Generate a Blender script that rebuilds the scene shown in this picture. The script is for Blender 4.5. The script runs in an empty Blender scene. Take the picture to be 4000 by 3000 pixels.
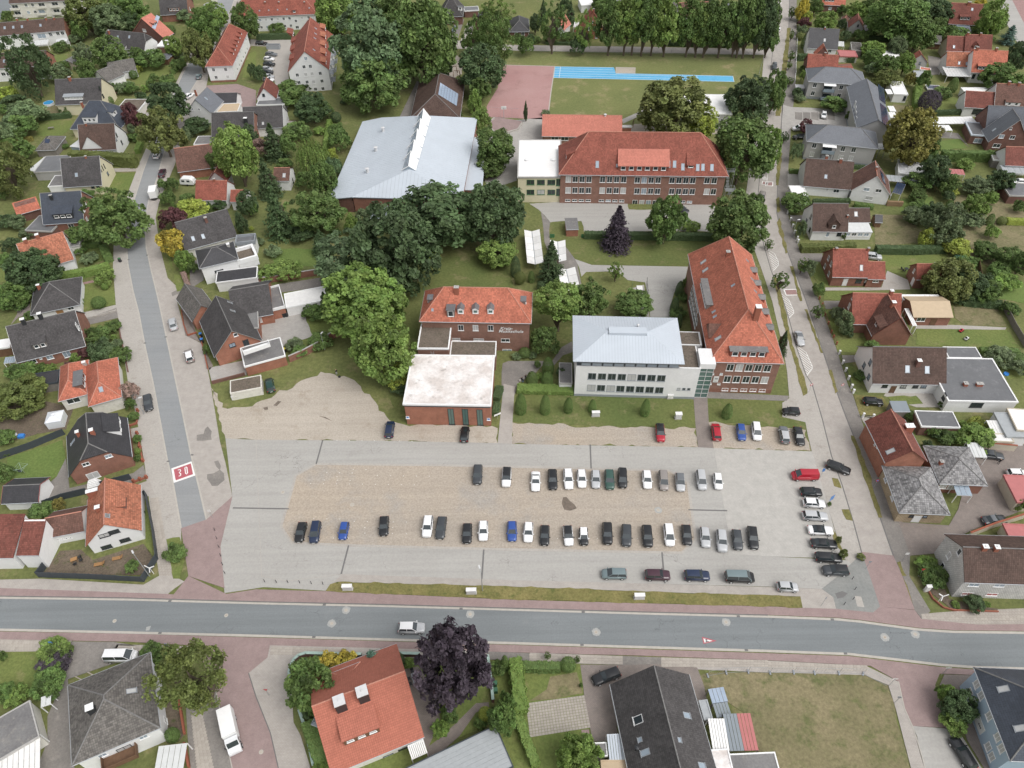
import bpy,bmesh,math,random
from mathutils import Vector,Matrix,noise
random.seed(7)
R=math.radians
SC=bpy.context.scene
COL=SC.collection
# ---------------------------------------------------------------- camera
FPX,CAM_H=2880.0,118.0
CAM_R=(Matrix.Rotation(R(90-46.0),3,'X')@Matrix.Rotation(R(-1.0),3,'Z'))
cam=bpy.data.objects.new('camera',bpy.data.cameras.new('camera'))
COL.objects.link(cam)
cam.matrix_world=Matrix.Translation((0,0,CAM_H))@CAM_R.to_4x4()
cam.data.sensor_width=36.0
cam.data.lens=FPX/4000*36.0
cam.data.clip_start,cam.data.clip_end=1.0,6000.0
SC.camera=cam
# ---------------------------------------------------------------- sky, sun, exposure
SUN_EL,SUN_AZ=R(55),R(125)          # azimuth clockwise from +Y (from the right, a little towards the camera)
w=bpy.data.worlds.new('World');SC.world=w;w.use_nodes=True
nt=w.node_tree;nt.nodes.clear()
sky=nt.nodes.new('ShaderNodeTexSky');sky.sky_type='NISHITA';sky.sun_disc=False
sky.sun_elevation=SUN_EL;sky.sun_rotation=SUN_AZ;sky.dust_density=4.0;sky.air_density=1.0
hs=nt.nodes.new('ShaderNodeHueSaturation');hs.inputs['Saturation'].default_value=0.16   # cloud cover greys the blue
bg=nt.nodes.new('ShaderNodeBackground');bg.inputs['Strength'].default_value=0.15
wo=nt.nodes.new('ShaderNodeOutputWorld')
nt.links.new(sky.outputs[0],hs.inputs['Color']);nt.links.new(hs.outputs[0],bg.inputs[0]);nt.links.new(bg.outputs[0],wo.inputs[0])
sl=bpy.data.lights.new('sun','SUN');sl.energy=0.7;sl.angle=R(40);sl.color=(1.0,0.975,0.94)
so=bpy.data.objects.new('sun',sl);COL.objects.link(so)
sd=Vector((math.sin(SUN_AZ)*math.cos(SUN_EL),math.cos(SUN_AZ)*math.cos(SUN_EL),math.sin(SUN_EL)))
so.rotation_euler=sd.to_track_quat('Z','Y').to_euler();so.location=(0,150,300)
SC.view_settings.view_transform='Standard';SC.view_settings.look='None'
SC.view_settings.gamma=1.0;SC.view_settings.use_curve_mapping=False
SC.view_settings.exposure=0.38
SC.cycles.max_bounces=5;SC.cycles.diffuse_bounces=2;SC.cycles.glossy_bounces=2
SC.cycles.transmission_bounces=2;SC.cycles.transparent_max_bounces=4

# ---------------------------------------------------------------- where things stand: photo tile (column,row) -> the ground they rest on
OX=OY=0.0;SCL=2.212
def tile(c,r):
 global OX,OY,SCL
 OX,OY,SCL=c*1000.0,r*750.0,2.212
def full():
 global OX,OY,SCL
 OX,OY,SCL=0.0,0.0,0.553
def reg(x,y,w):
 global OX,OY,SCL
 OX,OY,SCL=x,y,2212.0/w
def ray(x,y):
 return CAM_R@Vector((OX+x/SCL-2000,-(OY+y/SCL-1500),-FPX))
def P(x,y,z=0.0):
 d=ray(x,y);t=(z-CAM_H)/d.z
 return Vector((d.x*t,d.y*t,z))

# ---------------------------------------------------------------- objects
def tag(o,label=None,cat=None,group=None,kind=None):
 if label:o['label']=label
 if cat:o['category']=cat
 if group:o['group']=group
 if kind:o['kind']=kind
 return o
def link(name,data,parent=None,mw=None):
 o=bpy.data.objects.new(name,data);COL.objects.link(o)
 if parent is not None:o.parent=parent
 if mw is not None:o.matrix_basis=mw
 return o
def empty(name,mw):
 o=link(name,None,None,mw);o.empty_display_size=0.5
 return o
def frame(o,x,n=Vector((0,0,1))):
 """4x4 with origin o, X axis x, Z axis n."""
 n=n.normalized();x=(x-n*x.dot(n)).normalized();y=n.cross(x)
 m=Matrix((x,y,n)).transposed().to_4x4();m.translation=o
 return m
def rotz(p,a,s=1.0):
 return Matrix.Translation(p)@Matrix.Rotation(a,4,'Z')@Matrix.Scale(s,4)

class MB:
 """collects polygons (with UVs in metres) and builds one mesh"""
 def __init__(s):s.v=[];s.f=[];s.uv=[];s.mi=[]
 def poly(s,pts,m=0,uv=None):
  b=len(s.v);s.v+=[tuple(p)for p in pts];s.f.append(tuple(range(b,b+len(pts))));s.mi.append(m)
  if uv is None:
   p0=Vector(pts[0]);n=Vector((0,0,0))
   for i in range(1,len(pts)-1):n+=(Vector(pts[i])-p0).cross(Vector(pts[i+1])-p0)
   if n.length<1e-12:n=Vector((0,0,1))
   n.normalize()
   t=Vector((0,0,1)).cross(n)
   t=Vector((1,0,0))if t.length<1e-3 else t.normalized()
   q=n.cross(t);uv=[(Vector(p).dot(t),Vector(p).dot(q))for p in pts]
  s.uv+=list(uv)
  return s
 def box(s,x0,y0,z0,x1,y1,z1,m=0):
  a=[(x0,y0),(x1,y0),(x1,y1),(x0,y1)]
  return s.prism(a,z0,z1,m)
 def prism(s,a,z0,z1,m=0,mt=None):
  n=len(a)
  ar=sum(a[i][0]*a[(i+1)%n][1]-a[(i+1)%n][0]*a[i][1]for i in range(n))
  if ar<0:a=a[::-1]
  s.poly([(p[0],p[1],z1)for p in a],m if mt is None else mt)
  s.poly([(p[0],p[1],z0)for p in a[::-1]],m)
  for i in range(n):
   p,q=a[i],a[(i+1)%n]
   s.poly([(p[0],p[1],z0),(q[0],q[1],z0),(q[0],q[1],z1),(p[0],p[1],z1)],m)
  return s
 def slab(s,pts,t,m=0):
  """polygon thickened downwards along -Z"""
  pts=[Vector(p)for p in pts];lo=[p-Vector((0,0,t))for p in pts];n=len(pts)
  s.poly(pts,m);s.poly(lo[::-1],m)
  for i in range(n):s.poly([lo[i],lo[(i+1)%n],pts[(i+1)%n],pts[i]],m)
  return s
 def cyl(s,a,b,r0,r1=None,n=8,m=0):
  a=Vector(a);b=Vector(b);r1=r0 if r1 is None else r1
  d=(b-a).normalized();x=d.orthogonal().normalized();y=d.cross(x)
  ra=[a+(x*math.cos(2*math.pi*i/n)+y*math.sin(2*math.pi*i/n))*r0 for i in range(n)]
  rb=[b+(x*math.cos(2*math.pi*i/n)+y*math.sin(2*math.pi*i/n))*r1 for i in range(n)]
  for i in range(n):s.poly([ra[i],ra[(i+1)%n],rb[(i+1)%n],rb[i]],m)
  s.poly(ra[::-1],m)
  if r1>1e-4:s.poly(rb,m)
  return s
 def mesh(s,name,mats,smooth=False):
  me=bpy.data.meshes.new(name);me.from_pydata(s.v,[],s.f)
  uvl=me.uv_layers.new(name='UVMap')
  flat=[c for q in s.uv for c in q]
  uvl.data.foreach_set('uv',flat)
  for m in(mats if isinstance(mats,(list,tuple))else[mats]):me.materials.append(m)
  if any(s.mi):me.polygons.foreach_set('material_index',s.mi)
  if smooth:
   bm=bmesh.new();bm.from_mesh(me);bmesh.ops.remove_doubles(bm,verts=bm.verts,dist=1e-4)
   bm.to_mesh(me);bm.free()
   me.polygons.foreach_set('use_smooth',[True]*len(me.polygons))
  me.update();return me
 def build(s,name,mats,parent=None,mw=None,smooth=False):
  return link(name,s.mesh(name,mats,smooth),parent,mw)

# ---------------------------------------------------------------- materials
MATS={}
def _nt(name):
 m=bpy.data.materials.new(name);m.use_nodes=True;MATS[name]=m
 t=m.node_tree;b=t.nodes['Principled BSDF']
 def N(typ,**kw):
  n=t.nodes.new('ShaderNode'+typ)
  for k,v in kw.items():
   if k in n.inputs:n.inputs[k].default_value=v
   else:setattr(n,k,v)
  return n
 def L(a,i):t.links.new(a,i)
 return m,t,b,N,L
def c4(c):return(c[0],c[1],c[2],1.0)
def _mix(N,L,fac,a,b,blend='MIX'):
 n=N('Mix',data_type='RGBA',blend_type=blend)
 for sock,v in((n.inputs[0],fac),(n.inputs[6],a),(n.inputs[7],b)):
  if isinstance(v,(int,float)):sock.default_value=v
  elif isinstance(v,tuple):sock.default_value=c4(v)
  else:L(v,sock)
 return n.outputs[2]
def _ramp(N,L,src,lo,hi):
 n=N('MapRange');L(src,n.inputs[0]);n.inputs[1].default_value=lo;n.inputs[2].default_value=hi
 return n.outputs[0]
def _noise(N,L,vec,scale,detail=3.0,rough=0.6):
 n=N('TexNoise',Scale=scale,Detail=detail,Roughness=rough);L(vec,n.inputs['Vector']);return n.outputs['Fac']
def surf(name,a,b,c=None,s1=0.15,s2=2.5,rough=0.9,bump=0.0,lo=0.35,hi=0.65,fine=0.12,coord='pos',spec=0.3,lo2=0.55,hi2=0.7,streak=None,crack=0.0):
 """ground / plaster: colour a-b in large patches, c in spots, fine grain"""
 m,t,bs,N,L=_nt(name)
 vec=N('NewGeometry').outputs['Position']if coord=='pos' else N('TexCoord').outputs['Object']
 n1=_noise(N,L,vec,s1,4.0)
 col=_mix(N,L,_ramp(N,L,n1,lo,hi),a,b)
 if c is not None:
  n3=_noise(N,L,vec,s1*2.7,5.0,0.7)
  col=_mix(N,L,_ramp(N,L,n3,lo2,hi2),col,c)
 n2=_noise(N,L,vec,s2,4.0,0.75)
 g=N('MapRange');L(n2,g.inputs[0]);g.inputs[1].default_value=0.25;g.inputs[2].default_value=0.75
 g.inputs[3].default_value=1-fine*1.6;g.inputs[4].default_value=1+fine*1.6
 col=_mix(N,L,1.0,col,g.outputs[0],'MULTIPLY')
 if streak:      # wheel tracks and worn lanes along one direction
  mp=N('Mapping');L(vec,mp.inputs[0]);mp.inputs['Rotation'].default_value=(0,0,streak[0]);mp.inputs['Scale'].default_value=(.025,.9,1)
  st=N('MapRange');L(_noise(N,L,mp.outputs[0],1.0,5.0,0.65),st.inputs[0]);st.inputs[1].default_value=.3;st.inputs[2].default_value=.7;st.inputs[3].default_value=1-streak[1];st.inputs[4].default_value=1+streak[1]
  col=_mix(N,L,1.0,col,st.outputs[0],'MULTIPLY')
 if crack:       # fine crack network with broken lines
  vo=N('TexVoronoi',feature='DISTANCE_TO_EDGE',Scale=.16);wv=N('VectorMath',operation='ADD');nz=N('TexNoise',Scale=.5,Detail=4.0);L(vec,nz.inputs['Vector']);sc=N('VectorMath',operation='SCALE');L(nz.outputs['Color'],sc.inputs[0]);sc.inputs['Scale'].default_value=5.0
  L(vec,wv.inputs[0]);L(sc.outputs[0],wv.inputs[1]);L(wv.outputs[0],vo.inputs['Vector'])
  ml=N('Math',operation='MULTIPLY');L(_ramp(N,L,vo.outputs['Distance'],.012,.0),ml.inputs[0]);L(_ramp(N,L,_noise(N,L,vec,.09,3.0),.5,.62),ml.inputs[1]);m3=N('Math',operation='MULTIPLY');L(ml.outputs[0],m3.inputs[0]);m3.inputs[1].default_value=crack
  col=_mix(N,L,m3.outputs[0],col,tuple(x*.45 for x in a))
 L(col,bs.inputs['Base Color']);bs.inputs['Roughness'].default_value=rough
 bs.inputs['Specular IOR Level'].default_value=spec
 if bump:
  bp=N('Bump',Strength=bump,Distance=0.05);L(n2,bp.inputs['Height']);L(bp.outputs[0],bs.inputs['Normal'])
 return m
def tiles(name,a,row=0.34,colw=0.30,var=0.22,moss=None,mossamt=0.5,line=0.45,rough=0.8,spec=0.3,big=0.18):
 """pantile / shingle roof: courses and columns from the roof's own metre UVs"""
 m,t,bs,N,L=_nt(name)
 uv=N('UVMap').outputs[0]
 sp=N('SeparateXYZ');L(uv,sp.inputs[0])
 def mth(op,x,y=None):
  n=N('Math',operation=op)
  for i,v in enumerate((x,y)):
   if v is None:continue
   if isinstance(v,(int,float)):n.inputs[i].default_value=v
   else:L(v,n.inputs[i])
  return n.outputs[0]
 r=mth('DIVIDE',sp.outputs[1],row);c=mth('DIVIDE',sp.outputs[0],colw)
 fr=mth('FRACT',r);fc=mth('FRACT',c)
 cb=N('CombineXYZ');L(mth('FLOOR',r),cb.inputs[0]);L(mth('FLOOR',c),cb.inputs[1])
 wn=N('TexWhiteNoise',noise_dimensions='2D');L(cb.outputs[0],wn.inputs['Vector'])
 v=N('MapRange');L(wn.outputs['Value'],v.inputs[0]);v.inputs[3].default_value=1-var;v.inputs[4].default_value=1+var
 pos=N('NewGeometry').outputs['Position']
 bn=_noise(N,L,pos,0.35,4.0)
 g=N('MapRange');L(bn,g.inputs[0]);g.inputs[1].default_value=.3;g.inputs[2].default_value=.7;g.inputs[3].default_value=1-big;g.inputs[4].default_value=1+big
 col=_mix(N,L,1.0,a,v.outputs[0],'MULTIPLY');col=_mix(N,L,1.0,col,g.outputs[0],'MULTIPLY')
 if moss is not None:
  mn=_noise(N,L,pos,1.3,6.0,0.75)
  col=_mix(N,L,mth('MULTIPLY',_ramp(N,L,mn,0.5,0.72),mossamt),col,moss)
 ln=mth('LESS_THAN',fr,0.16);lc=mth('MULTIPLY',mth('LESS_THAN',fc,0.14),0.55)
 dk=mth('MAXIMUM',ln,lc)
 col=_mix(N,L,mth('MULTIPLY',dk,line),col,tuple(x*0.25 for x in a))
 L(col,bs.inputs['Base Color']);bs.inputs['Roughness'].default_value=rough;bs.inputs['Specular IOR Level'].default_value=spec
 hgt=mth('ADD',fr,mth('MULTIPLY',mth('SINE',mth('MULTIPLY',c,6.283)),0.25))
 bp=N('Bump',Strength=0.5,Distance=0.05);L(hgt,bp.inputs['Height']);L(bp.outputs[0],bs.inputs['Normal'])
 return m
def brick(name,a,b,mortar,w=0.25,h=0.083,rough=0.9,var=0.25):
 m,t,bs,N,L=_nt(name)
 bt=N('TexBrick',Scale=1.0);bt.inputs['Brick Width'].default_value=w;bt.inputs['Row Height'].default_value=h
 bt.inputs['Mortar Size'].default_value=min(h,w)*0.10;bt.inputs['Color1'].default_value=c4(a);bt.inputs['Color2'].default_value=c4(b);bt.inputs['Mortar'].default_value=c4(mortar)
 L(N('UVMap').outputs[0],bt.inputs['Vector'])
 pos=N('NewGeometry').outputs['Position'];bn=_noise(N,L,pos,0.6,5.0,0.7)
 g=N('MapRange');L(bn,g.inputs[0]);g.inputs[1].default_value=.25;g.inputs[2].default_value=.75;g.inputs[3].default_value=1-var;g.inputs[4].default_value=1+var
 L(_mix(N,L,1.0,bt.outputs['Color'],g.outputs[0],'MULTIPLY'),bs.inputs['Base Color'])
 bs.inputs['Roughness'].default_value=rough
 bp=N('Bump',Strength=0.35,Distance=0.02,invert=True);L(bt.outputs['Fac'],bp.inputs['Height']);L(bp.outputs[0],bs.inputs['Normal'])
 return m
def plain(name,a,rough=0.6,metal=0.0,var=0.08,spec=0.4,s=1.2,coat=0.0):
 m,t,bs,N,L=_nt(name)
 n=_noise(N,L,N('TexCoord').outputs['Object'],s,4.0,0.7)
 g=N('MapRange');L(n,g.inputs[0]);g.inputs[1].default_value=.25;g.inputs[2].default_value=.75;g.inputs[3].default_value=1-var;g.inputs[4].default_value=1+var
 L(_mix(N,L,1.0,a,g.outputs[0],'MULTIPLY'),bs.inputs['Base Color'])
 bs.inputs['Roughness'].default_value=rough;bs.inputs['Metallic'].default_value=metal
 bs.inputs['Specular IOR Level'].default_value=spec;bs.inputs['Coat Weight'].default_value=coat
 return m
def by_object(name,rough=0.35,coat=0.0,var=0.06,spec=0.5,metal=0.0):
 """colour taken from the object's own colour"""
 m,t,bs,N,L=_nt(name)
 n=_noise(N,L,N('TexCoord').outputs['Object'],2.0,3.0)
 g=N('MapRange');L(n,g.inputs[0]);g.inputs[1].default_value=.25;g.inputs[2].default_value=.75;g.inputs[3].default_value=1-var;g.inputs[4].default_value=1+var
 L(_mix(N,L,1.0,N('ObjectInfo').outputs['Color'],g.outputs[0],'MULTIPLY'),bs.inputs['Base Color'])
 bs.inputs['Roughness'].default_value=rough;bs.inputs['Coat Weight'].default_value=coat;bs.inputs['Coat Roughness'].default_value=0.05
 bs.inputs['Specular IOR Level'].default_value=spec;bs.inputs['Metallic'].default_value=metal
 return m
def leafmat(name,rough=0.55,trans=0.28,vlo=0.42,vhi=1.65):
 m,t,bs,N,L=_nt(name)
 ca=N('Attribute',attribute_name='tone').outputs['Fac']
 v=N('MapRange');L(ca,v.inputs[0]);v.inputs[3].default_value=vlo;v.inputs[4].default_value=vhi
 col=_mix(N,L,1.0,N('ObjectInfo').outputs['Color'],v.outputs[0],'MULTIPLY')
 hu=N('HueSaturation');L(col,hu.inputs['Color'])
 h=N('MapRange');L(N('Attribute',attribute_name='hue').outputs['Fac'],h.inputs[0]);h.inputs[3].default_value=0.485;h.inputs[4].default_value=0.515
 L(h.outputs[0],hu.inputs['Hue'])
 L(hu.outputs[0],bs.inputs['Base Color']);bs.inputs['Roughness'].default_value=rough;bs.inputs['Specular IOR Level'].default_value=0.3
 tr=N('BsdfTranslucent');L(hu.outputs[0],tr.inputs[0])
 mx=N('MixShader');mx.inputs[0].default_value=trans
 L(bs.outputs[0],mx.inputs[1]);L(tr.outputs[0],mx.inputs[2]);L(mx.outputs[0],t.nodes['Material Output'].inputs[0])
 return m

# grounds
surf('ground_grass',(.12,.14,.048),(.165,.175,.062),(.24,.21,.105),s1=.06,s2=1.2,fine=.22,bump=.4)
surf('lawn',(.13,.17,.048),(.165,.19,.058),(.235,.215,.10),s1=.10,s2=2.0,fine=.2,bump=.4,lo2=.56,hi2=.75)
surf('lawn_fresh',(.115,.17,.045),(.145,.195,.055),None,s1=.2,s2=2.0,fine=.18,bump=.4)
surf('lawn_dry',(.17,.155,.08),(.235,.20,.115),(.125,.135,.055),s1=.12,s2=1.8,fine=.22,bump=.4,lo2=.5,hi2=.66)
surf('sports_grass',(.15,.17,.062),(.19,.20,.076),(.27,.235,.12),s1=.05,s2=1.4,fine=.16,bump=.3,lo2=.53,hi2=.68)
surf('park_grass',(.105,.135,.042),(.145,.16,.054),(.225,.195,.10),s1=.07,s2=1.6,fine=.18,bump=.3,lo2=.56,hi2=.72)
surf('verge',(.15,.145,.05),(.22,.19,.075),(.10,.115,.035),s1=.25,s2=2.5,fine=.25,bump=.4)
surf('asphalt',(.185,.20,.205),(.205,.22,.225),(.225,.235,.235),s1=.05,s2=3.5,fine=.07,rough=.8,lo2=.6,hi2=.8,streak=(.03,.09),crack=.8)
surf('asphalt_light',(.37,.355,.33),(.395,.382,.357),(.345,.33,.31),s1=.06,s2=2.5,fine=.07,lo2=.58,hi2=.75,streak=(.02,.07),crack=.6)
surf('asphalt_old',(.255,.265,.27),(.28,.285,.285),None,s1=.08,s2=3.0,fine=.06,streak=(1.45,.07),crack=.7)
surf('asphalt_patch',(.23,.235,.225),(.27,.27,.255),None,s1=.2,s2=2.5,fine=.1)
surf('gravel',(.375,.33,.28),(.41,.345,.275),(.35,.32,.285),s1=.03,s2=3.0,fine=.17,bump=.3,lo2=.52,hi2=.68,streak=(-.25,.07))
surf('sand',(.40,.352,.295),(.445,.395,.335),(.35,.30,.24),s1=.07,s2=3.0,fine=.13,bump=.3,streak=(.15,.07))
surf('concrete',(.39,.362,.328),(.42,.392,.357),(.345,.318,.285),s1=.15,s2=3.0,fine=.1)
surf('dark_paving',(.20,.185,.17),(.25,.23,.21),(.29,.265,.24),s1=.2,s2=3.5,fine=.13)
surf('soil',(.12,.095,.07),(.17,.135,.10),(.09,.10,.04),s1=.3,s2=3,fine=.25,bump=.5)
surf('court_red',(.38,.215,.205),(.42,.26,.245),(.34,.20,.19),s1=.06,s2=2.0,fine=.06,rough=.85)
surf('track_blue',(.11,.38,.62),(.14,.44,.68),(.10,.33,.55),s1=.08,s2=1.5,fine=.05,rough=.7)
def paving(name,a,b,mortar,w,h,var=0.14):
 m=brick(name,a,b,mortar,w,h,0.9,var);return m
paving('paving_beige',(.415,.38,.345),(.385,.352,.32),(.34,.31,.28),.42,.21)
paving('paving_slab',(.40,.36,.315),(.37,.335,.295),(.33,.295,.26),.5,.5)
paving('paving_red',(.33,.245,.23),(.30,.215,.205),(.25,.19,.18),.22,.11)
paving('paving_pink',(.36,.225,.21),(.33,.20,.185),(.26,.18,.17),.22,.11)
paving('paving_brown',(.27,.225,.20),(.235,.20,.18),(.17,.15,.135),.3,.15)
paving('paving_grey',(.43,.405,.375),(.38,.36,.335),(.30,.285,.265),.5,.25,.12)
paving('cobble',(.47,.452,.42),(.43,.412,.38),(.37,.352,.325),.30,.22,.12)
plain('white_line',(.78,.77,.74),.7,var=.15,s=3)
plain('red_line',(.42,.11,.13),.7,var=.15,s=3)
plain('line_dark',(.16,.155,.15),.8)
plain('kerb_stone',(.44,.41,.365),.9,var=.12)
# roofs
tiles('roof_orange',(.46,.155,.10),moss=(.16,.09,.06),mossamt=.35)
tiles('roof_orange_old',(.40,.155,.095),moss=(.20,.12,.08),mossamt=.6,var=.3)
tiles('roof_red',(.28,.092,.066),moss=(.16,.07,.045),mossamt=.4,var=.2,line=.5)
tiles('roof_red_bright',(.41,.145,.10),var=.08,big=.06,line=.4,row=.36,colw=.30)
tiles('roof_red_salmon',(.52,.195,.145),var=.1,big=.08,line=.4,row=.42,colw=.3)
tiles('roof_darkred',(.19,.068,.052),moss=(.11,.06,.045),mossamt=.5)
tiles('roof_brown',(.10,.064,.052),moss=(.14,.11,.09),mossamt=.25,var=.2)
tiles('roof_brown_red',(.15,.08,.062),moss=(.10,.075,.06),mossamt=.5)
tiles('roof_dark',(.075,.070,.070),moss=(.13,.125,.12),mossamt=.35,var=.2)
tiles('roof_black',(.045,.044,.048),var=.15,spec=.5,rough=.5)
tiles('roof_blueblack',(.055,.065,.085),var=.12,spec=.5,rough=.45)
tiles('roof_grey',(.135,.125,.115),moss=(.22,.20,.175),mossamt=.6,var=.3)
tiles('roof_slate',(.155,.165,.185),var=.08,big=.06,line=.45,rough=.55,spec=.5)
tiles('roof_lichen',(.22,.215,.215),moss=(.48,.465,.45),mossamt=.8,var=.45,row=.4,colw=.4,line=.6)
surf('roof_felt',(.155,.15,.15),(.20,.195,.19),(.25,.235,.215),s1=.3,s2=3,fine=.14,rough=.75,spec=.5)
surf('roof_felt_wet',(.125,.127,.132),(.15,.152,.157),(.20,.20,.205),s1=.2,s2=2,fine=.08,rough=.35,spec=.6)
surf('roof_gravel',(.165,.135,.108),(.135,.11,.088),(.10,.09,.06),s1=.35,s2=2.5,fine=.25,bump=.4)
surf('roof_white',(.80,.79,.77),(.84,.83,.82),None,s1=.3,s2=2,fine=.03)
surf('roof_white_dirty',(.78,.75,.73),(.60,.545,.51),(.36,.325,.30),s1=.22,s2=1.5,fine=.1,lo=.42,hi=.62,lo2=.58,hi2=.74)
plain('metal_roof',(.50,.545,.595),.45,.0,var=.06,spec=.6,s=.15)
plain('metal_roof_dark',(.22,.25,.275),.45,var=.06,spec=.6,s=.3)
plain('metal_light',(.60,.60,.60),.45,.0,spec=.6)
plain('corrugated_white',(.74,.73,.71),.5,var=.1)
plain('corrugated_grey',(.36,.38,.39),.5,var=.1)
plain('corrugated_red',(.45,.16,.155),.55,var=.1)
plain('acrylic',(.62,.63,.62),.25,var=.08,spec=.6)
plain('tan_sheet',(.50,.39,.265),.7,var=.08)
plain('ridge_red',(.47,.22,.16),.85,var=.25,s=3)
plain('ridge_grey',(.19,.185,.18),.85,var=.25,s=3)
plain('zinc',(.42,.44,.46),.5,spec=.5)
# walls
surf('plaster_white',(.78,.78,.77),(.72,.72,.71),None,s1=.35,s2=2.5,fine=.035)
surf('plaster_cream',(.66,.61,.44),(.61,.56,.40),None,s1=.35,s2=2.5,fine=.04)
surf('plaster_grey',(.45,.44,.43),(.42,.41,.40),None,s1=.4,s2=2.5,fine=.04)
surf('plaster_beige',(.56,.50,.40),(.50,.45,.36),None,s1=.4,s2=2.5,fine=.06)
surf('plaster_blue',(.40,.50,.60),(.37,.47,.57),None,s1=.4,s2=2.5,fine=.03)
surf('plaster_ivory',(.70,.68,.62),(.64,.62,.56),(.56,.54,.48),s1=.35,s2=2.5,fine=.05)
brick('brick_red',(.28,.125,.085),(.24,.10,.07),(.25,.17,.13))
brick('brick_orange',(.36,.145,.09),(.31,.12,.075),(.30,.19,.14))
brick('brick_dark',(.19,.085,.065),(.15,.07,.055),(.18,.14,.12))
brick('brick_school',(.28,.145,.105),(.24,.12,.087),(.27,.20,.165))
brick('shingle_white',(.62,.61,.58),(.56,.55,.52),(.30,.29,.28),.4,.3)
brick('panel_tan',(.43,.34,.225),(.39,.31,.20),(.25,.19,.13),.6,.3)
plain('wood_brown',(.15,.085,.05),.8,var=.25)
plain('wood_grey',(.22,.20,.18),.85,var=.2)
plain('wood_teak',(.36,.20,.085),.7,var=.2)
plain('white_paint',(.80,.80,.79),.5,var=.04)
plain('grey_paint',(.30,.32,.34),.5)
plain('dark_paint',(.035,.037,.04),.45)
plain('anthracite',(.055,.065,.075),.6,var=.15)
plain('green_paint',(.06,.17,.075),.5)
plain('steel',(.42,.44,.45),.35,.5)
plain('brick_plain',(.30,.11,.07),.9,var=.2,s=6)
plain('kerb_red',(.30,.10,.06),.9,var=.2)
plain('glass_dark',(.035,.045,.05),.06,spec=.9,var=.15)
plain('glass_blind',(.50,.50,.49),.3,spec=.6,var=.1)
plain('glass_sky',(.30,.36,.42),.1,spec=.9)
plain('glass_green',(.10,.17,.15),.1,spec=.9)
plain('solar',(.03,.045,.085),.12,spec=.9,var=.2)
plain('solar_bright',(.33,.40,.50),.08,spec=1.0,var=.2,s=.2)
plain('bark',(.12,.095,.07),.95,var=.3,s=4)
plain('stone_grey',(.40,.39,.37),.8,var=.15)
plain('green_box',(.05,.14,.08),.5)
plain('yellow_box',(.70,.60,.08),.5)
plain('blue_plastic',(.05,.22,.60),.4)
plain('tent_white',(.70,.72,.75),.6,var=.05)
plain('tarp_green',(.22,.48,.38),.5,var=.15)
plain('rubber',(.022,.022,.023),.75)
plain('plate_white',(.75,.75,.73),.5)
plain('skin',(.50,.30,.21),.6,var=.05)
plain('cloth_black',(.025,.025,.03),.9)
plain('cloth_pale',(.62,.62,.64),.9)
plain('hair_dark',(.03,.02,.015),.7)
plain('sign_blue',(.08,.22,.52),.4)
plain('sign_red',(.55,.05,.06),.4)
plain('lamp_red',(.45,.02,.02),.2)
plain('lamp_clear',(.75,.77,.78),.12,spec=.8)
plain('wood_stack',(.33,.22,.13),.9,var=.4,s=6)
by_object('car_paint',.28,.6,.02,.5)
by_object('painted',.55)
leafmat('leaf');leafmat('leaf_clip',vlo=.65,vhi=1.35,trans=.1)
def mat(n):return MATS[n]

# ---------------------------------------------------------------- ground sheets
RAG={'sand_yard':.9,'verge':.35,'lawn':.5,'garden':.3,'meadow':1.2,'vacant_lot':.4,'playground_sand':.8,'sand_stain':.5,'gravel_stain':.6,'pavement_patch':.3,'wet_patch':.6,'school_forecourt':.5}
def sheet(name,pts,m,z,label=None,skirt=True,parent=None,world=False,kind='structure'):
 """flat polygon of paving/turf with its edge going down into the ground"""
 a=[(p[0],p[1])for p in pts]if world else[tuple(P(x,y,z)[:2])for x,y in pts]
 if name in RAG:      # turf and sand end in a worn, uneven edge
  q=[]
  for i in range(len(a)):
   u,v=Vector((*a[i],0)),Vector((*a[(i+1)%len(a)],0));k=max(1,int((v-u).length/1.1));nn=Vector((u.y-v.y,v.x-u.x,0)).normalized()
   for j in range(k):
    c=u.lerp(v,j/k);c=c+nn*(RAG[name]*(noise.noise(c*.35)+.6*noise.noise(c*1.3))*(0 if j==0 else 1));q.append((c.x,c.y))
  a=q
 b=MB();n=len(a)
 ar=sum(a[i][0]*a[(i+1)%n][1]-a[(i+1)%n][0]*a[i][1]for i in range(n))
 if ar<0:a=a[::-1]
 b.poly([(p[0],p[1],z)for p in a],0,[(p[0],p[1])for p in a])
 for i in range(n):
  p,q=a[i],a[(i+1)%n]
  b.poly([(p[0],p[1],-.05),(q[0],q[1],-.05),(q[0],q[1],z),(p[0],p[1],z)])
 o=b.build(name,mat(m),parent);
 if parent is None:tag(o,kind=kind)
 return o
def ribbon(name,pts,w,m,z,h=None,parent=None,z0=-.05):
 """strip of constant width along a pixel polyline (kerbs, gutters, lines)"""
 a=[P(x,y,z)for x,y in pts];b=MB();l=[];r=[]
 for i,p in enumerate(a):
  d=(a[min(i+1,len(a)-1)]-a[max(i-1,0)]).normalized();nn=Vector((-d.y,d.x,0))*w/2
  l.append(p+nn);r.append(p-nn)
 for i in range(len(a)-1):
  b.poly([r[i],r[i+1],l[i+1],l[i]])
  for s in((r[i+1],r[i]),(l[i],l[i+1])):
   p,q=s;b.poly([(q.x,q.y,z0),(p.x,p.y,z0),(p.x,p.y,z),(q.x,q.y,z)][::-1])
 o=b.build(name,mat(m),parent)
 if parent is None:tag(o,kind='structure')
 return o
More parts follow.
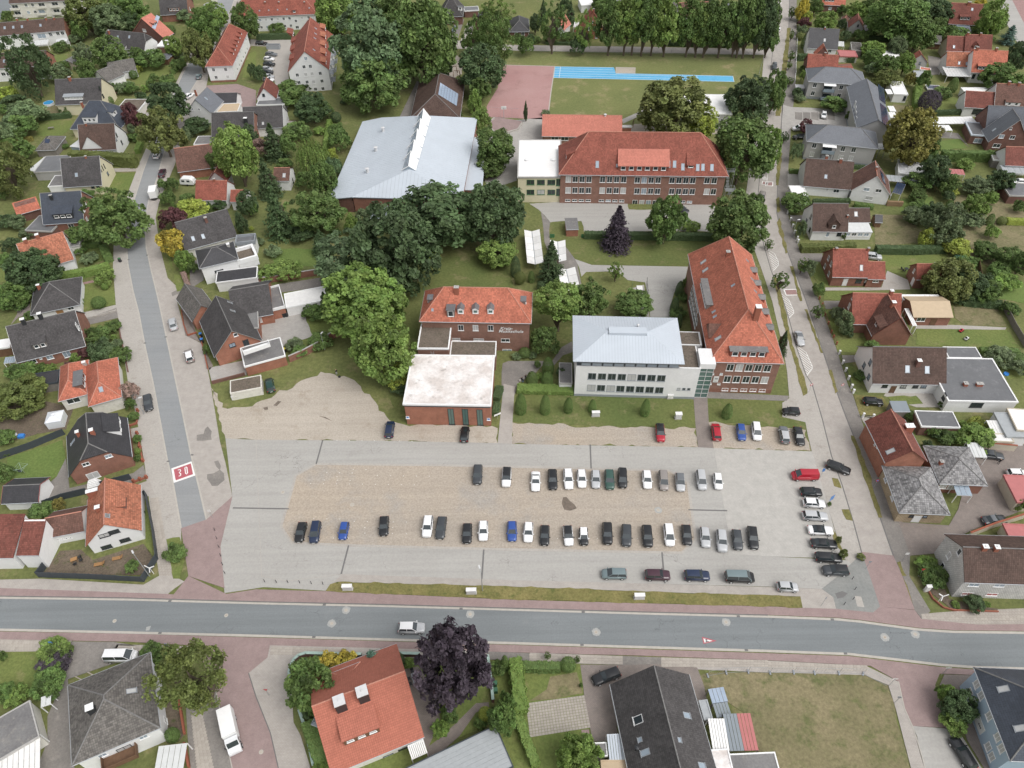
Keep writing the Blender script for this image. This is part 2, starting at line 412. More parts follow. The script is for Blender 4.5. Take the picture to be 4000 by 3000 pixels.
# ================================================================ the ground
full()
b=MB();b.poly([(-1500,-400,0),(1500,-400,0),(1500,2600,0),(-1500,2600,0)],0)
tag(b.build('ground',mat('ground_grass')),kind='structure')
ROAD_T=[(-160,1290),(0,1293),(275,1297),(553,1305),(828,1311),(1106,1319),(1381,1327),(1659,1334),(1809,1340),(1860,1345),(1909,1352),(1984,1362),(2059,1367),(2212,1369),(2360,1371)]
ROAD_B=[(-160,1355),(0,1358),(275,1364),(553,1371),(828,1379),(1106,1387),(1381,1395.5),(1659,1404),(1834,1410.5),(1934,1422),(2034,1434),(2104,1439),(2212,1442),(2360,1445)]
sheet('main_road',ROAD_T+ROAD_B[::-1],'asphalt',.02)
ribbon('road_gutter',[(x,y-2.2)for x,y in ROAD_T],.42,'kerb_stone',.05)
ribbon('road_gutter',[(x,y+2.2)for x,y in ROAD_B],.42,'kerb_stone',.05)
ribbon('kerb',[(x,y-5.6)for x,y in ROAD_T if x<1700],.16,'line_dark',.135)
# red cycle paths and slab pavements beside it
sheet('cycle_path',[(-160,1283.5),(0,1287),(275,1291),(553,1299),(828,1305.5),(1106,1313),(1381,1321),(1659,1328),(1809,1334),(1860,1339),(1909,1346),(1984,1356),(2059,1361),(2212,1363),(2360,1365),(2360,1350),(2212,1348),(1990,1336),(1976,1318),(1901,1310),(1886,1323),(1806,1315),(1734,1313),(1659,1310),(1381,1303),(1106,1295.5),(703,1277),(620,1275),(553,1273),(489,1283),(407,1244),(375,1284),(362,1283),(0,1270),(-160,1266)],'paving_red',.105)
sheet('pavement',[(-160,1266),(0,1270),(362,1283),(375,1272),(398,1256),(377,1245),(343,1244),(310,1263),(90,1250),(0,1252),(-160,1248)],'paving_beige',.11)
sheet('cycle_path',[(-160,1361),(0,1364),(275,1369),(553,1377),(828,1385),(1106,1393),(1381,1402),(1659,1411),(1834,1417),(1934,1429),(2034,1441),(2104,1446),(2212,1449),(2360,1451),(2360,1464),(2105,1458),(2030,1455),(2020,1480),(2036,1535),(2049,1572),(1971,1568),(1954,1530),(1941,1472),(1880,1438),(1659,1426),(1381,1416),(1106,1409),(828,1400),(583,1394),(578,1420),(537,1454),(553,1505),(584,1583),(610,1690),(508,1690),(467,1494),(422,1394),(275,1386),(0,1381),(-160,1378)],'paving_red',.105)
sheet('pavement',[(-160,1378),(0,1381),(155,1384),(150,1406),(0,1408),(-160,1408)],'paving_slab',.11)
sheet('pavement',[(253,1392),(422,1396),(430,1412),(330,1412),(245,1405)],'paving_slab',.11)
sheet('pavement',[(583,1394),(828,1400),(1050,1407),(1050,1424),(760,1420),(660,1414),(636,1425),(628,1460),(634,1560),(650,1590),(680,1690),(610,1690),(584,1583),(553,1505),(537,1454),(578,1420)],'paving_beige',.11)
sheet('pavement',[(1050,1407),(1144,1411),(1144,1428),(1050,1424)],'dark_paving',.11)
sheet('pavement',[(1145,1410),(1345,1417),(1345,1436),(1145,1430)],'paving_beige',.11)
sheet('pavement',[(1345,1417),(1428,1420),(1428,1442),(1345,1438)],'dark_paving',.112)
sheet('pavement',[(1428,1420),(1659,1427),(1870,1438),(1940,1472),(1954,1530),(1971,1568),(2005,1690),(1976,1690),(1935,1530),(1919,1480),(1868,1458),(1659,1452),(1428,1443)],'paving_beige',.11)
sheet('pavement',[(2040,1457),(2105,1459),(2200,1464),(2240,1690),(2145,1690),(2090,1600),(2060,1500),(2030,1480)],'paving_brown',.11)
sheet('side_road',[(1971,1568),(2049,1574),(2078,1590),(2140,1690),(2003,1690),(1981,1590)],'asphalt_light',.107)
ribbon('kerb',[(1941,1472),(1954,1530),(1971,1568),(1985,1610),(2005,1680)],.15,'kerb_stone',.14)
ribbon('kerb',[(537,1454),(553,1505),(584,1583),(606,1680)],.15,'line_dark',.14)
ribbon('kerb',[(467,1494),(480,1560),(506,1680)],.15,'kerb_stone',.14)
sheet('pavement',[(400,1497),(467,1494),(508,1690),(415,1690),(405,1590)],'dark_paving',.11)
sheet('pavement',[(2110,1349),(2212,1348),(2360,1350),(2360,1318),(2212,1314),(2100,1318),(2040,1322),(1990,1326),(1992,1337)],'paving_slab',.112)
sheet('pavement',[(1949,1244),(1964,1244),(2010,1320),(1992,1337),(1976,1318),(1960,1265)],'dark_paving',.111)

# left street
LS_L=[(391,1141),(375,1050),(361,992),(345,905),(331,829),(314,752),(300,677),(287,627),(276,570),(274,540),(275,520),(280,497),(285,447),(295,415),(310,367),(322,335),(332,312),(352,260),(380,190),(397,155),(410,130),(432,92),(455,50),(468,5),(480,-40)]
LS_R=[(446,1122),(430,1054),(412,979),(397,905),(381,829),(362,740),(342,647),(325,577),(316,535),(314,502),(315,465),(322,430),(330,415),(342,375),(352,337),(360,312),(382,262),(410,200),(425,175),(440,142),(458,105),(478,58),(500,18),(518,-40)]
sheet('street',LS_L+LS_R[::-1],'asphalt_old',.05)
for e in(LS_L,LS_R):ribbon('road_gutter',e,.30,'kerb_stone',.085)
sheet('pavement',LS_L+[(470,-40),(455,5),(425,85),(405,130),(377,185),(330,285),(318,315),(300,355),(277,415),(262,470),(246,510),(244,577),(250,657),(256,690),(267,765),(277,829),(295,900),(312,1000),(322,1080),(345,1244),(385,1244),(391,1200)],'concrete',.075)
sheet('pavement',[(324,1076),(342,1074),(352,1160),(378,1250),(345,1250),(330,1160)],'paving_slab',.095)
sheet('pavement',LS_R+[(530,-40),(515,20),(490,62),(470,110),(452,155),(445,190),(425,240),(400,290),(384,325),(378,355),(352,415),(343,440),(336,470),(347,540),(362,600),(388,625),(382,650),(402,725),(436,742),(449,800),(455,832),(475,954),(487,1000),(502,1072),(447,1125)],'paving_beige',.074)
sheet('street',[(391,1141),(446,1122),(502,1072),(476,1180),(485,1270),(407,1244),(400,1200)],'paving_red',.1)
sheet('street',[(-60,60),(0,42),(26,22),(38,-20),(-60,-20)],'asphalt',.05)
sheet('verge',[(359,1165),(388,1160),(398,1205),(388,1250),(374,1250),(364,1200)],'lawn',.12)
for pts in([(347,487),(358,500),(375,590),(368,575),(352,525)],[(375,592),(405,600),(408,625),(382,630)]):
 sheet('verge',pts,'lawn',.09)

# parking lot
sheet('parking_lot',[(487,947),(553,950),(693,951),(828,952),(1075,957),(1106,959),(1508,966),(1542,968),(1570,1130),(1583,1196),(1659,1202),(1830,1210),(1862,1195),(1879,1244),(1775,1272),(1659,1267),(1381,1260),(1106,1253),(738,1240),(705,1276),(570,1268),(485,1281),(476,1180),(502,1072)],'asphalt_light',.06)
sheet('gravel_field',[(683,1002),(953,1005),(1106,1008),(1446,1016),(1486,1042),(1503,1164),(1473,1194),(1106,1187),(753,1178),(630,1172),(607,1137),(628,1067),(639,1027)],'gravel',.075)
GE=[(683,1002),(953,1005),(1106,1008),(1446,1016),(1486,1042),(1503,1164),(1473,1194),(1106,1187),(753,1178),(630,1172),(607,1137),(628,1067),(639,1027),(683,1002)]
ribbon('kerb',GE,.5,'concrete',.082)
sheet('cobble_yard',[(1542,968),(1659,972),(1754,975),(1765,1010),(1790,1100),(1809,1167),(1823,1206),(1659,1202),(1583,1196),(1570,1130)],'cobble',.075)
sheet('sand_yard',[(455,836),(470,880),(487,947),(553,950),(693,951),(828,952),(1075,957),(1075,925),(1063,920),(873,917),(853,912),(818,887),(803,859),(773,829),(743,812),(693,803),(640,829),(595,852),(545,878),(480,880),(470,850)],'sand',.055)
sheet('sand_yard',[(1106,912),(1181,916),(1281,921),(1503,925),(1508,966),(1106,959)],'gravel',.055)
sheet('sand_yard',[(1531,912),(1600,920),(1659,921),(1741,929),(1751,974),(1542,968)],'gravel',.055)
sheet('footpath',[(1088,829),(1112,835),(1107,912),(1106,959),(1075,957)],'paving_beige',.07)
sheet('footpath',[(1497,842),(1527,842),(1531,912),(1542,968),(1508,966),(1503,925)],'paving_brown',.07)
sheet('footpath',[(1527,846),(1705,855),(1700,866),(1527,860)],'dark_paving',.068)
sheet('pavement',[(738,1240),(1106,1253),(1381,1260),(1659,1268),(1775,1272),(1800,1290),(1806,1315),(1734,1313),(1729,1288),(1606,1285),(1381,1277),(1106,1267),(728,1257),(713,1262),(705,1276)],'paving_beige',.09)
sheet('verge',[(703,1277),(713,1262),(728,1257),(1106,1267),(1381,1277),(1606,1285),(1729,1288),(1734,1313),(1659,1310),(1381,1303),(1106,1295)],'verge',.12)
sheet('road_patch',[(1775,1272),(1811,1244),(1862,1195),(1879,1244),(1901,1310),(1886,1323),(1806,1315),(1800,1290)],'asphalt_patch',.1)
# drains across the lot
for pts in([(697,951),(683,1002)],[(1275,960),(1277,1012)],[(753,1178),(737,1240)],[(1045,1187),(1041,1250)],[(1430,1193),(1436,1260)],[(503,1097),(624,1099)],[(1487,1101),(1571,1103)]):
 ribbon('drain_channel',pts,.28,'line_dark',.09)
for pts in([(565,1244),(620,1255),(738,1240)],[(553,950),(565,1244)]):ribbon('seam',pts,.12,'concrete',.068)

# right street
RS_L=[(1901,1310),(1879,1244),(1861,1192),(1844,1129),(1819,1047),(1796,984),(1776,904),(1754,829),(1741,810),(1719,745),(1704,687),(1686,632),(1666,585),(1650,530),(1640,470),(1638,415),(1645,340),(1654,250),(1662,180),(1670,100),(1678,40),(1683,-40)]
RS_R=[(1976,1317),(1949,1244),(1934,1212),(1901,1117),(1871,1029),(1849,954),(1829,904),(1801,829),(1779,762),(1741,650),(1711,570),(1689,510),(1678,460),(1679,415),(1681,350),(1691,225),(1700,125),(1704,50),(1706,-40)]
sheet('street',RS_L[2:]+RS_R[::-1][:-2],'paving_beige',.05)
sheet('street',[(1861,1192),(1879,1244),(1901,1310),(1976,1317),(1949,1244),(1930,1200)],'paving_red',.102)
for e in(RS_L,RS_R):ribbon('road_gutter',e,.22,'line_dark',.075)
sheet('pavement',RS_R+[(1721,-40),(1721,75),(1719,175),(1709,275),(1703,362),(1701,460),(1729,545),(1769,650),(1809,760),(1831,829),(1842,852),(1871,937),(1909,1055),(1941,1125),(1966,1200),(1964,1244),(1985,1310)],'dark_paving',.07)
sheet('pavement',RS_L[1:]+[(1660,-40),(1655,50),(1652,100),(1645,180),(1637,260),(1622,340),(1612,415),(1612,460),(1630,540),(1648,590),(1668,650),(1690,745),(1700,800),(1705,860),(1690,870),(1690,900),(1740,912),(1745,940),(1760,1000),(1790,1100),(1823,1206)],'concrete',.066)
for pts in([(1678,480),(1684,470),(1702,545),(1697,548)],[(1706,575),(1714,575),(1733,650),(1728,650)],[(1738,668),(1744,668),(1778,762),(1773,762)],[(1790,800),(1796,798),(1810,845),(1804,850)],[(1838,940),(1845,942),(1880,1025),(1906,1118),(1898,1118),(1870,1040)],
   [(1937,1215),(1945,1212),(1984,1316),(1976,1318)],[(1671,600),(1676,595),(1700,680),(1712,745),(1738,815),(1744,850),(1735,855),(1724,815),(1705,745),(1690,690)],[(1675,250),(1686,250),(1702,130),(1708,60),(1701,60)],[(1797,1032),(1810,1034),(1818,1055),(1802,1050)],[(1818,1100),(1834,1100),(1842,1125),(1828,1122)],[(1797,1140),(1812,1170),(1830,1205),(1808,1180)],[(1680,330),(1690,330),(1682,400),(1676,400)],[(1676,430),(1683,425),(1686,455),(1680,460)]):
 sheet('verge',pts,'verge',.095)
sheet('yard',[(1909,1060),(1941,1125),(1966,1200),(2025,1195),(2070,1160),(2100,1145),(2240,1090),(2240,940),(2180,950),(2110,945),(2070,1100),(2050,1135),(1950,1128)],'paving_brown',.08)
# sports ground
sheet('sports_field',[(975,111),(1106,113),(1381,120),(1645,124),(1634,178),(1600,260),(1570,310),(1180,310),(1040,300),(1030,240),(1000,180)],'sports_grass',.03)
sheet('street',[(900,80),(1106,97),(1381,101),(1655,106),(1650,118),(1381,113),(1106,109),(960,104)],'paving_beige',.05)
sheet('sports_court',[(1085,140),(1198.5,143),(1183,258),(1049,253),(1052,228),(1075,190)],'court_red',.05)
ribbon('kerb',[(1198.5,143),(1190,200),(1183,258)],.35,'kerb_stone',.07)
ribbon('kerb',[(1085,140),(1198.5,143)],.35,'kerb_stone',.07)
tile(2,0)
TR=sheet('running_track',[(372,574),(880,582),(898,632),(1910,656),(1922,707),(358,672)],'track_blue',.05)
for pts in([(370,576),(870,584)],[(368,593),(872,603)],[(366,612),(1900,640)],[(364,633),(1600,662)],[(361,652),(1600,682)],[(359,671),(1918,704)],[(420,576),(407,673)],[(1596,652),(1602,698)],[(1908,657),(1920,706)],[(372,576),(359,671)]):
 if pts[0]==(366,612):pts=[(366,612),(890,624)]
 ribbon('lane_line',pts,.14,'white_line',.06,parent=TR)
ribbon('lane_line',[(900,636),(1908,658)],.14,'white_line',.06,parent=TR)
sheet('sand_pit',[(900,580),(1066,584),(1064,633),(896,631)],'sand',.09)
ribbon('sand_pit_edge',[(900,580),(1066,584),(1064,633),(896,631),(900,580)],.3,'kerb_stone',.12)
sheet('school_yard',[(-60,1040),(60,1035),(260,1015),(280,1160),(300,1210),(60,1215),(40,1560),(-200,1640),(-260,1500),(-320,1180),(-100,1130)],'paving_grey',.05)
sheet('footpath',[(950,1032),(1185,925),(1190,960),(960,1068)],'paving_grey',.06)
sheet('footpath',[(1185,855),(1215,850),(1222,950),(1190,960)],'paving_grey',.062)
sheet('playground_sand',[(1010,1100),(1060,1070),(1200,1060),(1760,1090),(1780,1160),(1000,1150)],'sand',.05)
tile(1,0)
sheet('seating_circle',[(2060,1010),(2212,1030),(2300,1050),(2260,1110),(2160,1140),(2060,1130),(2010,1090),(2010,1050)],'paving_red',.07)
sheet('playground_sand',[(1690,450),(1780,520),(1780,640),(1700,680),(1560,660)],'sand',.05)
sheet('footpath',[(1390,700),(1240,1012),(1335,1012),(1420,720)],'dark_paving',.05)
sheet('yard',[(-150,340),(310,345),(280,620),(290,780),(180,780),(160,700),(60,640),(110,450),(90,400),(-150,390)],'concrete',.05)
sheet('driveway',[(1800,165),(1730,380),(1650,350),(1730,170)],'dark_paving',.05)
sheet('footpath',[(1830,190),(1890,200),(1840,380),(1760,370)],'paving_beige',.05)
# school forecourt and park paths
tile(2,1)
sheet('school_forecourt',[(150,100),(420,85),(1000,100),(1010,150),(1290,155),(1300,100),(1750,105),(1810,340),(620,340),(600,250),(440,250),(330,260),(250,170)],'asphalt_light',.05)
sheet('footpath',[(250,170),(330,260),(320,330),(330,470),(470,480),(530,560),(560,600),(600,800),(560,860),(440,850),(430,750),(380,700),(280,430),(270,300)],'dark_paving',.045)
sheet('footpath',[(545,580),(690,630),(940,635),(1520,645),(1500,740),(1400,870),(1365,1000),(1370,1080),(1195,1080),(1165,860),(1150,780),(1000,760),(940,710),(850,685),(640,690),(600,730),(580,650)],'asphalt_light',.05)
sheet('yard',[(-30,1460),(270,1460),(340,1470),(430,1340),(520,1290),(530,1380),(440,1410),(360,1500),(260,1500),(180,1590),(60,1640),(20,1760),(-90,1720),(-90,1560),(-80,1480)],'dark_paving',.055)
sheet('yard',[(1040,830),(1140,800),(1180,1040),(1190,1080),(1050,1080),(1150,950)],'paving_grey',.058)
sheet('lawn',[(620,400),(1760,420),(1850,470),(1530,540),(1520,640),(690,625),(560,590),(520,540),(470,480),(450,400)],'park_grass',.035)
tile(2,2)
sheet('lawn',[(40,60),(540,78),(560,95),(1560,120),(1590,330),(1595,380),(1230,370),(700,365),(300,345),(5,330)],'park_grass',.05)
sheet('lawn',[(1665,118),(2212,140),(2272,150),(2310,290),(2540,330),(2550,400),(2212,390),(1985,330),(1710,335)],'park_grass',.05)
tile(1,1)
sheet('lawn',[(140,480),(560,500),(540,640),(180,640),(120,570)],'lawn_fresh',.05)
sheet('lawn',[(1480,560),(2212,560),(2212,830),(1480,840),(1400,1120),(1330,1650),(1200,1900),(1100,1600),(1200,900)],'park_grass',.05)
sheet('patio',[(10,1140),(410,1040),(500,1245),(230,1330),(20,1300)],'paving_grey',.05)
sheet('driveway',[(160,800),(560,740),(560,820),(200,870)],'dark_paving',.05)
sheet('lawn',[(430,1100),(640,1070),(720,1230),(500,1300),(300,1400),(270,1320),(500,1245)],'lawn',.06)
# gardens, drives
tile(0,0)
sheet('lawn',[(1240,580),(1480,570),(1460,660),(1370,720),(1160,730),(1200,620)],'lawn',.05)
sheet('lawn',[(340,1050),(620,1040),(610,1110),(530,1170),(310,1180)],'lawn',.05)
sheet('driveway',[(1240,900),(1310,960),(1290,990),(1180,1080),(1060,1080),(1000,1010),(1190,960)],'paving_grey',.055)
sheet('driveway',[(1230,905),(1300,870),(1320,960),(1210,970)],'paving_pink',.06)
sheet('lawn',[(940,1500),(1170,1490),(1110,1659),(890,1659)],'lawn',.05)
sheet('driveway',[(960,1455),(1190,1450),(1185,1480),(970,1485)],'paving_slab',.055)
sheet('lawn',[(340,930),(500,905),(520,980),(330,985)],'lawn_dry',.05)
sheet('lawn',[(430,450),(600,430),(560,540),(480,560)],'lawn',.05)
sheet('lawn',[(1090,1080),(1250,1090),(1240,1150),(1060,1150)],'lawn_dry',.05)
sheet('yard',[(1770,740),(2050,725),(2212,780),(2212,960),(2050,960),(1700,830)],'paving_red',.05)
sheet('lawn',[(2130,470),(2212,440),(2212,690),(2090,690)],'lawn',.05)
tile(0,1)
sheet('lawn',[(700,790),(960,740),(1000,970),(700,1030),(690,850)],'lawn',.06)
sheet('footpath',[(680,790),(830,755),(835,775),(690,805)],'paving_pink',.065)
sheet('driveway',[(690,1110),(1040,990),(1050,1080),(710,1160)],'dark_paving',.06)
sheet('driveway',[(640,1060),(1000,975),(1010,1000),(700,1110)],'concrete',.058)
sheet('footpath',[(150,960),(260,930),(260,1060),(160,1080),(90,1150),(150,1050)],'paving_brown',.05)
sheet('lawn',[(740,500),(880,470),(900,590),(760,620)],'lawn',.05)
sheet('lawn',[(0,650),(110,640),(80,790),(0,780)],'lawn',.05)
sheet('driveway',[(1640,580),(1760,600),(1760,760),(1650,830),(1490,900),(1480,870),(1640,790)],'dark_paving',.08)
sheet('driveway',[(1560,990),(1640,1000),(1700,1240),(1840,1500),(1810,1540),(1740,1300),(1600,1240)],'paving_brown',.08)
sheet('driveway',[(1800,1520),(2130,1450),(2130,1580),(1830,1640)],'paving_grey',.08)
tile(0,2)
sheet('lawn',[(60,640),(540,480),(570,640),(500,790),(380,850),(90,850)],'lawn_fresh',.05)
sheet('driveway',[(570,640),(600,900),(1150,770),(1240,700),(1270,820),(1130,860),(830,900),(430,1010),(400,880),(490,800)],'dark_paving',.06)
sheet('yard',[(400,1600),(520,1440),(700,1430),(800,1520),(1240,1380),(1330,1500),(1270,1620),(1200,1650),(360,1640)],'soil',.06)
sheet('lawn',[(1200,1000),(1270,990),(1320,1480),(1260,1400),(1210,1130)],'lawn',.06)
sheet('footpath',[(1110,390),(1210,370),(1220,440),(1120,470)],'paving_beige',.08)
sheet('footpath',[(1150,880),(1290,830),(1340,960),(1190,980)],'paving_beige',.08)
sheet('yard',[(0,200),(400,150),(640,200),(570,390),(330,430),(0,520)],'soil',.04)
tile(0,3)
sheet('lawn',[(-200,640),(380,640),(400,820),(310,980),(120,1030),(-200,1100)],'lawn',.06)
sheet('driveway',[(605,565),(990,570),(1230,610),(1240,680),(900,780),(585,890),(640,1640),(660,1750),(280,1750),(410,1430),(410,1210),(540,920),(590,780)],'dark_paving',.11)
sheet('yard',[(1420,950),(1540,1050),(1590,1370),(1540,1430),(1440,1440)],'soil',.10)
tile(1,3)
sheet('garden',[(330,1000),(340,790),(430,700),(900,700),(1420,700),(1990,720),(2030,1090),(1990,1290),(1480,1540),(1500,1700),(520,1700),(400,1200)],'lawn',.10)
sheet('patio',[(1160,830),(1400,780),(1560,1000),(1590,1250),(1480,1500),(1350,1200)],'paving_brown',.12)
sheet('footpath',[(1590,1400),(1750,1250),(1900,1100),(2010,1090),(2015,1130),(1900,1180),(1760,1380),(1600,1520),(1480,1560),(1480,1480)],'paving_brown',.125)
tile(2,3)
sheet('garden',[(-150,730),(590,740),(640,1200),(690,1450),(690,1700),(-150,1700)],'lawn',.10)
sheet('yard',[(330,870),(560,830),(610,1010),(380,1060),(150,1080),(300,980)],'lawn_dry',.112)
sheet('driveway',[(590,765),(950,770),(1250,760),(1600,790),(1660,950),(1690,1100),(1600,1100),(900,1300),(930,1420),(700,1430),(640,1150)],'paving_brown',.115)
CP=[(120,1100),(625,1030),(680,1310),(155,1395)]
sheet('vacant_lot',[(1600,870),(1700,830),(2212,830),(3050,845),(3250,945),(3310,1150),(3450,1700),(1700,1700),(2130,1500),(2000,1180),(1680,1000)],'lawn_dry',.06)
sheet('patio',[(600,1330),(665,1325),(680,1450),(615,1460)],'paving_red',.12)
# right gardens
tile(3,0)
sheet('parking_court',[(200,925),(350,930),(640,950),(700,960),(700,1090),(590,1085),(200,1100),(120,1200),(120,900)],'paving_grey',.075)
for i in range(5):
 x=232+i*70
 sheet('parking_bay',[(x,968),(x+64,972),(x+66,1040),(x-2+4,1030)],'dark_paving',.085)
sheet('yard',[(1380,480),(1500,500),(1490,640),(1400,650),(1390,560)],'dark_paving',.05)
sheet('lawn',[(1480,840),(1640,850),(1680,900),(1620,940),(1420,960)],'lawn',.05)
sheet('lawn',[(1450,1220),(1660,1200),(1720,1280),(1460,1300)],'lawn_fresh',.05)
sheet('yard',[(1080,900),(1230,910),(1210,1000),(1110,1110),(1060,1090)],'lawn_dry',.05)
sheet('patio',[(1450,1130),(1640,1150),(1740,1270),(1660,1200),(1480,1190)],'dark_paving',.055)
sheet('road_corner',[(1990,0),(2110,0),(2212,200),(2400,600),(2300,640),(2160,380),(2040,160)],'asphalt_light',.05)
sheet('pavement',[(2110,0),(2300,0),(2400,600),(2212,200)],'paving_pink',.045)
sheet('driveway',[(170,1480),(310,1490),(300,1600),(170,1620)],'paving_grey',.08)
tile(3,1)
sheet('lawn',[(930,190),(1180,200),(1330,330),(1330,440),(930,460),(920,300)],'lawn_dry',.05)
sheet('lawn',[(1150,60),(1420,40),(1440,150),(1140,170)],'lawn_fresh',.05)
sheet('meadow',[(1540,30),(2212,40),(2400,300),(2400,700),(1900,640),(1730,540),(1700,420),(1660,150)],'lawn_dry',.045)
sheet('lawn',[(970,540),(1640,530),(1640,620),(1200,720),(1040,690)],'lawn',.05)
sheet('driveway',[(280,530),(470,530),(470,600),(400,600),(280,590)],'dark_paving',.085)
sheet('yard',[(1030,680),(1210,760),(1230,840),(850,850),(480,850),(500,825),(980,825)],'concrete',.055)
sheet('lawn',[(330,610),(470,620),(520,810),(440,810)],'lawn',.05)
sheet('lawn',[(480,860),(860,850),(860,930),(480,930)],'lawn',.05)
sheet('footpath',[(480,940),(640,940),(640,1010),(500,1010)],'dark_paving',.08)
sheet('lawn',[(500,1020),(560,1010),(640,1220),(560,1230)],'lawn',.05)
sheet('lawn',[(570,1280),(880,1260),(870,1330),(800,1380),(600,1380)],'lawn',.05)
sheet('footpath',[(640,1410),(810,1410),(800,1460),(650,1480)],'dark_paving',.08)
sheet('lawn',[(1280,1180),(2060,1190),(2180,1340),(1780,1340),(1280,1320)],'lawn',.05)
sheet('yard',[(1600,990),(1980,1000),(2060,1160),(1700,1150),(1620,1090)],'lawn_dry',.05)
sheet('footpath',[(1280,1140),(1640,1150),(2060,1170),(2050,1190),(1280,1180)],'concrete',.06)
sheet('lawn',[(680,1500),(760,1510),(830,1659),(720,1659)],'lawn',.05)
sheet('lawn',[(1980,830),(2212,800),(2350,900),(2212,960),(2000,920)],'lawn_fresh',.05)
sheet('lawn',[(1990,1480),(2212,1470),(2350,1600),(2080,1620)],'lawn',.05)
sheet('lawn',[(210,260),(280,270),(310,410),(260,410)],'lawn',.05)
sheet('driveway',[(190,200),(320,200),(310,260),(210,250)],'dark_paving',.08)
tile(3,2)
sheet('yard',[(740,90),(990,110),(1060,200),(880,290),(790,260)],'verge',.07)
sheet('patio',[(1030,60),(1480,30),(1560,200),(1280,200),(1000,100)],'concrete',.06)
sheet('lawn',[(1030,110),(1280,100),(1340,170),(1100,190)],'lawn',.07)
sheet('lawn',[(1640,380),(1900,390),(1900,460),(1640,490),(1430,530),(1430,440)],'lawn',.06)
sheet('footpath',[(830,340),(880,340),(870,300),(900,280),(800,280)],'concrete',.08)
sheet('garden',[(1290,1520),(1420,1510),(1570,1860),(1990,1940),(1980,1960),(1600,1955),(1520,1890),(1380,1780),(1300,1659)],'soil',.12)
# ================================================================ buildings
CACHE={}
def cached(key,fn):
 if key not in CACHE:CACHE[key]=fn()
 return CACHE[key]
def win_frame(w,h,fm,mull=True,pm=None):
 """frame bars in the XY plane (Z out of the wall); pm adds the panes to the same mesh"""
 def f():
  b=MB();t=.09;d0,d1=-.03,.06
  b.box(-w/2,-h/2,d0,-w/2+t,h/2,d1);b.box(w/2-t,-h/2,d0,w/2,h/2,d1)
  b.box(-w/2+t,h/2-t,d0,w/2-t,h/2,d1);b.box(-w/2+t,-h/2,d0,w/2-t,-h/2+t,d1)
  if mull and w>.9:b.box(-.035,-h/2+t,d0,.035,h/2-t,d1-.012)
  b.box(-w/2-.08,-h/2-.07,d0,w/2+.08,-h/2,d1+.08)
  if pm:b.poly([(-w/2+t,-h/2+t,.02),(w/2-t,-h/2+t,.02),(w/2-t,h/2-t,.02),(-w/2+t,h/2-t,.02)],1)
  return b.mesh('window',[mat(fm),mat(pm)]if pm else mat(fm))
 return cached(('wf',round(w,2),round(h,2),fm,mull,pm),f)
def pane(w,h,pm):
 def f():
  t=.09;b=MB()
  b.box(-w/2+t,-h/2+t,-.02,w/2-t,h/2-t,.02)
  return b.mesh('pane',mat(pm))
 return cached(('pn',round(w,2),round(h,2),pm),f)
def door_mesh(w,h,m):
 def f():
  b=MB();b.box(-w/2,-h/2,-.02,w/2,h/2,.05);b.box(-w/2-.08,-h/2,-.02,-w/2,h/2+.08,.08);b.box(w/2,-h/2,-.02,w/2+.08,h/2+.08,.08)
  b.box(-w/2,h/2,-.02,w/2,h/2+.08,.08)
  return b.mesh('door',mat(m))
 return cached(('dr',round(w,2),round(h,2),m),f)
def in_poly(p,poly,n,tol=.25):
 k=len(poly)
 for i in range(k):
  e=poly[(i+1)%k]-poly[i]
  if e.length<1e-6:continue
  if n.dot(e.normalized().cross(p-poly[i]))<-tol:return False
 return True
def clip(poly,n,d):
 """part of a 3D polygon with n.p >= d"""
 out=[]
 for i in range(len(poly)):
  a,b=poly[i],poly[(i+1)%len(poly)];fa,fb=n.dot(a)-d,n.dot(b)-d
  if fa>=0:out.append(a)
  if(fa>=0)!=(fb>=0):out.append(a+(b-a)*(fa/(fa-fb)))
 return out
LENS=[]
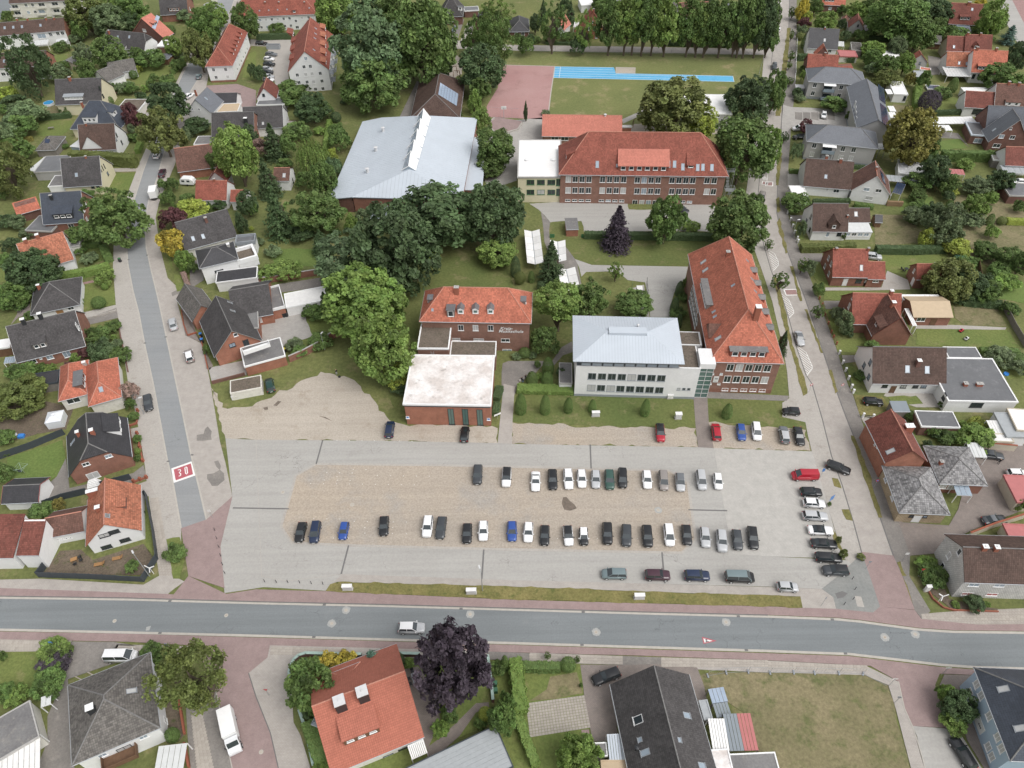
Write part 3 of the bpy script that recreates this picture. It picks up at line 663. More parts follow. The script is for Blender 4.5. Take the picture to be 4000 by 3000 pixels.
class House:
 def __init__(s,name,A,B,C,he,roof='gx',wall='brick_red',rm='roof_dark',label=None,cat='house',pitch=45,oh=.4,og=.25,root=None,group=None,
                 cut=.4,trim='white_paint',edge=.25,thick=.16,base=None,parapet=.12,z0=0.0,verge=None,ridge=True,hipp=60,rise=1.0,auto=True,farf=1.0,hin=1.0,rdir=None):
  s.he,s.roof,s.rm,s.wm=he,roof,rm,wall
  hipx=roof=='hipx'
  if hipx:roof='gx'
  a,b_=P(A[0],A[1],he),P(B[0],B[1],he)
  num=isinstance(C,(int,float))
  def perp(z,a=a,b_=b_):
   c=P(C[0],C[1],z);x=(b_-a).normalized();return Vector((-x.y,x.x,0)).dot(c-a)
  if not num and perp(he)<0:a,b_=b_,a
  pf=lambda z:perp(z,a,b_)
  lx=(b_-a).length;tp=math.tan(R(pitch))
  if num:ly=C
  elif roof in('gx','hx'):
   lo,hi=he,he+16
   for _ in range(40):
    m_=(lo+hi)/2
    if he+pf(m_)*tp>m_:lo=m_
    else:hi=m_
   ly=2*pf(lo)
  elif roof in('gy','hy'):ly=pf(he+lx/2*tp)
  elif roof=='pent':ly=pf(he+rise)
  else:ly=pf(he)
  if hipx:roof=s.roof='hip'
  s.lx,s.ly=lx,ly
  s.M=frame(Vector((a.x,a.y,0)),b_-a)
  if root is None:
   s.root=empty(name,s.M);s.root_M=s.M;tag(s.root,label,cat,group);s.root['_h']=1;del s.root['_h']
  else:s.root,s.root_M=root.root,root.root_M
  s.toroot=s.root_M.inverted()@s.M;s.Mi=s.M.inverted()
  hr=he+(ly if roof in('gx','hx')or rdir=='x' else lx if roof in('gy','hy')or rdir=='y' else min(lx,ly))/2*tp
  s.hr=hr;V=Vector;rf=[];rid=[];ver=[]
  if roof in('gx','hx','gy','hy'):
   sw=roof[1]=='y';l,wd=(ly,lx)if sw else(lx,ly)
   T=(lambda x,y,z:V((wd-y,x,z)))if sw else(lambda x,y,z:V((x,y,z)))
   if roof[0]=='g':
    rf=[[T(0,0,he),T(l,0,he),T(l,wd/2,hr),T(0,wd/2,hr)],[T(l,wd,he),T(0,wd,he),T(0,wd/2,hr),T(l,wd/2,hr)]]
    rid=[(T(0,wd/2,hr),T(l,wd/2,hr))]
    ver=[(T(e,0,he),T(e,wd/2,hr))for e in(0,l)]+[(T(e,wd,he),T(e,wd/2,hr))for e in(0,l)]
   else:
    hc=hr-(hr-he)*cut;yc=(hc-he)/tp;i_=(hr-hc)/math.tan(R(hipp))
    rf=[[T(0,0,he),T(l,0,he),T(l,yc,hc),T(l-i_,wd/2,hr),T(i_,wd/2,hr),T(0,yc,hc)],
                      [T(l,wd,he),T(0,wd,he),T(0,wd-yc,hc),T(i_,wd/2,hr),T(l-i_,wd/2,hr),T(l,wd-yc,hc)],
                      [T(0,wd-yc,hc),T(0,yc,hc),T(i_,wd/2,hr)],[T(l,yc,hc),T(l,wd-yc,hc),T(l-i_,wd/2,hr)]]
    rid=[(T(i_,wd/2,hr),T(l-i_,wd/2,hr)),(T(0,yc,hc),T(i_,wd/2,hr)),(T(0,wd-yc,hc),T(i_,wd/2,hr)),(T(l,yc,hc),T(l-i_,wd/2,hr)),(T(l,wd-yc,hc),T(l-i_,wd/2,hr))]
   b=MB();x0,x1=og,l-og
   if roof[0]=='g':prof=[(oh,z0),(wd-oh,z0),(wd-oh,he+oh*tp-thick*1.3),(wd/2,hr-thick*1.3),(oh,he+oh*tp-thick*1.3)]
   else:
    hcw=hc-thick*1.5;ycw=yc
    prof=[(oh,z0),(wd-oh,z0),(wd-oh,he+oh*tp-thick*1.3),(wd-ycw,hcw),(ycw,hcw),(oh,he+oh*tp-thick*1.3)]
   b.poly([T(x0,y,z)for y,z in prof][::-1]);b.poly([T(x1,y,z)for y,z in prof])
   for i in range(len(prof)):
    p,q=prof[i],prof[(i+1)%len(prof)]
    b.poly([T(x0,p[0],p[1]),T(x0,q[0],q[1]),T(x1,q[0],q[1]),T(x1,p[0],p[1])])
   wt=he+oh*tp-thick*1.3
   s.walls=[[T(x0,oh,z0),T(x1,oh,z0),T(x1,oh,wt),T(x0,oh,wt)],[T(x1,wd-oh,z0),T(x0,wd-oh,z0),T(x0,wd-oh,wt),T(x1,wd-oh,wt)],
                       [T(x1,y,z)for y,z in prof],[T(x0,y,z)for y,z in prof][::-1]]
  elif roof=='hip':
   alongx=lx>=ly if rdir is None else rdir=='x'
   if alongx:i_=ly/2*hin;r0,r1=V((i_,ly/2,hr)),V((lx-i_,ly/2,hr));
   else:i_=lx/2*hin;r0,r1=V((lx/2,i_,hr)),V((lx/2,ly-i_*farf,hr))
   c=[V((0,0,he)),V((lx,0,he)),V((lx,ly,he)),V((0,ly,he))]
   if(r1-r0).length<.3:r0=r1=V((lx/2,ly/2,hr));rf=[[c[i],c[(i+1)%4],r0]for i in range(4)];rid=[(c[i],r0)for i in range(4)]
   elif alongx:rf=[[c[0],c[1],r1,r0],[c[1],c[2],r1],[c[2],c[3],r0,r1],[c[3],c[0],r0]];rid=[(r0,r1),(c[0],r0),(c[3],r0),(c[1],r1),(c[2],r1)]
   else:rf=[[c[0],c[1],r0],[c[1],c[2],r1,r0],[c[2],c[3],r1],[c[3],c[0],r0,r1]];rid=[(r0,r1),(c[0],r0),(c[1],r0),(c[3],r1),(c[2],r1)]
  elif roof=='flat':rf=[[V((0,0,he)),V((lx,0,he)),V((lx,ly,he)),V((0,ly,he))]]
  elif roof=='pent':rf=[[V((0,0,he)),V((lx,0,he)),V((lx,ly,he+rise)),V((0,ly,he+rise))]]
  if roof in('hip','flat','pent'):
   e=oh;zt=he-.04;b=MB()
   zb=he+rise-.04 if roof=='pent' else zt
   q=[V((e,e,zt)),V((lx-e,e,zt)),V((lx-e,ly-e,zb)),V((e,ly-e,zb))]
   g=[V((p.x,p.y,z0))for p in q]
   s.walls=[[g[i],g[(i+1)%4],q[(i+1)%4],q[i]]for i in range(4)]
   for wq in s.walls:b.poly(wq)
   b.poly(q);b.poly(g[::-1])
   if roof=='hip' and farf==0:b.poly([V((lx-.1,ly-e,he)),V((.1,ly-e,he)),V((lx/2,ly-e,hr-.2))])
  s.add('wall',b,wall)
  if base:
   bb=MB();e=oh if roof in('hip','flat','pent')else min(oh,og)
   ex,ey=(e,e)if roof in('hip','flat','pent')else((og,oh)if roof[1]=='x' else(oh,og))
   bb.box(ex-.03,ey-.03,0,lx-ex+.03,ly-ey+.03,base[0]);s.add('plinth',bb,base[1])
  s.rf=rf;b=MB()
  if roof=='flat':
   b.box(edge,edge,he-.03,lx-edge,ly-edge,he+.02);s.add('roof',b,rm)
   t=MB();z1=he+parapet;za=he-.30
   t.box(0,0,za,lx,edge,z1);t.box(0,ly-edge,za,lx,ly,z1);t.box(0,edge,za,edge,ly-edge,z1);t.box(lx-edge,edge,za,lx,ly-edge,z1)
   s.add('roof_edge',t,trim)
  else:
   for p in rf:b.slab(p,thick)
   s.add('roof',b,rm)
   if ridge and rid:
    t=MB()
    for p,q in rid:t.cyl(p+V((0,0,.0)),q+V((0,0,.0)),.11,n=6)
    s.add('ridge_cap',t,'ridge_red' if 'red' in rm or 'orange' in rm else 'ridge_grey' if rm.startswith('roof')else rm)
   for q in rf if ridge else():
    for i in range(len(q)):
     a_,c_=q[i],q[(i+1)%len(q)]
     if abs(a_.z-he)<.01 and abs(c_.z-he)<.01:t=MB();t.cyl(a_-V((0,0,.08)),c_-V((0,0,.08)),.09,n=6);s.add('gutter',t,'zinc')
   if verge and ver:
    t=MB()
    for p,q in ver:
     d=V((0,0,.13));o=V((.05,0,0))if not(roof[1]=='y')else V((0,.05,0))
     sgn=-1 if(p.x if roof[1]!='y' else p.y)<.1 else 1
     o=o*sgn;t.poly([p+o-d,q+o-d,q+o+d*.4,p+o+d*.4]);t.poly([p+o*.1+d*.4,p+o+d*.4,q+o+d*.4,q+o*.1+d*.4]);t.poly([p+o-d,p+o+d*.4,q+o+d*.4,q+o-d][::-1])
    s.add('verge_board',t,verge)
  s.wincount=0;LENS.append((name,round(lx,1),round(ly,1),round(hr,1)))
  if auto:s.auto()
 def add(s,name,b,m,mw=None,smooth=False):
  return b.build(name,mat(m),s.root,s.toroot@mw if mw is not None else s.toroot,smooth)
 def auto(s):
  """windows on the sides the photograph does not show"""
  vd=s.Mi.to_3x3()@(s.M.translation-Vector((0,0,CAM_H)))
  for wq in s.walls:
   n=(wq[1]-wq[0]).cross(wq[-1]-wq[0]).normalized()
   if n.dot(vd)<0:continue
   L_=(wq[1]-wq[0]).length;top=wq[2].z if len(wq)==4 else s.he;k=int(L_//3.2);st=max(1,int((top+.3)//2.8))
   if top<2.5 or wq[0].z>1:continue
   for j in range(st):
    for i in range(k):
     p=wq[0]+(wq[1]-wq[0])*((i+.5)/k);p=Vector((p.x,p.y,1.55+j*2.8))
     if p.z+.8>top:continue
     s._win(p,n,1.1,1.2,'white_paint','glass_dark')
 def skin(s,k,m):
  """another facing on wall k (0 front, 1 back, 2 right, 3 left)"""
  wq=s.walls[k];n=(wq[1]-wq[0]).cross(wq[-1]-wq[0]).normalized();b=MB();b.poly([p+n*.02 for p in wq]);s.add('gable_facing',b,m);return s
 def hit(s,x,y,polys):
  o=s.Mi@Vector((0,0,CAM_H));d=s.Mi.to_3x3()@ray(x,y);best=None
  for tol in(.3,1.5,6.0):
   for pl in polys:
    n=(pl[1]-pl[0]).cross(pl[2]-pl[0]).normalized();dn=d.dot(n)
    if dn>-1e-6*d.length:continue
    t=(pl[0]-o).dot(n)/dn;p=o+d*t
    if t>0 and in_poly(p,pl,n,tol)and(best is None or t<best[2]):best=(p,n,t)
   if best:return best
  raise ValueError('no hit %s at %s %s'%(s.root.name,x,y))
 def _win(s,p,n,w,h,fm,pm,mull=True,name='window'):
  t=Vector((0,0,1)).cross(n)
  m=frame(p,t,n)
  f=link(name,win_frame(w,h,fm,mull),s.root,s.toroot@m)
  if pm is None:pm=random.choice(['glass_dark']*7+['glass_blind','glass_sky'])
  link('pane',pane(w,h,pm),f)
  return f
 def win(s,pts,w=1.1,h=1.25,fm='white_paint',pm=None,mull=True):
  for x,y in pts:
   p,n,t=s.hit(x,y,s.walls);s._win(p,n,w,h,fm,pm,mull)
  return s
 def row(s,x0,y0,x1,y1,n,w=1.1,h=1.25,fm='white_paint',pm=None,mull=True):
  return s.win([(x0+(x1-x0)*i/max(1,n-1),y0+(y1-y0)*i/max(1,n-1))for i in range(n)],w,h,fm,pm,mull)
 def door(s,x,y,w=1.0,h=2.1,m='white_paint',z=None):
  p,n,t=s.hit(x,y,s.walls);p=Vector((p.x,p.y,h/2+.1 if z is None else z+h/2))
  link('door',door_mesh(w,h,m),s.root,s.toroot@frame(p,Vector((0,0,1)).cross(n),n));return s
 def sky(s,pts,w=.8,h=1.15,pm='glass_sky',fm='grey_paint'):
  for x,y in pts:
   p,n,t=s.hit(x,y,s.rf);s._win(p,n,w,h,fm,pm,False,'roof_window')
  return s
 def solar(s,corners,nx,ny,m='solar',fm='grey_paint',gap=.04):
  """panels filling a patch of the roof given by three corners (origin, along, up)"""
  o=s.hit(*corners[0],s.rf);n=o[1];p0=o[0]+n*.08;eye=s.Mi@Vector((0,0,CAM_H))
  def on(c):d=s.Mi.to_3x3()@ray(*c);return eye+d*((o[0]-eye).dot(n)/d.dot(n))-o[0]
  ax,uy=on(corners[1]),on(corners[2])
  uy=uy-ax*(uy.dot(ax)/ax.dot(ax));pw,ph=ax.length/nx,uy.length/ny
  def f():
   b=MB();b.box(-pw/2+gap,-ph/2+gap,0,pw/2-gap,ph/2-gap,.05);return b.mesh('solar_panel',mat(m))
  me=f()
  for i in range(nx):
   for j in range(ny):
    link('solar_panel',me,s.root,s.toroot@frame(p0+ax*((i+.5)/nx)+uy*((j+.5)/ny),ax,n))
  return s
 def chim(s,x,y,w=.6,d=.6,h=1.2,m='brick_plain',cap='stone_grey',polys=None):
  p,n,t=s.hit(x,y,polys or s.rf);b=MB();b.box(-w/2,-d/2,-1.2,w/2,d/2,h)
  o=s.add('chimney',b,m,Matrix.Translation(p))
  c=MB();c.box(-w/2-.07,-d/2-.07,h,w/2+.07,d/2+.07,h+.1);c.box(-.12,-.12,h+.1,.12,.12,h+.25);c.build('chimney_cap',mat(cap),o);return s
 def vent(s,x,y,r=.15,h=.5,m='metal_light'):
  p,n,t=s.hit(x,y,s.rf);b=MB();b.cyl((0,0,-.2),(0,0,h),r,n=8);b.cyl((0,0,h),(0,0,h+.12),r*1.5,r*.6,n=8)
  s.add('roof_vent',b,m,Matrix.Translation(p));return s
 def dormer(s,x,y,w,h,kind='shed',n=2,wm=None,rm=None,s2=12,ww=.9,wh=.9,fm='white_paint',rise=None,pm='glass_dark',ov=.18):
  p,nn,t=s.hit(x,y,s.rf);o=Vector((nn.x,nn.y,0)).normalized();tp=math.hypot(nn.x,nn.y)/max(nn.z,1e-3)
  m=Matrix((Vector((0,0,1)).cross(o),-o,Vector((0,0,1)))).transposed().to_4x4();m.translation=p
  V=Vector;b=MB();r=MB();z0=-.15
  wm=wm or s.wm;rm=rm or s.rm
  if kind=='shed' or kind=='flat':
   ts=math.tan(R(s2 if kind=='shed' else 1));Y=h/(tp-ts)
   b.poly([V((-w/2,0,z0)),V((w/2,0,z0)),V((w/2,0,h)),V((-w/2,0,h))])
   for sx in(-1,1):
    q=[V((sx*w/2,0,z0)),V((sx*w/2,Y,Y*tp-.05)),V((sx*w/2,Y,h+Y*ts)),V((sx*w/2,0,h))]
    b.poly(q if sx>0 else q[::-1])
   e=w/2+ov
   r.slab([V((-e,-ov,h-ov*ts+.1)),V((e,-ov,h-ov*ts+.1)),V((e,Y,h+Y*ts+.1)),V((-e,Y,h+Y*ts+.1))],.14)
  else:
   rs=rise if rise is not None else w/2*.9;Y0,Y1=h/tp,(h+rs)/tp
   b.poly([V((-w/2,0,z0)),V((w/2,0,z0)),V((w/2,0,h)),V((0,0,h+rs)),V((-w/2,0,h))])
   for sx in(-1,1):
    q=[V((sx*w/2,0,z0)),V((sx*w/2,Y0,h)),V((sx*w/2,0,h))]
    if h>.02:b.poly(q if sx>0 else q[::-1])
    e=w/2+ov;k=rs/(w/2);he_=h-ov*k
    f=[V((sx*e,-ov,he_+.08)),V((sx*e,max(he_,0.0)/tp,he_+.08)),V((0,Y1,h+rs+.08)),V((0,-ov,h+rs+.08))]
    r.slab(f if sx>0 else f[::-1],.12)
  bo=s.add('dormer',b,wm,m);r.build('dormer_roof',mat(rm),bo)
  for i in range(n):
   xx=(i-(n-1)/2)*(w/max(n,1))*.96
   mm=frame(Vector((xx,-.01,h*.5 if kind!='gable' or h>.8 else h*.5+.3)),Vector((1,0,0)),Vector((0,-1,0)))
   link('window',win_frame(ww,wh,fm,False,pm),bo,mm)
  return s
 def panels(s,i,wd=.6,m='metal_roof',gap=.03,lift=.02,t=.05,dirv=None,name='roof_panel'):
  """standing-seam sheets of roof face i, one object each"""
  f=[Vector(p)for p in s.rf[i]];n=(f[1]-f[0]).cross(f[2]-f[0]).normalized()
  u=(f[1]-f[0]).normalized()if dirv is None else dirv
  ds=[u.dot(p)for p in f];lo,hi=min(ds),max(ds);k=max(1,round((hi-lo)/wd));st=(hi-lo)/k
  for j in range(k):
   q=clip(clip(f,u,lo+j*st+gap/2),-u,-(lo+(j+1)*st-gap/2))
   if len(q)<3:continue
   b=MB();b.slab([p+n*lift for p in q],t);s.add(name,b,m)
  return s

def box_part(root,name,lo,hi,m):
 b=MB();b.box(*lo,*hi);return b.build(name,mat(m),root)
def wall_run(name,pts,h,m,label,cat='wall',t=.25,cap=None,z=0.0,group=None):
 """free-standing wall or close-boarded fence along a pixel polyline (its foot); each bay is a part"""
 a=[P(x,y,z)for x,y in pts];root=empty(name,Matrix.Translation(a[0]));tag(root,label,cat,group)
 for i in range(len(a)-1):
  d=a[i+1]-a[i];L_=d.length;k=max(1,round(L_/2.5))if cat=='fence' else 1
  for j in range(k):
   m4=Matrix.Translation(-a[0])@frame(a[i]+d*(j/k),d)
   def f(L_=L_,k=k):
    b=MB();b.box(.0 if cat!='fence' else.03,-t/2,-.05,L_/k-(.0 if cat!='fence' else.03),t/2,h);return b.mesh('panel',mat(m))
   link('fence_panel' if cat=='fence' else 'wall_section',f(),root,m4)
   if cap:
    b=MB();b.box(-.02,-t/2-.05,h,L_/k+.02,t/2+.05,h+.07);b.build('coping',mat(cap),root,m4)
   if cat=='fence':
    b=MB();b.box(-.05,-t/2-.04,-.05,.05,t/2+.04,h+.08);b.build('post',mat(m),root,m4)
 return root
# ================================================================ houses (tile column,row; corners of the eaves, then ridge or far eave)
H=House
W,DK,BL='white_paint','dark_paint','glass_blind'
def flat(name,A,B,C,he,rm,wall,label,cat='garage',trim='white_paint',edge=.2,root=None,oh=.12,**k):
 return H(name,A,B,C,he,'flat',wall,rm,label,cat,oh=oh,trim=trim,edge=edge,root=root,auto=False,**k)
def canopy(name,A,B,C,he,m,label,rise=.4,root=None,cat='canopy',n=5,post='white_paint'):
 """open lean-to roof of sheets on posts; each sheet is a part"""
 a,b_,c=P(*A,he),P(*B,he),P(*C,he+rise)
 x=(b_-a).normalized();y=Vector((-x.y,x.x,0));d=y.dot(c-a)
 if d<0:a,b_=b_,a;x=-x;y=-y;d=y.dot(c-a)
 lx=(b_-a).length;M_=frame(Vector((a.x,a.y,0)),x)
 if root is None:rt=empty(name,M_);tag(rt,label,cat);base=Matrix()
 else:rt=root.root;base=root.root_M.inverted()@M_
 for i in range(n):
  t=MB();t.slab([(lx*i/n+.03,0,he),(lx*(i+1)/n-.03,0,he),(lx*(i+1)/n-.03,d,he+rise),(lx*i/n+.03,d,he+rise)],.05)
  t.build('roof_sheet',mat(m),rt,base)
 t=MB();t.box(0,0,he-.18,lx,.1,he-.06);t.box(0,d-.1,he+rise-.18,lx,d,he+rise-.06);t.build('beam',mat(post),rt,base)
 for px,py,pz in((.05,.05,he),(lx-.05,.05,he),(.05,d-.05,he+rise),(lx-.05,d-.05,he+rise)):
  t=MB();t.box(px-.06,py-.06,0,px+.06,py+.06,pz-.17);t.build('post',mat(post),rt,base)
 return rt

# ---- top left
tile(0,0)
h=H('apartment_block',(75,32),(662,2),10,6.2,'gx','plaster_ivory','roof_brown','pale apartment block with balconies cut by the top left edge','apartment block',pitch=30)
h.win([(225,45),(282,42),(558,28),(580,90),(305,103),(247,107)],1.2,1.3)
for x,y in((130,62),(360,45),(475,38),(362,104),(490,98),(155,118)):
 h.win([(x,y-4)],2.6,1.5);p,n,t=h.hit(x,y+12,h.walls);b=MB();b.box(-1.8,0,-.5,1.8,.9,-.4);b.box(-1.8,.82,-.4,1.8,.9,.5);h.add('balcony',b,'plaster_ivory',frame(p+n*.02,-Vector((0,0,1)).cross(n)))
h=H('terraced_house',(-160,324),(562,263),(555,150),5.4,'gx','plaster_white','roof_brown','row of terraced houses with brown roof, white fronts and brick gable','terraced houses',pitch=38)
h.skin(2,'brick_orange').sky([(40,240),(115,235),(190,230),(350,218)]).win([(55,318),(125,318),(198,308),(437,297),(500,290),(540,286)],1.3,1.4).win([(360,310)],3.2,1.8)
h.win([(280,307)],.8,.9)
for x in(150,240,400,470):h.chim(x,182-x*.035,.6,.6,.7)
canopy('terrace_canopy',(250,395),(410,380),(415,340),2.6,'acrylic',None,root=h);canopy('terrace_canopy',(480,360),(575,355),(575,330),2.6,'acrylic',None,root=h)
h=H('terraced_house',(-170,602),(405,566),(372,436),5.0,'gx','plaster_white','roof_brown','terraced house half hidden behind the tall dark conifer, brick gable','terraced houses',pitch=38)
h.skin(2,'brick_orange').sky([(36,528)]).win([(30,640),(75,640)],1.5,1.3)
H('garage_row',(530,536),(652,556),(785,362),2.5,'gy','plaster_beige','roof_felt','low grey felt roofed garage row behind the terraced houses','garage',pitch=14)
h=H('house',(885,402),(1245,440),(1090,272),3.0,'hx','plaster_white','roof_dark','dark tiled house with half hipped white gable and roof terrace',cut=.45)
h.sky([(1018,320),(1117,318)]).chim(945,290).dormer(1060,428,3.0,1.2,'shed',1)
h=H('house',(1132,292),(1420,335),(1268,106),3.0,'gy','brick_dark','roof_red_salmon','brick house with pink roof and shiny solar collectors',pitch=40)
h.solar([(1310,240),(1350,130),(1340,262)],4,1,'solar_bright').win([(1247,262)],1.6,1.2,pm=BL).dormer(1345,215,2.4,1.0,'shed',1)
h=H('house',(1385,132),(1625,118),(1500,-80),3.0,'gx','brick_red','roof_dark','dark roofed brick house with wide dormer at the top edge beside a street tree')
h.dormer(1508,98,4.2,1.5,'shed',3).win([(1640,75)],1.0,1.2)
flat('garage',(1350,402),(1500,402),(1540,347),2.5,'roof_white','brick_dark','white flat roofed garage beside the street, below the pink roofed house')
H('pavilion',(1365,505),(1450,510),(1450,465),2.3,'hip','wood_brown','roof_slate','small glass topped garden pavilion below the white flat garage','pavilion',pitch=25,oh=.15)
h=H('bungalow',(950,642),(1182,602),(1045,521),2.8,'gx','plaster_white','roof_grey','L shaped bungalow with weathered grey roof and patio in the corner',pitch=30)
H('wing',(790,657),(930,707),(905,527),2.8,'gy','plaster_white','roof_grey',pitch=30,root=h)
h.win([(1050,655),(1130,640)],1.4,1.5)
h=H('house',(477,908),(880,893),(640,680),4.0,'gx','plaster_cream','roof_dark','dark roofed house with cream gable, long dormer and round pool',pitch=42)
h.dormer(640,862,6.5,1.1,'shed',6,'wood_grey','grey_paint',fm='white_paint',pm=BL).chim(607,690,.8,.8,1.0).win([(860,760),(890,830)],1.0,1.4,DK)
h=H('house',(605,1116),(1037,1116),(1072,958),3.2,'hip','plaster_cream','roof_blueblack','blue black hipped house with wide front dormer',pitch=46)
h.dormer(785,1062,4.6,2.0,'shed',3,'plaster_white').chim(710,905,.6,.6,.9).dormer(1000,995,2.6,1.5,'shed',1,'plaster_white')
h=H('house',(690,1305),(1007,1292),(815,1070),3.2,'gx','plaster_white','roof_brown','steep brown roofed white house with triangular front gable',verge=W,pitch=48)
h.dormer(800,1285,6.4,.15,'gable',0,'plaster_white',rise=4.0).chim(745,1082,.5,.5,.6).win([(1005,1165),(1000,1200),(1050,1230)],.8,1.4,DK)
H('conservatory',(605,1265),(690,1275),(680,1200),2.6,'hip','glass_sky','acrylic','white framed conservatory on the garden side of the brown roofed house','conservatory',pitch=30,oh=.1)
H('carport',(300,1302),(478,1296),(512,1180),2.4,'hip','wood_grey','roof_grey','hipped carport with small solar panel on its roof','carport',pitch=30,oh=.3).solar([(385,1235),(425,1240),(400,1200)],1,1)
h=flat('outbuilding',(290,1492),(522,1482),(590,1342),2.8,'roof_felt_wet','plaster_grey','grey felt roofed outbuilding behind the yellow gabled house','outbuilding',trim='stone_grey')
canopy('lean_to',(242,1470),(305,1480),(375,1352),2.2,'acrylic',None,.5,root=h)
h=H('house',(545,1622),(882,1600),(690,1357),3.2,'gx','plaster_cream','roof_dark','black roofed house with bright yellow gable facing the street',pitch=45,verge='white_paint')
h.sky([(660,1510)]).win([(870,1465),(885,1450),(900,1435)],.45,1.5,DK).win([(930,1500),(800,1612),(845,1610)],1.0,1.1,DK).chim(742,1362,.5,.5,.5)
flat('annex',(412,1614),(548,1606),(530,1515),2.8,'roof_felt','plaster_white',None,root=h)
flat('garage',(992,962),(1192,962),(1217,858),2.6,'roof_gravel','plaster_ivory','double garage with sandy flat roof and brown doors')
h=H('house',(1610,968),(1832,982),(1715,748),4.3,'gy','plaster_white','roof_slate','white gabled house with blue grey metal roof',pitch=45)
h.win([(1665,945),(1720,945)],.6,.8).win([(1660,1025)],1.1,1.2).sky([(1780,850)],.6,1.2).chim(1690,800,.5,.5,1.0)
H('annex',(1832,892),(2042,888),(1990,802),3.0,'gx','plaster_white','roof_black',pitch=30,root=h)
flat('terrace',(1842,972),(2055,962),(2055,892),3.0,'tan_sheet','plaster_white',None,root=h)
h=H('house',(1828,1203),(2195,1193),(1990,970),3.0,'gx','brick_red','roof_dark','black tiled brick house with tall black chimney and roof window',pitch=40,verge='stone_grey')
h.chim(2130,1065,1.0,.8,1.8,'dark_paint','white_paint').sky([(2045,1107)],.9,.9,BL).win([(1930,1215),(2090,1208)],1.6,1.3)
flat('garage',(1670,1250),(1885,1246),(1702,1178),2.6,'roof_felt','plaster_white',None,root=h)
h=H('barn',(1535,1490),(1905,1442),(1700,1258),2.8,'gx','brick_orange','roof_brown_red','long brown roofed brick barn beside the street trees','barn',pitch=38)
h=H('cottage',(1685,1730),(1957,1732),(1820,1558),3.0,'gx','plaster_white','roof_red','small white cottage with red tiled roof behind the caravan',pitch=42)
h.chim(1855,1566,.5,.5,.8).win([(1770,1772),(1880,1772)],1.0,1.0,DK)
H('wing',(1790,1568),(1968,1568),5.0,3.2,'gy','plaster_grey','roof_darkred',root=h,pitch=45)
H('house',(1985,1745),(2120,1745),(2090,1640),3.0,'gx','plaster_white','roof_red','low white house with red roof left of the modern white cube house',pitch=35)
# apartment houses with red roofs
h=H('apartment_house',(1772,578),(2010,568),(2132,277),6.0,'hip','plaster_white','roof_red','white apartment house with red hipped roof and row of small dormers','apartment house',pitch=46,base=(.7,'brick_red'))
for i in range(6):h.dormer(2018+i*14,470-i*34,.9,.9,'shed',1,'roof_red',s2=20,ww=.6,wh=.6)
h.win([(1845,603),(1950,600),(1868,668),(1968,664)],1.1,1.2,pm=None).row(2035,515,2125,340,6,.9,1.1).row(2050,595,2135,420,6,.9,1.1)
tile(1,0)
h=H('apartment_house',(-215,152),(530,121),(150,-55),6.0,'hipx','plaster_white','roof_red','long pale apartment house with red roof at the top edge','apartment house',pitch=45)
h.row(35,173,290,158,6,1.0,1.1).row(48,236,302,221,6,1.0,1.1).win([(397,154),(455,151),(345,180)],1.0,1.1).win([(357,235)],1.4,1.2).dormer(332,108,1.4,1.0,'shed',1,'roof_red')
h.sky([(30,92),(110,88),(187,84),(267,80),(460,68)],.5,.5,'glass_sky')
for x in(80,200,420):h.chim(x,30,.6,.6,.6)
h=H('apartment_house',(272,624),(632,601),(465,148),7.5,'gy','plaster_white','roof_red','tall white gabled apartment house with long red dormers and balconies','apartment house',pitch=43)
h.win([(430,505),(415,577),(470,573),(357,648),(430,643),(485,637),(555,633),(372,713),(442,709),(497,707),(570,700),(515,770),(578,765)],1.1,1.25,pm=None)
for i,(x,y)in enumerate(((600,255),(602,325),(602,400),(604,470),(606,545))):h.dormer(x,y,4.0,1.1,'shed',2,'roof_red','roof_orange_old',s2=18)
for x,y in((322,300),(312,370),(305,440),(298,520)):h.dormer(x,y,4.2,1.1,'shed',2,'roof_red','roof_red',s2=18)
h.sky([(515,245),(513,290),(508,330),(500,430)],.7,.9,'solar_bright')
for i in range(4):
 p,n,t=h.hit(632,640-i*80,[h.walls[0]])if False else(Vector((h.lx-.3,3+i*8,0)),Vector((1,0,0)),0)
 b=MB();b.box(0,-2,2.6,1.6,2,2.75);b.box(1.5,-2,2.75,1.6,2,3.7);b.box(0,-2,5.3,1.6,2,5.45);b.box(1.5,-2,5.45,1.6,2,6.4);h.add('balcony',b,'grey_paint',Matrix.Translation(p))
# hall with solar roof, houses beyond
h=H('hall',(1332,1022),(1762,1020),(1782,702),3.5,'hip','brick_school','roof_brown','brown hipped school hall with slanting solar field','hall',pitch=34,rdir='y',hin=.7)
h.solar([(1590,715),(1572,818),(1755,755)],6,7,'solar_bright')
h=H('house',(1592,146),(1790,142),(1812,52),3.4,'hip','brick_dark','roof_dark','dark brick house with pointed hipped roof and grey dormers at the top',pitch=55)
h.dormer(1657,122,2.4,1.5,'flat',2,'wood_grey','roof_felt_wet').win([(1622,173),(1705,174)],1.6,1.2).dormer(1765,90,1.8,1.4,'flat',1,'plaster_white','roof_felt_wet')
flat('garage',(1800,96),(1928,88),(1937,52),2.7,'roof_felt_wet','brick_dark','flat roofed brick garage right of the dark pointed house')
H('house',(1868,190),(1965,205),(1960,70),3.0,'gy','brick_dark','roof_dark','dark steep roof with roof windows behind the pale birches',pitch=48).sky([(1930,120)])
h=H('house',(0,862),(178,852),(80,667),3.4,'gy','plaster_white','roof_darkred','small white gabled house with dark red roof below the parked cars',pitch=48)
h.win([(65,822)],.9,1.0,DK)
flat('terrace',(2,908),(245,902),(250,842),2.8,'roof_felt_wet','plaster_grey',None,root=h)
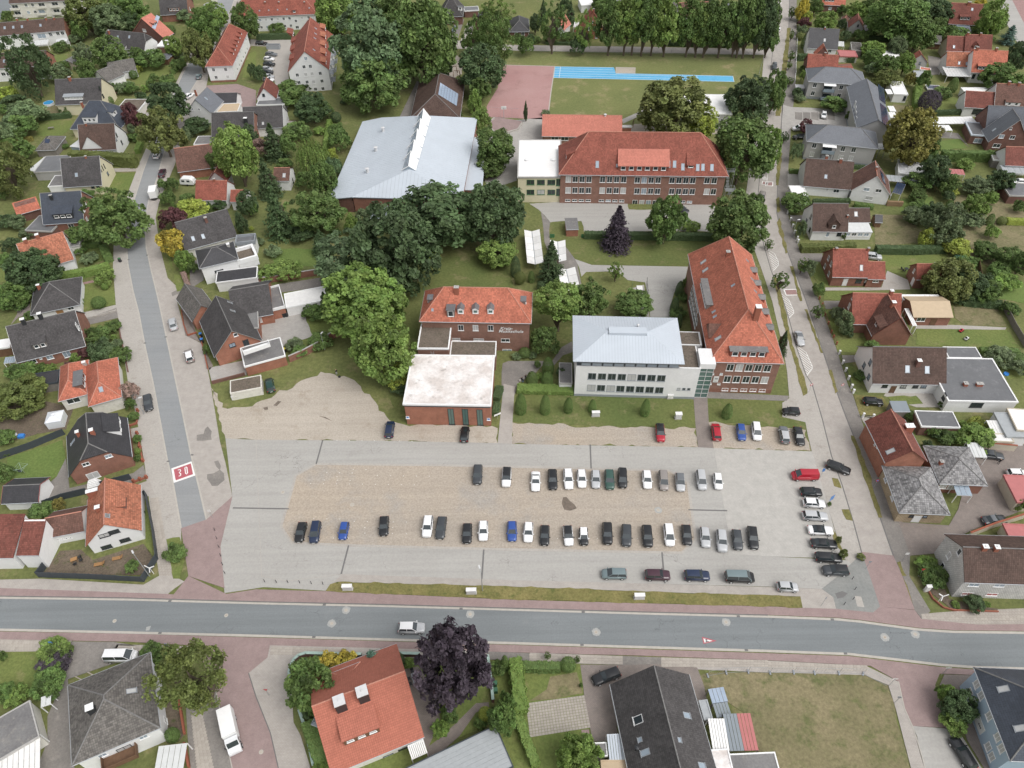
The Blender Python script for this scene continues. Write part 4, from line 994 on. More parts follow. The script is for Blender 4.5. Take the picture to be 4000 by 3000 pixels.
h=H('house',(-110,1118),(237,1102),(90,916),3.0,'gx','plaster_white','roof_dark','black gridded roof house with pale roof windows and wood terrace',pitch=40,verge='white_paint')
h.sky([(60,1066),(5,1070)],.7,1.0,BL)
flat('garden_terrace',(245,1098),(330,1098),(345,1042),.5,'concrete','brick_dark',None,root=h,trim='wood_brown')
h=H('house',(145,1566),(287,1564),(225,1448),3.4,'gx','plaster_white','roof_brown_red','small modern white house with tall black windows beside the weeping willow',pitch=30)
h.sky([(243,1515)],.9,1.4,BL).win([(335,1510),(318,1560)],.7,1.6,DK,'glass_dark',False)

# ---- gymnasium
he,lo=5.2,3.6
V=Vector
FL,FR,BR,BLc=P(825,1704,he),P(1780,1728,he),P(1912,1020,he),P(1087,1016,he)
rf,rb=P(1320,1467,9.4),P(1458,998,9.4)
LF,LB,LB2=P(630,1722,lo),P(920,1051,lo),P(1190,996,he)
class Gym(House):
 def __init__(s):pass
g=Gym();g.M=frame(V((FL.x,FL.y,0)),FR-FL);g.Mi=g.M.inverted();g.root=empty('gymnasium',g.M);g.root_M=g.M;g.toroot=Matrix();g.wm,g.rm='brick_red','metal_roof'
tag(g.root,'large school gymnasium with pale blue standing seam metal roof and glazed ridge','gymnasium')
lc=lambda p:g.Mi@p
g.rf=[[lc(p)for p in q]for q in([FL,FR,rf],[FR,BR,rb,rf],[BLc,FL,rf,rb],[LB,LF,FL,BLc])]
b=MB()
for q in g.rf:b.slab(q,.25)
b.poly([lc(BR),lc(BLc),lc(rb)]);g.add('roof',b,'metal_roof_dark')
ins=[lc(p)for p in(FL,FR,BR,BLc)];b=MB()
b.prism([(p.x*.985+.3,p.y*.985+.3)for p in ins],0,he-.25);g.add('wall',b,'brick_red')
l4=[lc(p)for p in(LF,FL,BLc,LB)];b=MB();b.prism([(p.x*.99+(.25 if i in(0,3)else 0),p.y*.985+.35)for i,p in enumerate(l4)],0,lo-.25);g.add('wall',b,'brick_dark')
b=MB();b.poly([V((l4[0].x*.99+.25,l4[0].y+.36,lo-.3)),V((l4[1].x,l4[1].y+.36,lo-.3)),V((l4[1].x,l4[1].y+.36,he-.3))]);g.add('wall',b,'brick_dark')
g.walls=[[V((0,.3,0)),V((ins[1].x,.3,0)),V((ins[1].x,.3,he)),V((0,.3,he))]]
for i,d in((0,None),(1,None),(2,None),(3,None)):g.panels(i,1.1,gap=.05,lift=.03,t=.04)
r0,r1=lc(rf),lc(rb);dv=(r1-r0);L_=dv.length;u=dv.normalized();sx=V((u.y,-u.x,0)).normalized()
for i in range(5):   # glazed ridge segments, each rising towards its far end
 a,c=r0+u*(L_*(i/5)+.25),r0+u*(L_*((i+1)/5)-.55)
 za,zc=1.0,2.6
 b=MB();b.poly([a+sx*2.0+V((0,0,-.35)),c+sx*2.0+V((0,0,-.35)),c+V((0,0,zc)),a+V((0,0,za))]);s_=g.add('ridge_skylight',b,'white_paint')
 b=MB();b.poly([c-sx*2.0+V((0,0,-.35)),a-sx*2.0+V((0,0,-.35)),a+V((0,0,za)),c+V((0,0,zc))]);b.poly([a-sx*2.0+V((0,0,-.35)),a+sx*2.0+V((0,0,-.35)),a+V((0,0,za))]);b.poly([c+sx*2.0+V((0,0,-.35)),c-sx*2.0+V((0,0,-.35)),c+V((0,0,zc))])
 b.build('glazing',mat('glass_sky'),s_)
 b=MB();b.cyl(a+V((0,0,za)),c+V((0,0,zc)),.12,n=6);b.cyl(c+V((0,0,zc)),c-sx*2.6+V((0,0,-.3)),.14,n=6);b.cyl(a+V((0,0,za)),a-sx*2.2+V((0,0,-.3)),.12,n=6);b.build('skylight_frame',mat('white_paint'),s_)
b=MB();b.box(-.1,-.1,0,.1,.1,.1)
for x,y in((1100,1135),(1038,1305),(965,1490)):g.vent(x,y,.45,1.3)
H('annex',(1795,1640),(1955,1640),(1978,1186),3.4,'pent','brick_red','metal_roof',root=g,rise=.6,auto=False).panels(0,.9)
canopy('pergola',(1885,1410),(1950,1425),(1975,1285),4.3,'corrugated_grey',None,.3,root=g,n=8,post='steel')
tile(1,1)
a2=H('annex',(985,228),(1245,232),(1218,120),2.8,'pent','brick_dark','metal_roof_dark',root=g,rise=.8,auto=False).panels(0,.7,'metal_roof_dark')

# ---- school
tile(2,0)
h=H('school_pavilion',(257,1178),(952,1188),(600,993),3.4,'gx','brick_school','roof_red_salmon','school pavilion with long salmon tiled roof beside the red court','school building',pitch=30)
h.win([(370,1196),(455,1196)],2.4,1.4).vent(805,1000,.35,.5)
flat('plant_room',(948,1100),(1036,1098),(1040,1082),4.4,'metal_light','brick_orange',None,root=h,trim='metal_light')
h=H('school_building',(402,1510),(1872,1526),(1140,1141),9.5,'hipx','brick_school','roof_red','long three storey brick school with red hipped roof and wide dormer','school building',pitch=47,oh=.6)
S2=dict(w=1.55,h=1.9)
for x0,x1,y in((488,665,1548),(783,965,1550),(1083,1262,1555),(1383,1562,1558)):
 h.row(x0,y,x1,y+2,4,**S2);h.row(x0-3,y+95,x1-5,y+97,4,**S2)
h.row(1685,1560,1747,1561,2,**S2).row(1682,1655,1740,1656,2,**S2)
for x0,x1,y in((482,658,1730),(773,947,1733),(1475,1533,1743)):h.row(x0,y,x1,y+2,4 if x1<1400 else 2,1.5,.7)
h.row(1062,1750,1236,1753,4,1.5,1.7)
h.dormer(1133,1475,14.0,1.5,'shed',6,'roof_red','roof_red_salmon',s2=35,ww=1.3,wh=1.1).dormer(1542,1453,2.0,1.0,'shed',1,'roof_red',s2=36,ww=1.4,wh=.6)
h.sky([(737,1420),(1353,1418),(1405,1418),(1477,1442),(1605,1447),(1650,1445),(1728,1447)],.95,1.9,'glass_sky','grey_paint').sky([(910,1430)],.7,.9)
h.dormer(470,1360,3.0,1.5,'shed',2,'roof_red',s2=25)
SCH=h
w2=flat('flat_wing',(45,1533),(442,1533),(70,1208),8.2,'roof_white','plaster_cream',None,root=h,trim='stone_grey',edge=.35,oh=.2)
w2.row(160,1575,340,1575,3,2.2,1.6,'green_paint').row(160,1660,340,1660,3,2.2,1.6,'green_paint').row(400,1575,400,1660,2,1.2,2.2,'green_paint')
for x,y in((130,1385),(355,1385)):w2.vent(x,y,.5,.3,'white_paint')
# fire escape on its right end
e=V((h.lx+.2,h.ly*.22,0));b=MB()
for i,(z,y0)in enumerate(((8.0,2.2),(4.4,-2.2))):
 b=MB();b.box(e.x,e.y+y0-.8,z,e.x+2.6,e.y+y0+.8,z+.08);h.add('landing',b,'steel')
 b=MB()
 for k in range(12):b.box(e.x+.4+(1.3 if i else 0),e.y+y0-(k*.3 if i==0 else-k*.3)-.15,z-k*.3-.2,e.x+1.3+(1.3 if i else 0),e.y+y0-(k*.3 if i==0 else-k*.3)+.15,z-k*.3-.15)
 h.add('stair_flight',b,'steel')
 for ex,ey in((0,-.8),(2.6,-.8),(2.6,.8),(0,.8)):
  b=MB();b.box(e.x+ex-.05,e.y+y0+ey-.05,0,e.x+ex+.05,e.y+y0+ey+.05,z+1.1);h.add('stair_post',b,'steel')
 b=MB()
 for zz in(.55,1.05):b.box(e.x+2.55,e.y+y0-.8,z+zz,e.x+2.6,e.y+y0+.8,z+zz+.06);b.box(e.x,e.y+y0+.75,z+zz,e.x+2.6,e.y+y0+.8,z+zz+.06);b.box(e.x,e.y+y0-.8,z+zz,e.x+2.6,e.y+y0-.75,z+zz+.06)
 h.add('stair_railing',b,'steel')
c=flat('classroom_container',(1500,982),(1903,986),(1871,818),5.8,'roof_white','plaster_grey','white topped two storey classroom container block behind the big tree','container block',trim='white_paint',edge=.3)
c.win([(1785,1000)],.9,1.1).win([(1815,1045)],1.0,1.8)
# houses beyond the sports field
h=H('bungalow',(-25,276),(152,273),(182,164),2.7,'hip','brick_dark','roof_black','black hipped brick bungalow beyond the sports field path',pitch=35);h.win([(35,290),(95,290)],1.3,1.2)
h=H('house',(585,257),(792,247),(712,57),4.0,'gy','brick_orange','roof_red','narrow red brick house with steep red gable beyond the sports field',pitch=55)
h.win([(693,192)],.8,.9).win([(673,248),(715,248)],1.1,1.3).win([(730,316),(672,310)],1.1,1.2).chim(706,95,.5,.5,.8)
canopy('carport',(530,232),(590,235),(590,190),2.5,'corrugated_white','white roofed carport left of the narrow red brick house',cat='carport')
H('house',(325,240),(452,262),(395,102),2.8,'gy','plaster_white','roof_red_salmon','small white house with faded pink roof behind thin street trees',pitch=50)
H('house',(1440,152),(1705,142),(1560,18),3.0,'gx','plaster_white','roof_brown_red','red brown roofed house mostly hidden behind the row of tall trees',pitch=45)
flat('house',(598,48),(722,42),(722,-20),3.0,'roof_white','plaster_white','white flat roofed house at the top edge left of the tree row','house')
flat('long_building',(900,22),(1192,28),9.0,5.0,'roof_felt','plaster_grey','long grey building at the top edge above the tree row','building')
H('house',(1850,160),(2080,165),(1960,20),3.0,'gx','plaster_white','roof_slate','white house with grey roof glimpsed between the tall trees by the road',pitch=40)
H('house',(1250,120),(1420,124),(1330,20),3.0,'gx','plaster_white','roof_grey','grey roofed house glimpsed behind the middle of the tree row',pitch=40)
# ---- top right
tile(3,0)
h=H('house',(440,40),(668,51),(560,-90),3.2,'gx','brick_dark','roof_orange','brick house with orange roof and dormers at the top edge by a yellow conifer');h.win([(462,70),(537,72),(607,73)],1.2,1.1).dormer(530,12,4.0,1.0,'shed',3)
h=H('barn',(692,240),(833,252),(785,113),2.8,'gy','plaster_grey','roof_darkred','grey rendered barn with dark red saddle roof among gardens','barn',pitch=48);h.win([(778,222)],.6,1.0,DK)
H('lean_to',(834,264),(932,270),(925,218),2.3,'pent','wood_brown','roof_felt',root=h,rise=.5,auto=False)
H('shed',(622,185),(690,195),(700,130),2.2,'gy','plaster_white','roof_brown_red','small white shed with rusty roof left of the grey barn','shed',pitch=30)
h=H('house',(340,416),(602,429),(495,246),3.4,'gx','plaster_white','roof_black','white house with large black roof facing the right street',pitch=45);h.sky([(490,346)],.8,1.2,BL).win([(533,442)],1.3,1.2).chim(490,250,.5,.5,.6)
canopy('garden_canopy',(598,395),(660,400),(664,360),2.4,'acrylic','small glass garden canopy right of the black roofed white house')
h=H('house',(332,604),(602,616),(480,470),3.2,'gx','brick_dark','roof_red','brick house with red tiled roof behind the grey apartment block',pitch=45);h.chim(490,480,.6,.6,1.0)
H('annex',(590,602),(738,592),(738,546),2.8,'pent','brick_dark','roof_red',root=h,rise=.8,auto=False)
H('wing',(402,476),(528,480),2.6,5.2,'gy','brick_dark','roof_orange',root=h,pitch=52,auto=False)
h=H('apartment_block',(348,704),(852,738),(645,586),6.2,'hipx','plaster_grey','roof_slate','modern grey U shaped apartment block around a small parking court','apartment block',pitch=30,base=(.8,'grey_paint'),oh=.5)
e_=H('wing',(768,1106),(1087,1132),(918,682),6.4,'gy','plaster_grey','roof_slate',root=h,pitch=30,base=(.8,'grey_paint'),oh=.5)
s_=H('wing',(333,1221),(957,1287),(672,1093),6.2,'hipx','plaster_grey','roof_slate',root=h,pitch=30,base=(.8,'grey_paint'),oh=.5)
h.win([(405,736),(387,806),(633,756),(705,761),(612,826),(685,832)],1.3,1.6);s_.win([(400,1258),(378,1332),(648,1286),(740,1295),(627,1360),(715,1368)],1.3,1.6)
e_.row(752,900,762,1080,5,1.2,2.0)
e_.solar([(962,860),(947,725),(1012,870)],8,3,'solar').solar([(985,1060),(966,890),(1040,1075)],8,3,'solar')
for q,(x,y)in((h,(517,772)),(s_,(512,1300))):
 q.win([(x,y-12),(x-14,y+62)],2.8,1.9,DK)
 p,n,t=q.hit(x,y+10,q.walls[:1])
 for z in(.6,3.4):
  b=MB();b.box(-1.9,0,z,1.9,1.7,z+.15);b.box(-1.9,1.62,z+.15,1.9,1.7,z+1.1);q.add('balcony',b,'glass_sky',frame(V((p.x,p.y,0)),-V((0,0,1)).cross(n)))
 b=MB();b.slab([V((-2,0,6.0)),V((2,0,6.0)),V((2,1.8,5.7)),V((-2,1.8,5.7))],.06);q.add('balcony_roof',b,'white_paint',frame(V((p.x,p.y,0)),-V((0,0,1)).cross(n)))
 for sx_ in(-1.85,1.85):
  b=MB();b.box(sx_-.05,1.6,0,sx_+.05,1.7,5.7);q.add('balcony_post',b,'dark_paint',frame(V((p.x,p.y,0)),-V((0,0,1)).cross(n)))
for i,(A,B,C)in enumerate((((1032,812),(1082,812),(1082,770)),((1055,962),(1110,962),(1108,915)),((1058,1016),(1116,1018),(1112,970)),((960,1290),(1015,1290),(1010,1240)))):
 canopy('awning',A,B,C,3.0,'white_paint',['white terrace awning nearest the white garden cube','upper of the two white awnings on the east side of the grey block','lower of the two white awnings on the east side of the grey block','white awning at the south end of the grey apartment block'][i],.3,cat='awning',n=3,post='steel')
flat('garden_cube',(1088,813),(1213,820),(1197,709),2.9,'roof_white','plaster_white','white cubic garden building with flat white roof behind the grey block','outbuilding',edge=.3).win([(1180,850)],.9,1.6,DK)
flat('bin_store',(240,760),(318,765),(320,735),2.0,'metal_light','grey_paint','grey metal bin store at the street corner of the grey block','bin store',trim='metal_light')
h=H('house',(303,1608),(720,1642),(510,1379),3.0,'gx','plaster_white','roof_brown','white house with long brown roof and front gable below the grey block',pitch=42)
g2=H('wing',(715,1648),(1062,1692),(930,1388),3.2,'gy','plaster_white','roof_brown_red',root=h,pitch=45,verge='white_paint')
g2.win([(852,1636),(955,1648)],1.6,1.1).win([(873,1712)],2.0,1.2,W,BL).solar([(985,1560),(965,1470),(1010,1575)],4,1,'solar').chim(935,1462,.5,.5,.7)
h.sky([(500,1525)]).chim(625,1400,.8,.6,1.0).chim(505,1368,.7,.6,.8).win([(515,1632)],.7,1.3,pm=BL).win([(590,1650)],1.6,1.1)
canopy('solar_shelter',(1075,1660),(1150,1680),(1130,1575),2.4,'solar','lean to shelter roofed with solar panels beside the stacked firewood',.6,n=4,cat='shelter')
flat('carport',(225,1712),(356,1712),(356,1606),2.5,'roof_white','plaster_white','white flat carport at the street end of the brown roofed white house','carport')
flat('garage',(1125,1493),(1358,1528),(1340,1412),2.7,'metal_light','plaster_white','large white garage with light metal roof below the golden tree')
canopy('garden_shelter',(1030,1562),(1465,1602),(1455,1548),2.3,'corrugated_grey','long low corrugated garden shelter in front of the white garage',.3,cat='shelter',n=12,post='wood_brown')
h=H('house',(1558,206),(1837,223),(1720,29),3.2,'gx','brick_dark','roof_darkred','brown red roofed brick house with three window dormer near the top right road')
h.dormer(1697,172,4.0,1.2,'shed',3,'roof_darkred').chim(1735,40,1.2,.8,1.0).sky([(1765,80)]).win([(1612,240)],2.2,2.0)
canopy('conservatory',(1640,262),(1758,270),(1750,222),2.5,'glass_sky',None,.4,root=h)
h=H('house',(1540,441),(1700,446),(1640,313),3.4,'gx','plaster_beige','roof_darkred','semi detached house pair with dark brown red roofs and yellowish gable',pitch=45)
w_=H('wing',(1696,446),(1932,453),(1820,299),3.6,'gx','plaster_beige','roof_darkred',root=h,pitch=45);h.sky([(1607,404)]);w_.dormer(1790,418,2.2,1.0,'gable',1,'roof_darkred').chim(1725,300,.6,.6,.8).chim(1835,305,.6,.6,.8)
h=H('house',(1538,573),(1756,581),(1660,449),3.4,'gx','plaster_white','roof_orange_old','semi detached white house pair with bright orange roofs and wide dormer',pitch=45)
w_=H('wing',(1755,626),(2056,641),(1930,433),3.8,'gx','plaster_white','roof_orange',root=h,pitch=45);w_.dormer(1872,603,5.2,1.3,'shed',4,DK,'roof_orange').chim(1805,428,.7,.7,.9).chim(1970,436,.7,.7,.9).win([(1775,660),(1828,652)],1.1,1.6,DK)
h.sky([(1652,545),(1718,550)]);canopy('terrace_roof',(1548,656),(1762,662),(1735,582),2.5,'acrylic',None,.5,root=h,n=8)
h=H('garden_house',(1218,540),(1387,546),(1310,433),2.3,'gy','plaster_grey','roof_red','small grey garden house with orange saddle roof','garden house',pitch=42);h.win([(1313,545)],.6,.9,DK)
flat('shed',(990,482),(1130,502),(1126,456),2.4,'roof_white','wood_brown','white topped wooden shed among the garden trees','shed')
flat('shed',(620,486),(778,493),(770,440),2.3,'corrugated_red','plaster_ivory','shed with flat pink roof right of the black roofed house','shed',trim='corrugated_red')
flat('shed',(722,432),(815,440),(815,372),2.2,'roof_grey','wood_grey','weathered grey shed above the pink roofed shed','shed',trim='stone_grey')
H('shed',(1258,660),(1348,665),(1345,615),2.1,'gx','green_paint','corrugated_grey','green garden shed with curved grey roof','shed',pitch=25)
flat('shed',(1310,600),(1405,615),(1400,590),2.1,'roof_red_salmon','wood_brown','low shed with pink roof behind the green garden shed','shed')
H('shed',(1400,372),(1500,380),(1470,308),2.3,'gx','wood_brown','roof_grey','open brown shed with grey roof below the semi detached pair','shed',pitch=25)
h=H('house',(1695,926),(1950,942),(1840,791),3.2,'gx','plaster_white','roof_darkred','white house with wide red roof and picture window near the right edge',pitch=42,verge='white_paint')
w_=H('wing',(1955,926),(2380,944),(2150,726),3.8,'gx','plaster_white','roof_brown_red',root=h,pitch=45,verge='white_paint');h.win([(1805,965)],2.8,1.7,DK);w_.dormer(2110,912,4.6,1.1,'shed',2,'plaster_white').chim(2080,725,.7,.7,.8).chim(2165,735,.7,.7,.8)
flat('carport',(1695,792),(1922,792),(1918,757),2.6,'roof_white','plaster_white','flat white carport behind the wide red roofed house','carport')
flat('pergola_seat',(1378,770),(1500,775),(1500,740),.6,'solar','white_paint','ground mounted solar panels in a white frame beside a conifer','solar panels')
h=H('house',(1878,1132),(2330,1152),(2100,918),3.4,'gx','brick_dark','roof_blueblack','dark brick house with steep blue black roof and white trimmed front gable',pitch=48)
w_=H('wing',(1905,1226),(2255,1246),(2062,936),3.2,'gy','brick_dark','roof_slate',root=h,pitch=52,verge='white_paint');w_.win([(2018,1178),(2112,1186)],1.5,1.2).win([(1975,1258)],2.2,1.3).win([(2100,1110)],.6,.8).sky([(1955,1120)],.8,1.2,'metal_roof')
f_=flat('flat_annex',(1755,1166),(1906,1178),(1870,1064),3.0,'roof_felt_wet','brick_dark',None,root=h,trim='metal_roof',edge=.5);f_.win([(1815,1215)],2.4,1.5)
canopy('carport',(1420,1070),(1812,1064),(1792,1005),2.6,'white_paint','long white carport with ribbed flat roof beside the dark brick house',.1,cat='carport',n=14)
canopy('garden_awning',(1458,1128),(1597,1126),(1582,1080),2.4,'white_paint','small white awning in front of the long white carport',.2,cat='awning',n=4)
h=H('house',(2050,1431),(2420,1442),(2200,1269),3.2,'gx','plaster_white','roof_darkred','white house with red roof at the right edge with corner balcony',pitch=42)
canopy('terrace_roof',(2040,1490),(2300,1500),(2280,1435),2.5,'corrugated_grey',None,.3,root=h)
flat('balcony',(1945,1380),(2035,1390),(2040,1320),2.6,'concrete','wood_grey',None,root=h,trim='plaster_white' if False else 'white_paint')
canopy('garden_greenhouse',(1548,1500),(1705,1510),(1690,1465),2.0,'corrugated_red','low shelter with red and white slatted roof on the lawn',.2,cat='shelter',n=6)
flat('outbuilding',(2085,1690),(2350,1700),(2300,1590),2.7,'roof_felt_wet','brick_dark','grey flat roofed outbuilding at the right edge behind the white car','outbuilding',trim='stone_grey')
# ---- left street, middle
tile(0,1)
h=H('house',(372,283),(726,259),(520,0),3.6,'gx','brick_red','roof_blueblack','brick house with glossy blue black roof and wide dormer beside the huge round tree',pitch=46,verge='white_paint')
h.dormer(555,232,5.2,1.7,'shed',3,DK,'roof_blueblack',s2=20,ww=1.2,wh=.8).chim(450,60,.7,.6,1.2,'dark_paint').win([(740,110),(722,155),(750,235)],1.0,1.2,W,BL).win([(620,302)],1.6,2.0).win([(480,308)],.9,.9)
flat('annex',(215,332),(445,344),(362,205),2.8,'roof_felt_wet','brick_dark',None,root=h,trim='stone_grey')
H('annex',(145,202),(352,143),(330,32),2.7,'pent','brick_dark','roof_orange',root=h,rise=1.6,auto=False).sky([(192,98),(247,80)],.8,.6,'glass_sky','roof_red')
h=H('house',(242,695),(642,583),(330,400),3.0,'gx','plaster_white','roof_orange_old','white house with mossy orange roof behind a dark purple tree',pitch=44,verge='white_paint')
h.sky([(358,570)]).chim(225,432,.8,.8,.9,'brick_plain','white_paint').chim(328,392,.8,.8,.9,'brick_plain','white_paint')
flat('garage',(600,478),(690,462),(640,378),2.5,'roof_felt','plaster_ivory','small pale garage box right of the mossy orange roof',trim='stone_grey')
h=H('bungalow',(260,1066),(692,974),(661,742),2.8,'hip','plaster_white','roof_dark','white bungalow with dark hipped roof and lawn by the left street',pitch=36)
h.chim(345,838,.7,.5,1.3,'brick_plain','white_paint').door(508,1020,1.4,2.0,'wood_teak').win([(610,1000)],1.4,1.2)
h=H('house',(143,1478),(740,1331),(310,1102),3.2,'gx','brick_red','roof_dark','large dark roofed brick house with small dormer and two chimneys',pitch=42,verge='white_paint')
h.dormer(355,1345,2.8,1.3,'shed',2,'wood_grey').chim(212,1135,.8,.7,1.3,DK,'white_paint').chim(357,1087,.8,.7,1.3,DK,'white_paint').win([(285,1462),(430,1426)],1.4,1.2).win([(575,1395)],1.6,2.2).win([(350,1436)],.5,.6).win([(690,1190),(665,1160)],1.0,1.8)
flat('carport',(-60,1362),(85,1340),(62,1270),2.6,'roof_white','wood_brown',None,root=h)
canopy('glass_canopy',(30,1480),(130,1470),(120,1420),2.4,'glass_sky',None,.3,root=h)
flat('shed',(275,1682),(497,1645),(487,1540),2.5,'roof_black','wood_grey','black roofed garden shed left of the orange hipped house','shed',trim='anthracite')
h=H('house',(1722,663),(2060,581),(2010,428),5.4,'hip','plaster_white','roof_black','modern white house with dark hipped roof and white framed roof terraces',pitch=28)
h.chim(1975,470,.7,.7,.8,'stone_grey','white_paint').win([(1893,682)],2.2,.7,DK)
flat('terrace_wing',(2060,622),(2235,572),(2182,470),3.4,'roof_gravel','plaster_white',None,root=h,edge=.6,parapet=.9)
flat('balcony_wing',(2035,458),(2205,442),(2168,380),3.4,'roof_felt_wet','plaster_white',None,root=h,trim='grey_paint',parapet=.8)
flat('front_wing',(1862,787),(2220,742),(2172,650),3.0,'roof_black','plaster_white',None,root=h)
h=H('house',(1600,508),(2053,383),(1740,203),3.0,'gx','plaster_ivory','roof_dark','big plain dark saddle roof house behind the yellow leaved shrub',pitch=40)
h.sky([(1668,402),(1755,383)],.8,1.3,'glass_sky').chim(1785,255,.7,.7,1.3,'brick_dark','stone_grey')
reg(680,1040,600)
h=H('house',(580,1312),(1270,1072),(690,395),3.2,'gy','brick_orange','roof_dark','rambling brick house with several dark gabled roofs on the left street',pitch=45,verge='stone_grey')
h.win([(885,985)],.9,.9).win([(838,1135)],1.4,1.1,DK,'glass_sky').win([(1040,1110)],1.3,2.2,DK).sky([(800,520),(840,640)],.7,1.2,'roof_felt')
H('wing',(262,800),(640,640),(375,157),3.0,'gy','brick_orange','roof_grey',root=h,pitch=45,auto=False)
H('wing',(183,577),(362,542),(270,372),2.8,'gx','brick_orange','roof_dark',root=h,pitch=35,auto=False)
H('wing',(850,792),(1432,690),(985,315),3.0,'gx','brick_orange','roof_dark',root=h,pitch=30,auto=False).win([(1230,775)],1.2,1.5,W,BL)
flat('flat_roof_wing',(1000,927),(1222,887),(1110,580),3.6,'roof_felt','brick_orange',None,root=h,trim='stone_grey')
f_=flat('roof_terrace',(1397,642),(1602,592),(1480,292),3.0,'roof_felt','brick_orange',None,root=h,parapet=.5)
flat('flat_front_wing',(1010,1453),(1608,1290),(1502,1030),3.0,'roof_felt','brick_orange',None,root=h,edge=.25)
p=f_=None
b=MB();q=P(1190,1190,5.4)
b.box(-3,-.8,0,3,.8,.15);b.box(-3,-.8,.15,3,-.7,1.0);b.box(2.9,-.7,.15,3,.8,1.0);b.box(-3,-.7,.15,-2.9,.8,1.0)
b.build('balcony',mat('white_paint'),h.root,h.root_M.inverted()@frame(q,P(1370,1120,5.4)-P(1010,1240,5.4)))
tile(1,1)
g_=H('garage',(258,1002),(645,926),(582,815),2.8,'flat','corrugated_white','corrugated_white','long garage with ribbed white roof between brick house and trees','garage',trim='white_paint',auto=False,oh=.1)
for i in range(16):
 b=MB();b.box(.5+i*(g_.lx-.8)/16,.3,2.82,.62+i*(g_.lx-.8)/16,g_.ly-.3,2.9);g_.add('roof_rib',b,'corrugated_white')
wall_run('garden_wall',[(0,800),(300,755),(530,720)],1.9,'brick_red','straight brick garden wall behind the white garage roof',cap='stone_grey')
wall_run('garden_wall',[(295,1470),(430,1410),(560,1340),(650,1270),(740,1240)],1.9,'brick_red','curved brick wall between the patio and the gravel yard',cap='stone_grey')
tile(0,2)
h=H('house',(502,153),(760,88),(690,-190),3.4,'hip','plaster_ivory','roof_orange','orange hipped house with dark dormer and white walls on the left street',pitch=42)
w_=H('wing',(762,197),(1053,113),(1000,-225),3.6,'hip','plaster_ivory','roof_orange',root=h,pitch=42)
h.dormer(735,-15,4.6,1.6,'flat',2,'brick_dark','roof_felt_wet',ww=1.5,wh=1.2).chim(735,-165,.7,.6,.9,'stone_grey','white_paint').win([(635,142)],2.6,1.4);w_.sky([(872,45)],.8,1.1)
h=H('house',(592,803),(1142,627),(737,211),3.0,'hy','brick_red','roof_black','brick house with black half hipped roof, two chimneys and white stairs',pitch=44,cut=.42)
h.win([(742,692),(937,622)],1.3,.9).win([(805,790)],2.2,1.8,pm=BL).chim(685,445,.6,.6,1.2,'brick_plain','white_paint').chim(805,430,.7,.7,1.2,'brick_plain','white_paint').sky([(630,500)],.7,1.6,'glass_sky').dormer(1045,370,5.0,1.5,'shed',2,'plaster_white',s2=22)
b=MB()
for i in range(5):b.box(-.8-i*.12,-.3-i*.25,0,.8+i*.12,.0,1.0-i*.2)
q=P(815,850,0);b.build('stairs',mat('plaster_white'),h.root,h.root_M.inverted()@frame(q,P(920,815)-P(700,880)))
h=H('house',(738,1403),(1226,1264),(838,829),3.0,'gy','plaster_white','roof_orange_old','white gabled corner house with weathered brown orange roof and curved link wing',pitch=43)
h.win([(900,1307),(985,1276),(920,1407),(1080,1347)],1.8,1.0,DK).chim(812,950,2.0,.7,1.1,'brick_plain','white_paint').chim(857,1090,.8,.7,1.0,'brick_plain','white_paint').sky([(925,1138)],.9,.8,'roof_felt').dormer(1095,1030,2.6,1.0,'shed',0,'brick_dark','roof_orange_old')
H('link_wing',(408,1334),(724,1273),(590,1122),2.8,'gx','plaster_white','roof_brown_red',root=h,pitch=36,auto=False).win([(500,1345),(540,1338),(575,1333),(610,1328)],.4,.4,W)
w_=H('tower_wing',(138,1484),(332,1482),(318,1166),4.2,'pent','plaster_white','roof_darkred',root=h,rise=2.6,auto=False,oh=.1)
H('tower_wing',(-140,1507),(112,1504),(82,1122),3.8,'pent','plaster_white','roof_darkred',root=h,rise=2.6,auto=False,oh=.1)
h=H('garage',(8,1037),(330,1022),(165,874),2.6,'gx','plaster_white','roof_black','white garage with mossy black roof and red gable board','garage',pitch=30,verge='corrugated_red')
# garden tent
a=P(430,392),P(580,368),P(395,300);c_=(P(505,335));M_=frame(c_,a[1]-a[0])
t_=empty('garden_tent',M_);tag(t_,'white square garden tent with peaked top beside the dark house','tent')
b=MB();s=1.65
for i in range(4):
 an=[(-s,-s),(s,-s),(s,s),(-s,s)];p,q=an[i],an[(i+1)%4]
 b.poly([(p[0],p[1],2.0),(q[0],q[1],2.0),(q[0]*.25,q[1]*.25,2.7),(p[0]*.25,p[1]*.25,2.7)])
 b.poly([(p[0]*.25,p[1]*.25,2.75),(q[0]*.25,q[1]*.25,2.75),(0,0,2.95)])
b.build('tent_roof',mat('tent_white'),t_);b=MB()
for i in range(4):
 p,q=an[i],an[(i+1)%4];b.poly([(p[0]*.97,p[1]*.97,0),(q[0]*.97,q[1]*.97,0),(q[0]*.97,q[1]*.97,1.98),(p[0]*.97,p[1]*.97,1.98)])
b.build('tent_wall',mat('tent_white'),t_)
h=flat('transformer_hut',(1988,84),(2262,32),(2215,-70),2.3,'roof_gravel','plaster_ivory','beige hut with mossy flat roof and recycling bins at the sand yard','hut',trim='plaster_ivory')

